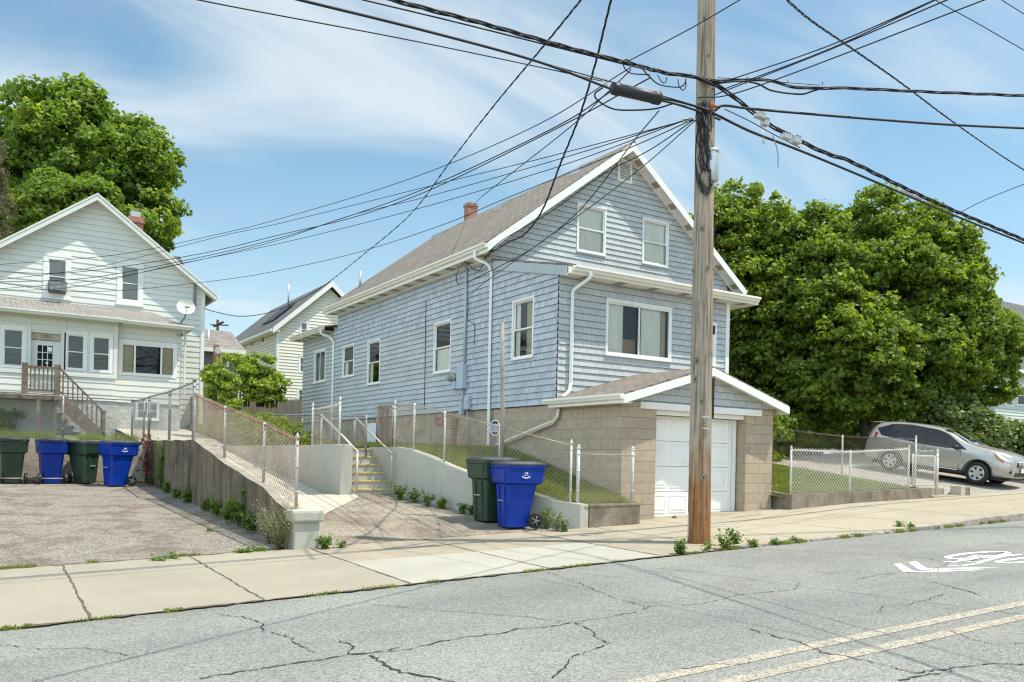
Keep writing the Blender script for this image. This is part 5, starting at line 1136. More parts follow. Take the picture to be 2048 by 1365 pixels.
# cables clinging to the pole
rc=random.Random(21);b=MB()
for k in range(9):
    x0=1392+k*3.2;pts=[]
    for y in range(205,395,14): pts.append(onpole(min(1424,max(1386,1392+k*2.6+(y-205)*.06+rc.uniform(-3.5,3.5))),y,.012+.02*rc.random()))
    b.tube(crv(pts[rc.randrange(0,3):len(pts)-rc.randrange(0,4)],3),.010,4)
for k in range(4):
    b.tube(crv([onpole(1400,240+k*5,.03),onpole(1392,290,.06),onpole(1394,340+8*k,.05),at(1413,375+5*k,12.8),at(1424,368,12.85)],5),.010,4)
b.tube(crv([onpole(1405,222,.03),at(1412,250,12.7),at(1422,262,12.75),onpole(1421,225,.05)],5),.012,4)
b.build('cable_loops',m_cable,UP,uv=False)
b=MB();b.tube([onpole(1376,1088,.01),onpole(1378,1025,.01)],.012,6);b.build('ground_wire_guard',m_galv,UP,uv=False)
# ================================================================= FOLIAGE
def leafmesh(name,pos,nrm,size,m,parent,seed=0,asp=1.0,label=None,cat=None,group=None,kind=None):
    rg=np.random.default_rng(seed);n=len(pos)
    nrm=nrm/np.maximum(np.linalg.norm(nrm,axis=1,keepdims=True),1e-6)
    a=rg.normal(size=(n,3));t=np.cross(nrm,a);t/=np.maximum(np.linalg.norm(t,axis=1,keepdims=True),1e-6);b=np.cross(nrm,t)
    s=(size*rg.uniform(.6,1.25,n))[:,None]
    # folded, lobed leaf : 5 points, 3 triangles fanned around the stalk
    p0=pos-t*s*.5;p1=pos-t*s*.05+b*s*.5*asp+nrm*s*.12;p2=pos+t*s*.55;p3=pos-t*s*.05-b*s*.5*asp+nrm*s*.12
    v=np.stack([p0,p1,p2,p3],1).reshape(-1,3)
    o=np.zeros(3)
    if parent is not None: o=np.array(parent.location)
    elif kind is None: c=v.mean(0);o=np.array([c[0],c[1],v[:,2].min()])
    v=(v-o).astype(np.float32);i=np.arange(n,dtype=np.int32)*4
    f=np.stack([i,i+1,i+2,i,i+2,i+3],1).reshape(-1)
    me=bpy.data.meshes.new(name);me.vertices.add(len(v));me.vertices.foreach_set('co',v.ravel());me.loops.add(len(f));me.loops.foreach_set('vertex_index',f)
    me.polygons.add(2*n);me.polygons.foreach_set('loop_start',np.arange(2*n,dtype=np.int32)*3);me.update(calc_edges=True);me.validate()
    me.materials.append(m);ob=bpy.data.objects.new(name,me);col.objects.link(ob)
    if parent is not None: ob.parent=parent
    elif kind is None: ob.location=o
    tag(ob,label,cat,group,kind);return ob
def sph(rg,n):
    v=rg.normal(size=(n,3));return v/np.linalg.norm(v,axis=1,keepdims=True)
def crown(blobs,nclump,cr,nleaf,size,seed,squash=.98,inner=.25,down=0.,lobe=0.):
    if lobe:      # break every big mass into overlapping boughs so that the outline and the shading become uneven
        rg0=np.random.default_rng(seed+99);nb=[]
        for c,r in blobs:
            c=np.array(c,float);r=np.array(r,float);n=int(4+2.6*(r.mean()/lobe)**2);got=[]
            for _ in range(n*6):
                if len(got)>=n: break
                d=sph(rg0,1)[0];rl=lobe*rg0.uniform(.6,1.25);p=c+d*np.maximum(r-rl*.55,r*.4)
                if all(np.linalg.norm(p-q)>(rl+ql)*.58 for q,ql in got): got.append((p,rl))
            for p,rl in got: nb.append((tuple(p),(rl,rl,rl*rg0.uniform(.75,1.05))))
        blobs=nb
    """blobs: (centre, (rx,ry,rz)); returns leaf positions and normals"""
    rg=np.random.default_rng(seed);P=[];Nn=[];B=[(np.array(c,float),np.array(r,float)) for c,r in blobs]
    vol=np.array([r[0]*r[1]+r[1]*r[2]+r[0]*r[2] for c,r in B]);vol/=vol.sum();k=0;tries=0
    while k<nclump and tries<nclump*30:
        tries+=1;bi=rg.choice(len(B),p=vol);c,r=B[bi];d=sph(rg,1)[0];q=rg.uniform(.80,1.10) if rg.random()>inner else rg.uniform(.3,.8)
        p=c+d*r*q
        if q>.8 and any(j!=bi and (((p-c2)/r2)**2).sum()<.5 for j,(c2,r2) in enumerate(B)): continue
        rc=cr*rg.uniform(.6,1.35);nl=max(6,int(nleaf*(rc/cr)**2));dd=sph(rg,nl);rad=rc*rg.uniform(.1,1.12,nl)**.55
        up=dd.copy();up[:,2]=np.abs(up[:,2])*.3+up[:,2]*.7
        pp=p+up*rad[:,None]*np.array([1,1,squash]);P.append(pp)
        Nn.append(dd*.55+d*.25+np.array([0,0,.38])+rg.normal(size=(nl,3))*.6);k+=1
    return np.concatenate(P),np.concatenate(Nn)
def limb(b,a,c,r0,r1,seed=0,n=7,wob=.25):
    rg=random.Random(seed);a=Vector(a);c=Vector(c);L_=(c-a).length;pts=[];rs_=[]
    for i in range(n+1):
        t=i/n;o=Vector((rg.uniform(-1,1),rg.uniform(-1,1),rg.uniform(-.4,.4)))*wob*L_*.12*math.sin(math.pi*t)
        pts.append(a.lerp(c,t)+o+Vector((0,0,.08*L_*math.sin(math.pi*t)*.5)));rs_.append(r0+(r1-r0)*t)
    b.tube(pts,rs_,7);return pts
def tree(name,label,base,fork,blobs,nclump,cr,nleaf,size,m,seed,r0=.3,group=None,limbs=None,**kw):
    t=thing(name,label,'tree',base,group=group)
    b=MB();base=Vector(base);fork=Vector(fork);limb(b,base-Vector((0,0,.3)),fork,r0,r0*.7,seed,6,.12)
    rg=random.Random(seed)
    for i,(c,r_) in enumerate(blobs):
        tp=Vector(c)+Vector((0,0,r_[2]*.25));pts=limb(b,fork-Vector((0,0,.2)),tp,r0*.5,.04,seed+i,8,.5)
        for k in range(4):
            d_=Vector((rg.uniform(-1,1),rg.uniform(-1,1),rg.uniform(-.2,.9))).normalized();limb(b,pts[3+k],Vector(c)+Vector((d_.x*r_[0],d_.y*r_[1],d_.z*r_[2]))*.85,.10,.015,seed*7+i*5+k,5,.5)
    b.build('trunk',m_bark,t,uv=False)
    P,Nn=crown(blobs,nclump,cr,nleaf,seed=seed,size=size,**kw)
    leafmesh('crown',P,Nn,size,m,t,seed);return t
def bl(px,py,D,rpx,rd=None,rzp=None):
    c=at(px,py,D);r_=rpx*D/F;return (tuple(c),(r_ if rd is None else (r_+rd)/2,rd or r_,(rzp or rpx)*D/F))
MG='maple trees around the houses'
# big maple behind the white house
D=46.
tree('maple_tree','big bright green maple rising behind the white house on the left',tuple(at(130,840,D))[:2]+(1.9,),tuple(at(135,520,D)),
 [bl(130,276,D,90),bl(40,326,D,85),bl(210,316,D,80),bl(60,416,D,95),bl(228,396,D,80),bl(160,396,D,104),bl(270,426,D,52,None,45),bl(180,476,D,95),bl(60,496,D,85),bl(280,466,D,47,None,32),bl(265,276,D,28),bl(-60,386,D,104),bl(70,236,D,42),bl(165,226,D,38),bl(285,338,D,36)],
 1500,.55,62,.27,m_leafL,3,r0=.5,group=MG,lobe=1.7,inner=.12)
tree('maple_tree','lower light green maple just above the gable of the white house',tuple(at(110,860,40))[:2]+(1.9,),tuple(at(115,560,40)),[bl(100,400,40,48,None,38),bl(60,440,40,45),bl(150,420,40,50),bl(205,425,40,42),bl(265,455,40,30),bl(120,470,40,55)],420,.4,60,.22,m_leafL,5,r0=.2,group=MG,inner=.1,lobe=.9)
# brown dry conifer at the far left edge
ct=thing('dry_conifer','brown half dead conifer at the left edge behind the white house','tree',tuple(at(0,850,38))[:2]+(1.9,))
b=MB();c0=at(-8,300,38);b.tube([(c0.x,c0.y,1.7),(c0.x,c0.y,c0.z+1)],[.25,.04],8);rg=random.Random(4);tips=[]
for i in range(90):
    z=c0.z+.6-i*.075;an=rg.uniform(0,6.28);l=.25+i*.018*rg.uniform(.6,1.2);e=Vector((c0.x+math.cos(an)*l,c0.y+math.sin(an)*l,z-.25*l));b.tube([(c0.x,c0.y,z),(c0.x+math.cos(an)*l*.5,c0.y+math.sin(an)*l*.5,z-.02),e],[.025,.018,.006],4)
    for k in range(26): t=rg.uniform(.3,1);tips.append(Vector((c0.x,c0.y,z)).lerp(e,t)+Vector((rg.gauss(0,.07),rg.gauss(0,.07),rg.gauss(-.08,.1))))
b.build('trunk',m_bark,ct,uv=False);P=np.array([tuple(q) for q in tips]);leafmesh('foliage',P,np.random.default_rng(2).normal(size=P.shape),.20,m_dead,ct,6,asp=.22)
# right hand trees
tree('maple_tree','tall maple with yellow green top just right of the utility pole, behind the blue house',tuple(at(1560,870,33.0))[:2]+(2.2,),tuple(at(1540,760,33.0)),
 [bl(1465,428,33.0,52),bl(1430,488,33.0,75),bl(1510,468,33.0,80),bl(1480,568,33.0,95),bl(1560,568,33.0,85),bl(1520,668,33.0,90),bl(1570,768,33.0,80),bl(1490,748,33.0,60)],
 1250,.34,55,.17,m_leaf,11,r0=.26,group=MG,inner=.12,lobe=.95)
tree('maple_tree','dark green maple with two low tops between the other two right hand trees',tuple(at(1735,880,32.0))[:2]+(2.1,),tuple(at(1725,790,32.0)),
 [bl(1625,463,32.5,42),bl(1610,528,32.5,70),bl(1660,548,32.5,80),bl(1650,648,31.5,90),bl(1700,728,31.0,100),bl(1640,768,31.5,80),bl(1580,708,32.5,60),bl(1770,798,31.0,60,None,40)],
 1300,.34,55,.17,m_leaf,13,r0=.24,group=MG,inner=.12,lobe=.95)
tree('maple_tree','broad maple with spreading low limbs above the silver car',tuple(at(1828,880,33.0))[:2]+(2.0,),tuple(at(1835,815,33.0)),
 [bl(1770,458,34.5,60),bl(1830,488,33.5,75),bl(1740,518,34.5,60),bl(1890,518,33.5,60),bl(1790,588,32.5,100),bl(1890,618,32.5,95),bl(1940,688,32.5,80),bl(1978,690,32.5,40),bl(1850,708,32.0,100),bl(1760,688,32.0,85),bl(1950,778,32.5,50),bl(1870,778,32.5,75,None,50)],
 1900,.34,55,.17,m_leaf,17,r0=.24,group=MG,inner=.12,lobe=.95)
# understory behind the garage and fences
def bush(name,label,blobs,nclump,cr,nleaf,size,m,seed,cat='bush',stem=True,group=None,**kw):
    c=blobs[0][0];lo=min(b_[0][2]-b_[1][2] for b_ in blobs);t=thing(name,label,cat,(c[0],c[1],lo),group=group)
    if stem:
        for i,(cc,rr__) in enumerate(blobs):
            for k in range(3):
                b=MB();limb(b,(cc[0]+.1*k-.1,cc[1]+.08*k,lo-.1),(cc[0]+rr__[0]*(k-1)*.5,cc[1]+.05*k,cc[2]+rr__[2]*.4),.035,.01,seed+i*3+k,5,.4);b.build('stem',m_bark,t,uv=False)
    P,Nn=crown(blobs,nclump,cr,nleaf,seed=seed,size=size,**kw);leafmesh('foliage',P,Nn,size,m,t,seed);return t
bush('shrub','dark shrubs in the shade behind the rusty fence right of the garage',[((22.2,19.8,2.3),(1.5,.8,1.1)),((24.6,20.6,2.5),(1.5,.9,1.2)),((20.8,19.6,2.4),(1.,.8,1.3)),((27.4,21.4,2.5),(1.6,.9,1.1))],200,.36,60,.17,m_leaf,31,inner=.2)
bush('hedge','leafy green hedge sprawling beside and behind the silver car',[bl(1900,850,31,60,None,50),bl(1960,880,30,50,None,45),bl(2010,890,28.5,45,None,40),bl(2050,900,28,45,None,40),bl(1870,820,32,50,None,40),bl(2090,900,28,50)],
 420,.3,75,.15,m_hedge,33,cat='hedge',inner=.15)
bush('shrub','bright yellow green young tree in front of the cream house',[bl(520,768,30,34,None,34),bl(540,785,30,26,None,24),bl(495,752,30,26,None,26),bl(525,735,30,18,None,16),bl(550,765,30,16,None,14)],110,.20,50,.115,m_leafy,35,cat='tree',inner=.1,lobe=.34)
bush('shrub','mid green young tree beside the right wall of the white house',[bl(440,775,29,22,None,38),bl(446,728,29,16,None,18),bl(478,728,30,15,None,20),bl(465,785,29,20,None,30),bl(425,765,29,12,None,32)],100,.18,45,.11,m_leafy,37,cat='tree',inner=.1,lobe=.3)
bush('shrub','small dark green leafy shrub behind the fence at the left edge',[bl(18,848,28,26,None,22),bl(-10,850,28,25,None,22)],30,.22,70,.11,m_leaf,39,inner=.1)
bush('tree_line','dark line of bushes and trees at the back behind the right lawn',[bl(x,838,46,62,None,60) for x in range(1530,1940,75)],330,.75,60,.34,m_leaf,47,inner=.1,stem=False,cat='bushes')
# grass blades
def blades(name,fn,xr,yr,n,h,m,seed,kind='stuff',mask=None,lab='grass'):
    rg=np.random.default_rng(seed);x=rg.uniform(*xr,n);y=rg.uniform(*yr,n)
    if mask is not None: k=np.array([mask(a,b_) for a,b_ in zip(x,y)]);x=x[k];y=y[k]
    z=np.array([fn(a,b_) for a,b_ in zip(x,y)]);n=len(x);hh=h*rg.uniform(.4,1.3,n);an=rg.uniform(0,6.28,n);w_=.006+.006*rg.random(n)
    lx=rg.normal(0,.35,n)*hh;ly=rg.normal(0,.35,n)*hh
    a=np.stack([x-np.cos(an)*w_,y-np.sin(an)*w_,z-.01],1);b_=np.stack([x+np.cos(an)*w_,y+np.sin(an)*w_,z-.01],1);c=np.stack([x+lx,y+ly,z+hh],1)
    v=np.stack([a,b_,c],1).reshape(-1,3).astype(np.float32);me=bpy.data.meshes.new(name);me.vertices.add(len(v));me.vertices.foreach_set('co',v.ravel());me.loops.add(3*n);me.loops.foreach_set('vertex_index',np.arange(3*n,dtype=np.int32))
    me.polygons.add(n);me.polygons.foreach_set('loop_start',np.arange(n,dtype=np.int32)*3);me.update(calc_edges=True);me.validate();me.materials.append(m);o=bpy.data.objects.new(name,me);col.objects.link(o);o['kind']='stuff';return o
def wallx(y):
    for (x0,y0),(x1,y1) in zip(WALL[:-1],WALL[1:]):
        if y0<=y<=y1: return x0+(x1-x0)*(y-y0)/(y1-y0)+.2
    return 7.9
def stripz(x,y):
    for i in range(len(WALL)-1):
        y0,y1=WALL[i][1],WALL[i+1][1]
        if y0<=y<=y1:
            t=(y-y0)/(y1-y0);za=(WTOP[i]-.05)*(1-t)+(WTOP[i+1]-.05)*t
            e0=max(WTOP[i]-.05,glz(0,y0)+.08*min(1,(y0-12)/3));e1=max(WTOP[i+1]-.05,glz(0,y1)+.08*min(1,(y1-12)/3));zb_=e0*(1-t)+e1*t;xa_=wallx(y)-.1;s_=min(1,max(0,(x-xa_)/(10.7-xa_)));return za*(1-s_)+zb_*s_
    return 1.5
blades('grass',stripz,(7.9,10.55),(12.3,18.4),26000,.075,m_blade,1,mask=lambda x,y:x>wallx(y)+.02 and not(x>10.5 and y<15))
blades('grass',lambda x,y:1.55,(7.7,10.5),(18.4,26),14000,.10,m_blade,2)
blades('grass',lawnz,(15.1,20.3),(12.45,18),30000,.07,m_blade,3)
blades('grass',lambda x,y:backz(y)+.03,(6.7,10.5),(25,37),16000,.16,m_blade,4)
blades('grass',lambda x,y:1.56,(-9,3.7),(25.8,27.5),9000,.24,m_blade,5,mask=lambda x,y:math.sin(x*2.1)+math.sin(x*5.3+1)>-.7)
bush('ground_cover','bank of olive green ground cover beyond the top of the ramp',[((7.3,y,1.72+.07*(y-22)),(.7,1.3,.42)) for y in (22.5,24.5,26.5,28.5,30.5)],150,.18,80,.07,m_blade,41,cat='ground cover',stem=False,inner=.1)
def edgegrass(n,seed,f,xr,h):
    pass
blades('grass',lambda x,y:swz(x,y),(-6,9.2),(8.0,8.7),50000,.03,m_blade,6,mask=lambda x,y:abs(y-edgeY(x))<.022+.03*max(0,math.sin(x*3.1)*math.sin(x*7.7)) and math.sin(x*2.3)+math.sin(x*9.1)>.35)
blades('grass',lambda x,y:street(x)+.02,(9.2,17),(8.5,8.64),5000,.045,m_blade,7,mask=lambda x,y:math.sin(x*4.3)+math.sin(x*17.)>.5)
blades('grass',lambda x,y:padz(x,y),(-5,3.7),(12.05,12.22),9000,.06,m_blade,8,mask=lambda x,y:math.sin(x*2.7)+math.sin(x*6.1)>.7)
# weeds
WG='weeds growing along the walls and kerb'
def weed(px,py,h,label,m=None,n=60,size=.06,spread=.5,D=None,zfn=None,seed=None,tall=False):
    p=onS(px,py) if D is None else at(px,py,D)
    n=int(n*1.8);h*=1.12;seed=int(px*7+py);rg=np.random.default_rng(seed);t=thing('weed',label,'weed',tuple(p),group=WG)
    ns=max(3,int(n/12));P=[];Nn=[];b=MB()
    for k in range(ns):
        an=rg.uniform(0,6.28);l=h*rg.uniform(.55,1.05);tip=np.array([math.cos(an)*spread*h*rg.uniform(.2,1),math.sin(an)*spread*h*rg.uniform(.2,1),l]);base=np.array([rg.normal(0,.03),rg.normal(0,.03),0])
        mid=(base+tip)/2+np.array([0,0,.12*h]);b.tube([Vector(p)+Vector(base),Vector(p)+Vector(mid),Vector(p)+Vector(tip)],[.004,.003,.0015],3)
        for j in range(12):
            s_=rg.uniform(.15,1);q=base*(1-s_)**2+2*mid*s_*(1-s_)+tip*s_*s_;P.append(np.array(p)+q+rg.normal(0,.02+.03*h,3)*(1 if not tall else .5));Nn.append(rg.normal(0,.5,3)+np.array([0,0,.8]))
    b.build('stem',m or m_weed,t,uv=False);leafmesh('leaves',np.array(P),np.array(Nn),size,m or m_weed,t,seed,asp=.6);return t
def wedge(x,y): q=onX(x,y,3.8);return q
for (x,y,h,lb,n,sz) in ((300,968,.18,'low weed at the far foot of the streaked wall',40,.07),(331,985,.22,'leafy weed by the streaked wall under the vine',60,.09),(352,1000,.26,'broad leafed weed at the middle foot of the streaked wall',70,.11),(372,1008,.3,'bushy weed at the middle foot of the streaked wall',80,.1),(408,1022,.22,'small weed cluster left of the fern by the streaked wall',60,.09),(432,1032,.32,'upright fern like weed against the streaked wall',80,.09),(455,1042,.28,'leafy weed right of the fern by the streaked wall',70,.09),(478,1052,.5,'tall weed with big leaves against the streaked wall',90,.11),(498,1062,.26,'dark weed clump near the pier end of the streaked wall',90,.1)):
    q=onX(x,y,3.76);t=weed(x,y,h,lb,n=n,size=sz,D=(q.x*math.sin(A)+q.y*math.cos(A)))
q=onX(318,975,3.76);weed(318,978,1.15,'tall thin vine climbing the streaked wall',n=90,size=.09,spread=.08,D=(q.x*math.sin(A)+q.y*math.cos(A)),tall=True)
weed(560,1103,.72,'tall pale wispy weed at the left of the painted pier',m=m_weedp,n=330,size=.034,spread=.55)
weed(540,1092,.55,'pale wispy weed behind the tall one near the pier',m=m_weedp,n=220,size=.034,spread=.6)
weed(418,1077,.2,'lone bright weed growing in the left parking pad',n=36,size=.07,spread=.3)
weed(385,1030,.16,'tiny pale weed in a crack of the left pad',n=30,size=.06,m=m_weedp)
for x,y,lb in ((490,1110,'flat weed patch at the pad edge near the pier'),(515,1107,'flat weed patch touching the tall wispy weed'),(345,1122,'flat weed patch at the middle of the pad edge'),(320,1126,'sparse weed left of the middle pad edge')): weed(x,y,.09,lb,n=60,size=.05,spread=1.6)
weed(653,1102,.2,'bright weed right of the painted pier',n=90,size=.07);weed(682,1100,.12,'small weed a step right of the painted pier',n=50,size=.05)
for x,y,h,lb,n in ((800,1000,.30,'round leafy weed at the right foot of the steps',110),(828,1006,.26,'thin weed between two leafy ones by the curved wall',70),(856,1014,.30,'upright weed at the foot of the curved wall',70),(882,1018,.20,'broad weed at the foot of the curved wall',70),(925,1028,.2,'weed near the green bin by the curved wall',70),(945,1030,.2,'weed beside the green bin',50)):
    p=onS(x,y,-.242,.031,.1,12.1);weed(x,y,h,lb,n=n,size=.07,D=(p.x*math.sin(A)+p.y*math.cos(A)))
for x,y,h,lb,n in ((1093,1062,.42,'tall weed right of the blue bin wheel',90),(1112,1066,.36,'weed with yellow stems beside the blue bin',120),(1130,1067,.22,'dense weed at the tip of the curved wall',80),(1168,1058,.14,'small weed in the joint of the two low walls',40)): weed(x,y,h,lb,n=n,size=.05,m=m_weed if x!=1112 else m_weedp)
weed(1203,1056,.18,'single weed growing on the short brown wall',n=30,size=.06,spread=.2)
for x,y,h,lb,n in ((1360,1110,.16,'olive weed tuft left of the pole foot',150),(1412,1103,.14,'small weed at the pole foot',40),(1448,1100,.22,'leafy weed right of the pole',80),(1470,1092,.24,'bright weed on the kerb stones right of the pole',100),(1505,1095,.08,'flat weed on the kerb stones',110),(1548,1090,.07,'flat weed further along the kerb stones',90),(1585,1086,.06,'tiny flat weed on the kerb line',70),(1800,1058,.12,'bright weed at the start of the granite kerb',70),(1822,1060,.09,'dark weed below the granite kerb start',60),(1915,1000,.22,'clump of grass beside the concrete stub',120),(1900,1000,.18,'grass tuft touching the concrete stub',90),(1690,1020,.07,'weed in front of the long brown wall',50),(1530,1022,.10,'weed at the right foot of the garage',60),(1518,1025,.07,'tiny weed at the garage corner',40),(1350,1040,.05,'flat yellow weed before the garage door',50),(2035,1032,.10,'grass tuft on the far kerb',90),(1750,1015,.05,'flat grass tuft near the gate steps',60)):
    weed(x,y,h,lb,n=n,size=.045 if h<.15 else .06,spread=.9 if h<.15 else .45)
for x,y,lb in ((1180,1000,1),(1215,985,2)): pass
# leaf litter by the bins and dead vine on the wall
rg=np.random.default_rng(9);n=900;P=np.stack([rg.uniform(-1.5,3.8,n),25.35-np.abs(rg.normal(0,.25,n)),np.full(n,.46)],1);P[:,2]=[padz(a,b_)+.015 for a,b_ in P[:,:2]];leafmesh('leaf_litter',P,rg.normal(size=P.shape)*.4+np.array([0,0,1]),.07,m_dead,None,9,kind='stuff')
m_vine=leafmat('red_brown_dry_vine',(.10,.03,.02),(.26,.10,.05),(.3,.2,.1),.1)
q0=(3.74,24.6);P=np.stack([3.76+rg.normal(0,.08,260),24.6+rg.normal(0,.25,260),rg.uniform(.6,1.75,260)],1);b=MB();t=thing('dry_vine','reddish brown dry vine on the wall beside the right hand bin','vine',(3.76,24.6,.45))
for k in range(6): b.tube([(3.78,24.5+.05*k,.4),(3.74,24.4+.1*k,1.2),(3.7+.05*k,24.2+.2*k,1.9+.08*k)],[.012,.009,.004],4)
b.build('stems',m_bark,t,uv=False);leafmesh('dry_leaves',P,rg.normal(size=P.shape),.07,m_vine,t,10)
# ================================================================= BACKGROUND BUILDINGS
def simple_window(parent,fr,h,back=None): return window(parent,fr,h,trim=.09,sill=False,back=back or m_grayscreen)
# cream house: gable facing the street
Yb=49.8;c0=onY(556,700,Yb);Xb=c0.x;pk=onY(660,568,Yb);ev=onY(553,648,Yb);Xpk=pk.x;Xbr=2*Xpk-Xb;zpk_=pk.z;zev_=ev.z
BH=thing('cream_house','tall cream sided house with grey roof seen between the two nearer houses','house',(Xpk,55,2.5))
f_=FY(Yb);Wb=[(lambda a,c:(a.x,c.x,c.z,a.z))(onY(600,644,Yb),onY(616,676,Yb)),(lambda a,c:(a.x,c.x,c.z,a.z))(onY(598,713,Yb),onY(614,748,Yb)),(lambda a,c:(a.x,c.x,c.z,a.z))(onY(595,778,Yb),onY(612,805,Yb))]
mb_=MB();siding(mb_,f_,[(Xb,1.5),(Xbr,1.5),(Xbr,zev_),(Xpk,zpk_-.3),(Xb,zev_)],.19,.030,Wb,z0=1.5)
for h in Wb: reveal(mb_,f_,h)
mb_.build('gable_wall',m_beige,BH)
for h in Wb: simple_window(BH,f_,h,m_shade)
fs=FX(Xb);Y2=62.
def hx(x0,y0,x1,y1): a=onX(x0,y0,Xb);c=onX(x1,y1,Xb);return (-a.y,-c.y,c.z,a.z)
Ws=[hx(501,679,507,695),hx(523,667,530,687),hx(536,713,543,728)]
mb_=MB();siding(mb_,fs,[(-Y2,1.5),(-Yb,1.5),(-Yb,zev_),(-Y2,zev_)],.19,.030,Ws,z0=1.5)
for h in Ws: reveal(mb_,fs,h)
mb_.box(Xb+.1,Xbr,Y2-.1,Y2,1.5,zev_);mb_.build('side_wall',m_beige,BH)
for h in Ws: simple_window(BH,fs,h,m_dark)
sl=(zpk_-zev_)/(Xpk-Xb);ov=.45
mb_=MB()
for s_ in (-1,1):
    a=Xpk+s_*(Xpk-Xb+ov);za=zpk_-sl*(Xpk-Xb+ov);mb_.prism([(a,Yb-.4,za),(Xpk,Yb-.4,zpk_),(Xpk,Yb-.4,zpk_+.12),(a,Yb-.4,za+.12)] if s_<0 else [(Xpk,Yb-.4,zpk_),(a,Yb-.4,za),(a,Yb-.4,za+.12),(Xpk,Yb-.4,zpk_+.12)],(0,Y2+.4-Yb+.4,0))
rf_=mb_.build('roof',m_roof3,BH)
mb_=MB()
for s_ in (-1,1):
    a=Xpk+s_*(Xpk-Xb+ov);za=zpk_-sl*(Xpk-Xb+ov)
    mb_.prism([(a,Yb-.45,za+.1),(Xpk,Yb-.45,zpk_+.1),(Xpk,Yb-.45,zpk_-.25),(a,Yb-.45,za-.25)],(0,.05,0))
mb_.build('rake_board',m_white,BH)
b=MB();b.box(Xb-ov-.14,Xb-ov,Yb-.4,Y2,zpk_-sl*(Xpk-Xb+ov)-.12,zpk_-sl*(Xpk-Xb+ov)+.03);b.box(Xb-ov,Xb-.01,Yb-.4,Y2,zev_-.5,zev_-.44);b.build('gutter',m_white,BH)
b=MB();b.box(Xb-.1,Xb+.05,Yb-.05,Yb+.1,1.5,zev_-.1);b.build('corner_trim',m_white,BH);tubeobj('vent_pipe',[(Xpk-1.6,53,zpk_-1.2),(Xpk-1.6,53,zpk_+.3)],.055,m_alu,rf_)
sp_=MB();xA=Xpk-2.6;xB=Xpk-1.3;zA=zpk_-sl*2.6+.2;zB=zpk_-sl*1.3+.2
sp_.prism([(xA,52.5,zA),(xB,52.5,zB),(xB,52.5,zB+.06),(xA,52.5,zA+.06)],(0,3.0,0));sp_.build('solar_panel',mat('dark_solar_glass',(.015,.02,.03),.45,spec=.3),rf_)
# low grey house
Yg_=45.;g0=onY(405,700,Yg_)
LG=thing('grey_house','low grey brown sided house with hipped roof behind the young trees','house',(12,48,2.5));e1=onY(491,701,Yg_);e0=onY(380,692,Yg_);r1=onY(462,664,Yg_+3.2);r0=onY(380,658,Yg_+3.2)
f_=FY(Yg_+.4);wq=(lambda a,c:(a.x,c.x,c.z,a.z))(onY(441,708,Yg_+.4),onY(457,735,Yg_+.4))
mb_=MB();siding(mb_,f_,[(e0.x-4,1.8),(e1.x-.4,1.8),(e1.x-.4,e1.z-.1),(e0.x-4,e1.z-.1)],.16,.016,[wq],z0=1.8);reveal(mb_,f_,wq);mb_.build('front_wall',m_greyclap,LG);simple_window(LG,f_,wq,m_shade)
mb_=MB();zt_=e1.z;mb_.face([(e0.x-4,Yg_,zt_),(e1.x,Yg_,zt_),(r1.x,r1.y,r1.z),(e0.x-4,r1.y,r1.z)]);mb_.face([(e1.x,Yg_,zt_),(e1.x,Yg_+6.4,zt_),(r1.x,r1.y,r1.z)]);mb_.face([(e1.x,Yg_+6.4,zt_),(e0.x-4,Yg_+6.4,zt_),(e0.x-4,r1.y,r1.z),(r1.x,r1.y,r1.z)]);rf_=mb_.build('roof',m_roof2,LG)
b=MB();b.box(e0.x-4,e1.x+.02,Yg_-.05,Yg_+.02,zt_-.22,zt_-.01);b.build('fascia',m_cream,LG);q=onY(417,677,Yg_+1.6);tubeobj('vent_pipe',[(q.x,q.y,q.z-.5),(q.x,q.y,q.z+.45)],.05,m_white,rf_)
b=MB();b.box(e0.x-4,e1.x-.5,Yg_+.5,Yg_+6,1.8,zt_-.15);b.build('wall_core',m_greyclap,LG)
# rusty steel post with a small light behind the young trees
a=at(433,690,34);LPp=thing('rusty_post','rust brown post with a small round light above the young trees','post',(a.x,a.y,1.9));b=MB();b.box(a.x-.1,a.x+.1,a.y-.1,a.y+.1,1.9,a.z);b.build('post',m_rust,LPp,bevel=.01);c=at(438,701,33.8);b=MB();b.tube([c,c+Vector((-.06,-.1,-.02))],[.12,.14],10);b.build('lamp_head',m_white,LPp,uv=False)
# far utility pole with crossarms
D=92.;a=at(435.5,640,D);FP=thing('utility_pole','distant utility pole with crossed arms above the low grey house','utility pole',(a.x,a.y,2.5));tubeobj('pole_shaft',[(a.x,a.y,2),(a.x,a.y,a.z)],[.22,.15],m_bark,FP)
b=MB();b.tube([at(428,653,D-1),at(446,645,D-3)],.14,4);b.build('crossarm',m_bark,FP);b=MB();b.tube([at(421,650,D),at(457,651,D)],.07,4);b.build('crossarm',m_bark,FP)
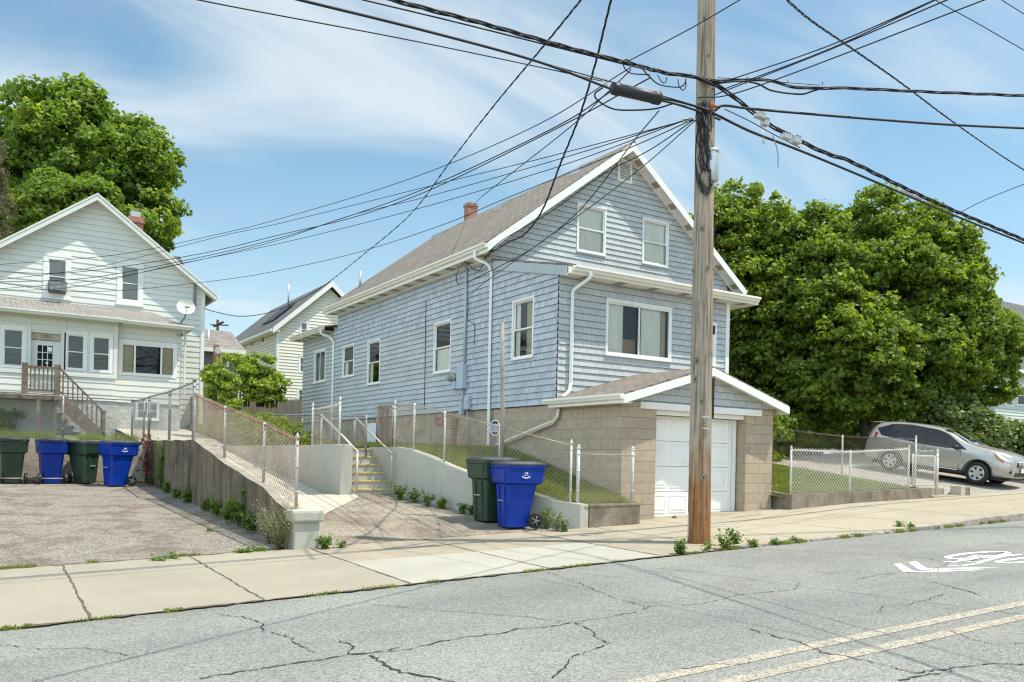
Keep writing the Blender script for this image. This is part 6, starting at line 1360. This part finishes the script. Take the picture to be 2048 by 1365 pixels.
# right neighbour house
Yn=19.5;RH=thing('pale_house','pale grey green sided house with grey roof behind the trees at the right edge','house',(43,25,2))
Xn0=onY(1990,800,Yn+4).x
f_=FY(Yn+4);wn_=[(lambda a,c:(a.x,c.x,c.z,a.z))(onY(2012,772,Yn+4),onY(2027,815,Yn+4)),(lambda a,c:(a.x,c.x,c.z,a.z))(onY(2034,770,Yn+4),onY(2060,815,Yn+4))]
z_e=onY(2030,745,Yn+4).z
mb_=MB();siding(mb_,f_,[(Xn0,1.0),(Xn0+14,1.0),(Xn0+14,z_e),(Xn0,z_e)],.17,.028,wn_,z0=1.)
for h in wn_: reveal(mb_,f_,h)
mb_.face([(Xn0,Yn+4,1),(Xn0,Yn+14,1),(Xn0,Yn+14,z_e),(Xn0,Yn+4,z_e)]);mb_.build('front_wall',m_rightclap,RH)
for h in wn_: simple_window(RH,f_,h,m_dark)
zr_=onY(2048,612,Yn+9).z;mb_=MB();mb_.face([(Xn0-.4,Yn+3.5,z_e+.05),(Xn0+14.4,Yn+3.5,z_e+.05),(Xn0+14.4,Yn+9,zr_),(Xn0-.4,Yn+9,zr_)]);mb_.face([(Xn0-.4,Yn+14.5,z_e+.05),(Xn0+14.4,Yn+14.5,z_e+.05),(Xn0+14.4,Yn+9,zr_),(Xn0-.4,Yn+9,zr_)][::-1]);mb_.face([(Xn0-.1,Yn+4,z_e),(Xn0-.1,Yn+9,zr_-.1),(Xn0-.1,Yn+14,z_e)]);mb_.build('roof',m_roof3,RH)
b=MB();b.box(Xn0-.4,Xn0+14,Yn+3.4,Yn+3.5,z_e-.1,z_e+.06);b.build('gutter',m_white,RH)
# pale slatted deck fence seen below the trees
b=MB();p0=at(1800,838,40);p1=at(1935,834,40);n=44
for i in range(n):
    a=p0.lerp(p1,i/n);c=p0.lerp(p1,(i+.5)/n);b.hexa([(a.x,a.y,1.9),(c.x,c.y,1.9),(c.x+.02,c.y+.03,1.9),(a.x+.02,a.y+.03,1.9),(a.x,a.y,a.z),(c.x,c.y,c.z),(c.x+.02,c.y+.03,c.z),(a.x+.02,a.y+.03,a.z)])
b.build('slatted_fence',m_beige,label='pale slatted fence glimpsed under the right hand trees',cat='fence')
# ================================================================= SILVER CAR
CAR=thing('silver_car','silver crossover car parked facing the street on the right driveway','car',(0,0,0))
m_paint=mat('silver_car_paint',(.44,.41,.36),.30,.02,2,metal=.45,spec=.5);m_paint.node_tree.nodes['Principled BSDF'].inputs['Coat Weight'].default_value=.6
m_chrome=mat('chrome',(.75,.75,.75),.15,metal=1.)
# x forward, y left, z up; stations from nose to tail
ST=[# x, half width, z bottom, z belt, z top, half width roof
 (2.30,.56,.38,.68,.84,.48),(2.25,.72,.31,.76,.94,.58),(2.10,.83,.28,.84,1.03,.67),(1.80,.89,.27,.92,1.10,.74),(1.40,.915,.27,.975,1.15,.78),(1.05,.92,.27,1.0,1.18,.78),(.70,.925,.27,1.01,1.33,.70),
 (.35,.925,.27,1.02,1.53,.64),(.0,.925,.27,1.03,1.60,.60),(-.45,.925,.27,1.04,1.65,.60),(-.95,.925,.27,1.05,1.66,.60),(-1.45,.92,.27,1.08,1.655,.61),(-1.85,.90,.30,1.12,1.61,.60),(-2.12,.87,.30,1.12,1.50,.60),(-2.26,.80,.34,1.0,1.16,.62),(-2.33,.70,.40,.85,.95,.55)]
def carloop(s_):
    x,w_,zb_,zl_,zt_,wr_=s_
    h=[(0,zb_),(w_*.80,zb_),(w_*.95,zb_+.06),(w_*.99,zb_+.22),(w_,zb_+(zl_-zb_)*.55),(w_*.985,zl_-.07),(w_*.94,zl_),(w_*.94+(wr_-w_*.94)*.5,zl_+(zt_-zl_)*.52),(wr_+.0,zt_-(zt_-zl_)*.12),(wr_*.8,zt_-.012),(wr_*.4,zt_),(0,zt_+.004)]
    L=[(x,y,z) for y,z in h];Rr=[(x,-y,z) for y,z in h[1:-1]][::-1];return L+Rr
b=MB();b.loft([carloop(s_) for s_ in ST],sm=True);body=b.build('body',m_paint,None,uv=False,label='t',cat='t')
del body['label'];del body['category']
for v in body.data.vertices: v.co=v.co+body.location
body.location=(0,0,0)
def modmesh(o,mods):
    for t_,kw in mods:
        mm=o.modifiers.new('m',t_)
        for k_,v_ in kw.items(): setattr(mm,k_,v_)
    bpy.context.view_layer.update();me=bpy.data.meshes.new_from_object(o.evaluated_get(bpy.context.evaluated_depsgraph_get()));o.modifiers.clear();o.data=me
modmesh(body,[('SUBSURF',dict(levels=2,render_levels=2))])
WX=(1.36,-1.33)
for xw in WX:
    c=MB();c.tube([(xw,-1.2,.345),(xw,1.2,.345)],.405,36);co=c.build('tmp',m_black,None,uv=False,kind='structure')
    modmesh(body,[('BOOLEAN',dict(operation='DIFFERENCE',object=co,solver='EXACT'))]);bpy.data.objects.remove(co)
body.data.materials.clear();body.data.materials.append(m_paint)
for p_ in body.data.polygons: p_.use_smooth=True;p_.material_index=0
body.parent=CAR
def cpart(b,name,m,parent=CAR,uv=False,bevel=0):
    o=b.build(name,m,None,uv=uv,kind='structure',bevel=bevel);del o['kind'];o.parent=parent;return o
def stw(x):
    for a,c in zip(ST[:-1],ST[1:]):
        if c[0]<=x<=a[0]: t=(a[0]-x)/(a[0]-c[0]);return [a[i]+(c[i]-a[i])*t for i in range(6)]
def sidey(x,z):
    _,w_,zb_,zl_,zt_,wr_=stw(x)
    if z<zl_: return w_*.985
    t=(z-zl_)/(zt_-zl_);h=[(0,w_*.94),(.52,w_*.94+(wr_-w_*.94)*.5),(.88,wr_),(1,wr_*.8)]
    for (t0,y0),(t1,y1) in zip(h[:-1],h[1:]):
        if t<=t1: return y0+(y1-y0)*(t-t0)/(t1-t0)
    return wr_*.8
def sideglass(pts,off,name,m,sg):   # pts outline (x,z) -> strip columns
    b=MB();xs=fr_(min(p[0] for p in pts),max(p[0] for p in pts),14);rows=[]
    for x in xs:
        zs=[]
        for i in range(len(pts)):
            (x0,z0),(x1,z1)=pts[i],pts[(i+1)%len(pts)]
            if min(x0,x1)-1e-9<=x<=max(x0,x1)+1e-9 and abs(x1-x0)>1e-6: zs.append(z0+(z1-z0)*(x-x0)/(x1-x0))
        rows.append((x,min(zs),max(zs)))
    for (x0,a0,c0),(x1,a1,c1) in zip(rows[:-1],rows[1:]):
        for k in range(5):
            q=[(x0,a0+(c0-a0)*k/5),(x1,a1+(c1-a1)*k/5),(x1,a1+(c1-a1)*(k+1)/5),(x0,a0+(c0-a0)*(k+1)/5)];f_=[(x,sg*(sidey(x,z)+off),z) for x,z in q];b.face(f_ if sg<0 else f_[::-1],sm=True)
    return cpart(b,name,m)
for sg in (-1,1):
    sideglass([(.98,1.005),(.30,1.44),(-.05,1.535),(-.9,1.60),(-1.5,1.565),(-1.98,1.36),(-1.75,1.13),(-.6,1.04)],.003,'window_surround',m_blackp,sg)
    sideglass([(.80,1.03),(.27,1.405),(-.02,1.50),(-.28,1.52),(-.28,1.035)],.009,'front_side_window',m_carglass,sg)
    sideglass([(-.36,1.04),(-.36,1.525),(-.88,1.56),(-1.22,1.545),(-1.32,1.09)],.009,'rear_side_window',m_carglass,sg)
    sideglass([(-1.40,1.10),(-1.32,1.53),(-1.52,1.52),(-1.88,1.35),(-1.72,1.15)],.009,'quarter_window',m_carglass,sg)
    b=MB()
    for xl_ in (.82,-.32,-1.30):
        pts=[(xl_+(.0 if xl_>-1 else .02*math.sin(i)),sg*(sidey(xl_,z)+.004),z) for i,z in enumerate(fr_(.36,1.0,8))];b.tube(pts,.005,4)
    cpart(b,'door_seam',m_blackp)
    for xl_ in (-.12,-1.08):
        b=MB();b.tube([(xl_+.1,sg*(sidey(xl_,.86)+.01),.87),(xl_+.06,sg*(sidey(xl_,.86)+.035),.875),(xl_-.06,sg*(sidey(xl_,.86)+.035),.88),(xl_-.1,sg*(sidey(xl_,.86)+.01),.88)],.014,6);cpart(b,'door_handle',m_paint)
    b=MB();b.tube([(.8,sg*.93,.36),(-1.0,sg*.93,.38)],.016,6);cpart(b,'side_moulding',m_chrome)
    b=MB();b.loft([[(x_,sg*(1.0+.10*math.cos(q)*sc_),1.06+.065*math.sin(q)*sc_) for q in fr_(0,6.2832,12)[:-1]] for x_,sc_ in ((.62,.9),(.66,1.05),(.74,.9),(.79,.4))],sm=True);b.tube([(.72,sg*.88,1.03),(.70,sg*.95,1.04)],.03,6);cpart(b,'wing_mirror',m_blackp)
    # headlight and lights
    b=MB();hp=[(2.05,.78,.78),(2.25,.64,.78),(2.18,.68,.92),(1.84,.82,1.02),(1.76,.87,1.0),(1.93,.86,.87)];
    hc=Vector((2.02,.735,.82));P_=[Vector((x_,sg*y_,z_)) for x_,y_,z_ in hp];n_=(P_[1]-P_[0]).cross(P_[3]-P_[0]).normalized();n_=n_ if n_.x>0 else -n_
    b.prism([p_+n_*.02 for p_ in P_],n_*.03);o_=cpart(b,'headlight',mat('clear_lamp_lens',(.75,.72,.66),.1,spec=.6) if sg<0 else bpy.data.materials['clear_lamp_lens'],bevel=.012)
    b=MB();b.tube([Vector((1.77,sg*.895,.99)),Vector((1.94,sg*.88,.86)),Vector((2.04,sg*.83,.78))],.020,6);cpart(b,'turn_signal',mat('amber_lens',(.75,.25,.03),.2) if sg<0 else bpy.data.materials['amber_lens'])
    b=MB();b.tube([(2.10,sg*.70,.50),(2.25,sg*.68,.50)],.055,12);cpart(b,'fog_light',m_blackp)
    b=MB();b.hexa([(-2.20,sg*.60,.95),(-1.98,sg*.885,1.02),(-1.95,sg*.9,1.02),(-2.3,sg*.62,.95),(-2.20,sg*.58,1.16),(-1.90,sg*.83,1.24),(-1.88,sg*.85,1.24),(-2.28,sg*.60,1.16)]);cpart(b,'tail_light',mat('red_lens',(.6,.015,.01),.2) if sg<0 else bpy.data.materials['red_lens'])
# windshield
def screen(x0,z0,w0,x1,z1,w1,name,m,off):
    b=MB();n=8
    for i in range(n):
        for k in range(4):
            def P_(u,v): x=x0+(x1-x0)*v;z=z0+(z1-z0)*v;w_=w0+(w1-w0)*v;y=(u*2-1)*w_;return (x+off-.10*(u*2-1)**2,y,z+off*.7-.03*(u*2-1)**2)
            b.face([P_(i/n,k/4),P_(i/n,(k+1)/4),P_((i+1)/n,(k+1)/4),P_((i+1)/n,k/4)],sm=True)
    return cpart(b,name,m)
screen(1.16,1.115,.74,.18,1.565,.56,'windshield',m_wsglass,.035);screen(-2.30,1.15,.55,-2.06,1.48,.50,'rear_window',m_carglass,.0)
b=MB();b.hexa([(1.13,-.7,1.10),(1.13,.7,1.10),(.16,.53,1.56),(.16,-.53,1.56),(1.15,-.7,1.115),(1.15,.7,1.115),(.18,.53,1.575),(.18,-.53,1.575)]);cpart(b,'dark_cabin',m_dark)
b=MB();b.hexa([(2.20,-.50,.66),(2.33,-.42,.66),(2.33,.42,.66),(2.20,.50,.66),(2.12,-.52,.90),(2.27,-.44,.87),(2.27,.44,.87),(2.12,.52,.90)]);gr_=cpart(b,'grille',m_blackp)
b=MB()
for k in range(9): y=-.36+.09*k;b.tube([(2.34,y,.69),(2.29,y,.84)],.012,4)
for sg in (-1,1): b.tube([(2.35,sg*.06,.67),(2.29,sg*.17,.89)],.018,5)
cpart(b,'grille_bars',m_chrome,gr_)
b=MB();b.box(2.14,2.30,-.50,.50,.36,.50);b.box(2.0,2.2,-.60,.60,.23,.29);cpart(b,'lower_bumper',m_blackp,bevel=.02)
b=MB();b.box(2.325,2.345,-.16,.16,.50,.63);pl_=cpart(b,'number_plate',m_white)
b=MB();b.prism([(-2.02,-.5,1.56),(-2.02,.5,1.56),(-2.28,.45,1.53),(-2.28,-.45,1.53)],(0,0,.03));cpart(b,'roof_spoiler',m_paint,bevel=.008)
for xw in WX:
    for sg in (-1,1):
        b=MB();pr=[(.69,.20),(.72,.27),(.74,.325),(.79,.345),(.87,.345),(.905,.325),(.915,.27),(.90,.215)]
        b.loft([[(xw+r_*math.cos(q),sg*y_,.345+r_*math.sin(q)) for q in fr_(0,2*math.pi,32)[:-1]] for y_,r_ in pr],sm=True);w_=cpart(b,'wheel',m_black)
        b=MB();b.tube([(xw,sg*.86,.345),(xw,sg*.875,.345)],.212,28,mi=1)
        b.loft([[(xw+r_*math.cos(q),sg*y_,.345+r_*math.sin(q)) for q in fr_(0,2*math.pi,32)[:-1]] for y_,r_ in ((.88,.225),(.912,.222),(.905,.19),(.88,.185))],cap0=False,cap1=False,sm=True)
        for k in range(6):
            an=2*math.pi*k/6+.3;e1_=Vector((math.cos(an),0,math.sin(an)));e2_=Vector((-math.sin(an),0,math.cos(an)));o_=Vector((xw,sg*.905,.345))
            b.hexa([o_+e1_*.03-e2_*.035,o_+e1_*.20-e2_*.052,o_+e1_*.20+e2_*.052,o_+e1_*.03+e2_*.035]+[q+Vector((0,-sg*.03,0)) for q in (o_+e1_*.03-e2_*.035,o_+e1_*.20-e2_*.052,o_+e1_*.20+e2_*.052,o_+e1_*.03+e2_*.035)])
        b.tube([(xw,sg*.88,.345),(xw,sg*.918,.345)],.06,14);cpart(b,'rim',[m_alu,m_blackp],w_)
for sg in (-1,1):
    b=MB();b.box(-.92,.95,sg*.90-.02,sg*.90+.02,.275,.345);cpart(b,'rocker_trim',m_blackp,bevel=.008)
    for xw in WX:
        b=MB();b.tube([(xw+.415*math.cos(q),sg*.905,.345+.415*math.sin(q)) for q in fr_(-.12,math.pi+.12,20)],.018,5);cpart(b,'arch_trim',m_blackp)
b=MB();b.box(-2.0,2.0,-.72,.72,.20,.42);b.box(WX[0]-.42,WX[0]+.42,-.68,.68,.3,.78);b.box(WX[1]-.42,WX[1]+.42,-.68,.68,.3,.78);cpart(b,'underbody',m_black)
pf0=Vector((26.55,14.1,drz(26.55,14.1)));pr0=Vector((26.1,17.0,drz(26.25,17.0)))
d_=(pf0-pr0).normalized();mid=pf0-d_*1.36;yv=Vector((0,0,1)).cross(d_).normalized();zv=d_.cross(yv)
CAR.matrix_world=Matrix(((d_.x,yv.x,zv.x,mid.x),(d_.y,yv.y,zv.y,mid.y),(d_.z,yv.z,zv.z,mid.z+.01),(0,0,0,1)))
# ================================================================= OVERHEAD WIRES
def wire(label,pts,r,name='overhead_wire',k=5,group=None,twist=0.,m=None,cat='wire',n=10):
    if name=='overhead_wire' and group=='service drops to the houses': pts=[p if isinstance(p[0],Vector) else (p[0],p[1],(p[2] if p[2]<25 else 25+(p[2]-25)*.2) if p[0]<400 or p[2]>25 and len(pts)>6 and pts[-1][0]<120 else p[2]) for p in pts]
    P=crv([at(x,y,D) if not isinstance(x,Vector) else x for x,y,D in pts],n);b=MB()
    def out(p): return not isinstance(p[0],Vector) and (p[0]<0 or p[0]>2048 or p[1]<0)
    if out(pts[-1]): P=P+[P[-1]+(P[-1]-P[-3]).normalized()*d_ for d_ in ((1,2,3,5,8,11,14) if twist==0 else [.25*k for k in range(1,57)])]
    if out(pts[0]): P=[P[0]+(P[0]-P[2]).normalized()*d_ for d_ in ((14,11,8,5,3,2,1) if twist==0 else [.25*k for k in range(56 if group==GW else 1,0,-1)])]+P
    if twist:
        for ph in (0,2.1,4.2):
            q=[];s_=0
            for i,p in enumerate(P):
                t=(P[min(i+1,len(P)-1)]-P[max(i-1,0)]).normalized();e=t.cross(Vector((0,0,1))).normalized();g_=t.cross(e);s_+= (P[i]-P[i-1]).length if i else 0
                q.append(p+(e*math.cos(s_*twist+ph)+g_*math.sin(s_*twist+ph))*r*.9)
            b.tube(q,r*.62,4)
    else: b.tube(P,r,k)
    return b.build(name,m or m_cable,None,uv=False,label=label,cat=cat,group=group)
GW='wires strung from the utility pole'
DP=12.9
def aY(x,y,Y=9.3): q=onY(x,y,Y);return q.x*math.sin(A)+q.y*math.cos(A)
dL=lambda x:aY(x,0)     # depth of along-street line at this picture column
def alongst(pts): return [(x,y,dL(x)) for x,y in pts]
wire('thick twisted black cable bundle from the top left down to the pole',alongst([(640,-45),(785,0),(960,46),(1140,97),(1250,125)])+[(1330,146,12.75),(1395,155,12.75),(1425,168,12.8)],.021,k=6,group=GW,twist=5,n=20)
wire('thin black wire just under the twisted bundle at top left',alongst([(600,-32),(725,0),(900,42),(1100,92),(1265,133),(1300,140)]),.010,group=GW)
wire('black cable running from the top left into the splice closure',alongst([(480,-30),(598,0),(850,62),(1070,122),(1205,172),(1222,178)]),.018,group=GW)
wire('steel strand above the splice closure along the street',alongst([(1070,122),(1180,153),(1300,185)])+[(1400,215,12.8)],.009,group=GW)
wire('thin wire from the upper left corner towards the splice closure',alongst([(250,-40),(395,0),(800,77),(1080,135),(1205,163)]),.008,group=GW)
# splice closure
a=at(1226,177,11.9);c=at(1318,198,12.35);d_=(c-a).normalized();SC=thing('splice_closure','black cylindrical splice closure hanging on the cable left of the pole','cable closure',tuple((a+c)/2-Vector((0,0,.12))));b=MB()
b.tube([a-d_*.03,a,a+d_*.1,a+d_*.11,c-d_*.11,c-d_*.10,c,c+d_*.03],[.05,.085,.095,.085,.085,.095,.09,.05],14);b.build('closure_body',m_blackp,SC,uv=False)
b=MB()
for x,y,D in ((1212,168,11.8),(1322,190,12.4)): q=at(x,y,D);b.box(q.x-.02,q.x+.02,q.y-.01,q.y+.01,q.z-.06,q.z+.07)
b.build('clamp',m_galv,SC)
wire('pair of black cables from the splice closure to the pole',[(1318,196,12.35),(1355,203,12.6),(1395,214,12.75),(1420,222,12.8)],.020,group=GW)
wire('lower black cable from the closure passing the pole',[(1318,200,12.35),(1360,211,12.6),(1400,224,12.75),(1440,240,13.1)],.018,group=GW)
wire('slack loop of cable drooping below the splice closure',[(1205,176,11.75),(1190,188,11.7),(1196,202,11.8),(1225,218,11.9),(1262,221,12.1),(1310,218,12.4),(1345,208,12.6)],.012,group=GW)
wire('black loop hanging from the twisted bundle left of the pole',[(1262,122,12.1),(1250,120,12.1),(1247,132,12.1),(1262,147,12.2),(1300,150,12.4)],.009,group=GW)
wire('larger drooping loop beside the pole',[(1285,138,12.3),(1300,155,12.4),(1320,170,12.5),(1355,175,12.7),(1368,170,12.7),(1372,160,12.7)],.010,group=GW)
wire('two small curls of cable left of the pole',[(1315,150,12.4),(1322,163,12.4),(1330,166,12.5),(1334,155,12.5)],.008,group=GW)
wire('second small curl of cable nearest the pole',[(1356,158,12.6),(1358,172,12.6),(1366,181,12.7),(1372,172,12.7),(1371,158,12.7)],.008,group=GW)
# right side along the street and across
def aR(x,Y0=9.3,slope=.06):   # line leaving the pole to the right, drifting slightly away from the kerb
    q=ray(x,0);t=(Y0-slope*9.4)/(q.y-slope*q.x);return t*(q.x*math.sin(A)+q.y*math.cos(A))
RW=lambda pts:[(x,y,max(12.8,aR(x))) for x,y in pts]
wire('thick twisted cable bundle running down to the right edge',[(1395,155,12.8),(1425,168,12.8)]+RW([(1455,185),(1510,228),(1560,262),(1650,306),(1700,323),(1800,372),(1900,418),(2048,480),(2150,522)]),.026,k=6,group=GW,twist=3.5,n=20)
wire('straight thick black cable under the bundle on the right',[(1395,215,12.8),(1430,229,12.85)]+RW([(1500,263),(1570,290),(1640,318),(1750,364),(1900,428),(2048,487),(2150,528)]),.022,group=GW,n=14)
wire('thin strand between the two descending right cables',RW([(1450,219),(1500,243),(1545,268),(1600,296)]),.008,group=GW)
wire('upper horizontal cable crossing to the right edge',[(1405,158,12.8),(1440,163,12.8),(1480,160,12.9),(1540,162,12.9),(1590,175,13),(1640,177,13),(1700,177,13.2),(1850,184,13.5),(2048,192,14),(2180,198,14.3)],.018,group=GW,twist=3,n=14)
wire('sagging cable loop under the upper horizontal cable',[(1430,168,12.8),(1480,163,12.8),(1515,168,12.9),(1545,182,12.9),(1600,189,13),(1625,183,13),(1650,175,13)],.014,group=GW)
wire('thin tight strand over the upper horizontal cable',[(1435,156,12.8),(1500,160,12.9),(1640,171,13)],.006,group=GW)
wire('lower horizontal cable crossing to the right edge',[(1430,222,12.8),(1448,212,12.8),(1500,218,12.9),(1600,227,13),(1760,240,13.3),(1900,250,13.6),(2048,257,14),(2180,262,14.3)],.020,group=GW,n=12)
# fan towards the upper right
for i,(p0,p1,p2,lb) in enumerate((((1430,170),(1650,95),(1870,0),'highest wire of the fan rising to the upper right'),((1430,190),(1640,108),(1895,0),'second wire of the fan rising to the upper right'),((1395,196),(1500,178),(1970,0),'lowest wire of the fan rising to the upper right'),((1450,178),(1660,98),(1880,-4),'third wire of the fan, nearly touching the second'))):
    x3=p2[0]+(p2[0]-p1[0])*.3;y3=p2[1]+(p2[1]-p1[1])*.3;wire(lb,[(*p0,12.9),(*p1,11.6),(*p2,9.8),(x3,y3,9.3)],.009,group=GW)
wire('thin wire climbing past the pole to the upper right',[(1262,120,12.1),(1380,58,11.3),(1480,0,10.7),(1530,-30,10.4)],.008,group=GW)
wire('twisted service wire from the top centre to the right edge',[(1560,-12,10),(1620,40,11),(1700,95,12.3),(1800,165,14),(1900,240,16),(2000,310,18.5),(2060,348,20)],.012,group=GW,twist=7,n=12)
wire('thin straight wire crossing the upper right corner',[(1850,-20,14),(1870,0,14),(1960,50,15),(2060,108,16)],.008,group=GW)
wire('short wire at the very upper right corner',[(1980,-20,14),(2003,0,14),(2060,36,15)],.008,group=GW)
wire('thin pale wire slanting over the right hand trees',[(1495,600,22),(1600,565,21),(1760,500,20),(1870,452,19.5),(1960,405,19),(2035,374,18.6),(2100,350,18)],.009,group=GW)
wire('short drop wire pair at the cable hanger on the right',[(1845,395,17.4),(1825,412,18),(1815,430,19)],.007,group=GW)
wire('loose grey cable end dangling right of the pole',[(1545,270,13.6),(1552,290,13.6),(1556,310,13.6),(1556,334,13.6)],.009,group=GW,m=m_greyst)
# service drops
SG='service drops to the houses'
Hc=Vector((XW-.1,17.95,6.35))
wire('thick service drop sagging to the corner of the blue house',[(1228,-25,11.6),(1222,0,11.9),(1205,70,12.6),(1190,130,13.2),(1160,230,14.2),(1120,330,15.3),(1085,420,16.4),(1050,468,17.4),(1015,486,18.2),(Hc,0,0)],.013,group=SG,twist=8,n=10)
wire('service drop curving down left to the corner of the white house',[(1185,-30,11),(1162,0,11.3),(1085,95,12.6),(985,215,14.8),(900,325,17.5),(820,430,20.5),(720,515,24),(650,570,26.5),(600,600,28),(540,625,30),(480,633,31.5),(430,624,32.5),(408,617,33)],.012,group=SG,twist=7,n=8)
for i,(pts,lb) in enumerate((
 ([(1262,135,12.1),(1055,260,15),(800,365,20),(560,438,26),(440,468,29),(233,510,33),(0,529,37),(-100,533,39)],'highest of the long wires fanning down to the left edge'),
 ([(1365,243,12.7),(1100,313,16),(894,364,20),(560,447,27),(440,473,29),(200,533,33),(0,560,37),(-80,568,39)],'second long wire dipping towards the left edge'),
 ([(1302,155,12.3),(1100,264,15),(849,385,20),(700,437,23),(560,470,26),(390,510,30),(150,545,34),(0,544,37),(-80,543,39)],'thick wire of the left fan crossing the white gable'),
 ([(1230,178,11.9),(1100,260,14.5),(849,378,19.5),(700,432,23),(560,476,26),(400,515,30),(180,556,34),(0,564,37),(-80,566,39)],'lower thick wire of the left fan'),
 ([(1372,240,12.7),(1100,324,16.5),(850,395,21),(699,432,24),(560,480,27),(400,520,30),(200,560,34),(0,578,37)],'wire of the left fan running close under the thick ones'),
 ([(1378,238,12.7),(1100,339,16.5),(802,427,22),(560,487,27),(350,530,31),(150,574,35),(0,582,37)],'lowest wire of the main left fan'),
 ([(1385,240,12.7),(1250,300,14.2),(1010,398,17.5),(880,452,20),(716,505,24),(560,541,28),(430,562,31),(230,582,34),(100,580,36),(0,566,38)],'separate low wire passing over the upper windows of the white house'))):
    wire(lb,pts,.0085 if i not in (2,3) else .011,group=SG)
wire('wire slanting from the closure down to the blue roof ridge',[(1318,222,12.6),(1268,282,14),(1210,360,15.2),(1150,430,16.3),(1060,500,17.8),(945,560,19.2),(Vector((XW-.08,19.0,5.9)),0,0)],.010,group=SG)
wire('thin wire dropping from the pole bracket across the blue gable',[(1388,240,12.7),(1300,300,13.8),(1205,350,15),(1100,425,16.2),(1000,484,18),(Vector((XW-.1,18.1,6.3)),0,0)],.009,group=SG)
wire('lowest thin wire crossing the blue gable and its left window',[(1390,242,12.7),(1290,330,14),(1180,415,15.3),(1075,490,16.6),(970,565,18.6),(Vector((XW-.06,18.9,5.5)),0,0)],.008,group=SG)
wire('wire from the bundle down past the left of the closure to the blue chimney',[(1262,140,12.2),(1210,190,13),(1140,255,14.5),(1000,365,18),(960,397,21.5),(Vector((XC+.2,26.6,10.5)),0,0)],.009,group=SG)
# hardware on the cables
HG='cable hardware near the pole'
def tap(px,py,D,sz,lb,rz_=0):
    q=at(px,py,D);t=thing('cable_tap',lb,'cable fitting',tuple(q),group=HG);b=MB();sx_,sy_,sz_=sz;b.box(q.x-sx_,q.x+sx_,q.y-sy_,q.y+sy_,q.z-sz_,q.z+sz_);b.build('casing',m_alu,t,bevel=.012)
    b=MB()
    for k in range(4): b.tube([(q.x-sx_*.6+k*sx_*.4,q.y-sy_,q.z+sz_*.9),(q.x-sx_*.6+k*sx_*.4,q.y-sy_,q.z+sz_+.035)],.009,5)
    b.build('terminal',m_galv,t,uv=False)
tap(1520,233,13.3,(.10,.05,.035),'upper grey tap box under the twisted cable right of the pole');tap(1530,246,13.4,(.06,.05,.05),'lower grey tap box directly under the upper one');tap(1572,274,13.7,(.09,.05,.045),'grey tap box left of a pair hanging between the right cables');tap(1592,281,13.9,(.09,.05,.055),'light grey tap box right of a pair between the right cables')
q=at(1527,283,13.5);b=MB();b.box(q.x-.03,q.x+.03,q.y-.01,q.y+.01,q.z-.035,q.z+.035);b.tube([(q.x,q.y,q.z+.03),at(1525,262,13.5)],.004,4);b.build('cable_tag',m_alu,None,label='small square tag dangling under the cables right of the pole',cat='tag')
b=MB();b.tube([at(1800,379,16.9),at(1842,399,17.3)],.035,4);b.build('cable_hanger',m_alu,None,label='flat grey hanger on the cables right above the trees',cat='cable fitting')
q0=at(1365,242,12.75);q1=at(1385,240,12.8);b=MB();b.tube([q0,q1],.03,5);b.tube([q1,onpole(1388,235,.0)],.012,4);b.build('wire_clamp',m_galv,None,label='cluster of wire clamps gathering the left fan on the pole',cat='cable fitting')
b=MB();b.tube([onpole(1418,212,.01),at(1440,216,12.8)],.022,5);b.tube([onpole(1419,205,.01),onpole(1423,222,.02)],.02,5);b.build('guy_fitting',mat('orange_rust',(.45,.10,.04),.7),None,label='orange rusty fitting on the right side of the pole',cat='cable fitting')
b=MB()
for px,py in ((1280,132),(1296,137),(1308,140),(1318,143),(1336,147),(1382,152)):
    q=at(px,py,dL(px) if px<1330 else 12.75);b.tube([q,q+Vector((0,0,.05))],.006,4)
for px,py in ((1495,159),(1576,166),(1645,170)): q=at(px,py,12.9);b.tube([q,q+Vector((0,0,.05))],.007,4)
b.build('cable_clips',m_cable,None,uv=False,label='row of tiny clips along the cables left and right of the pole',cat='cable fitting')
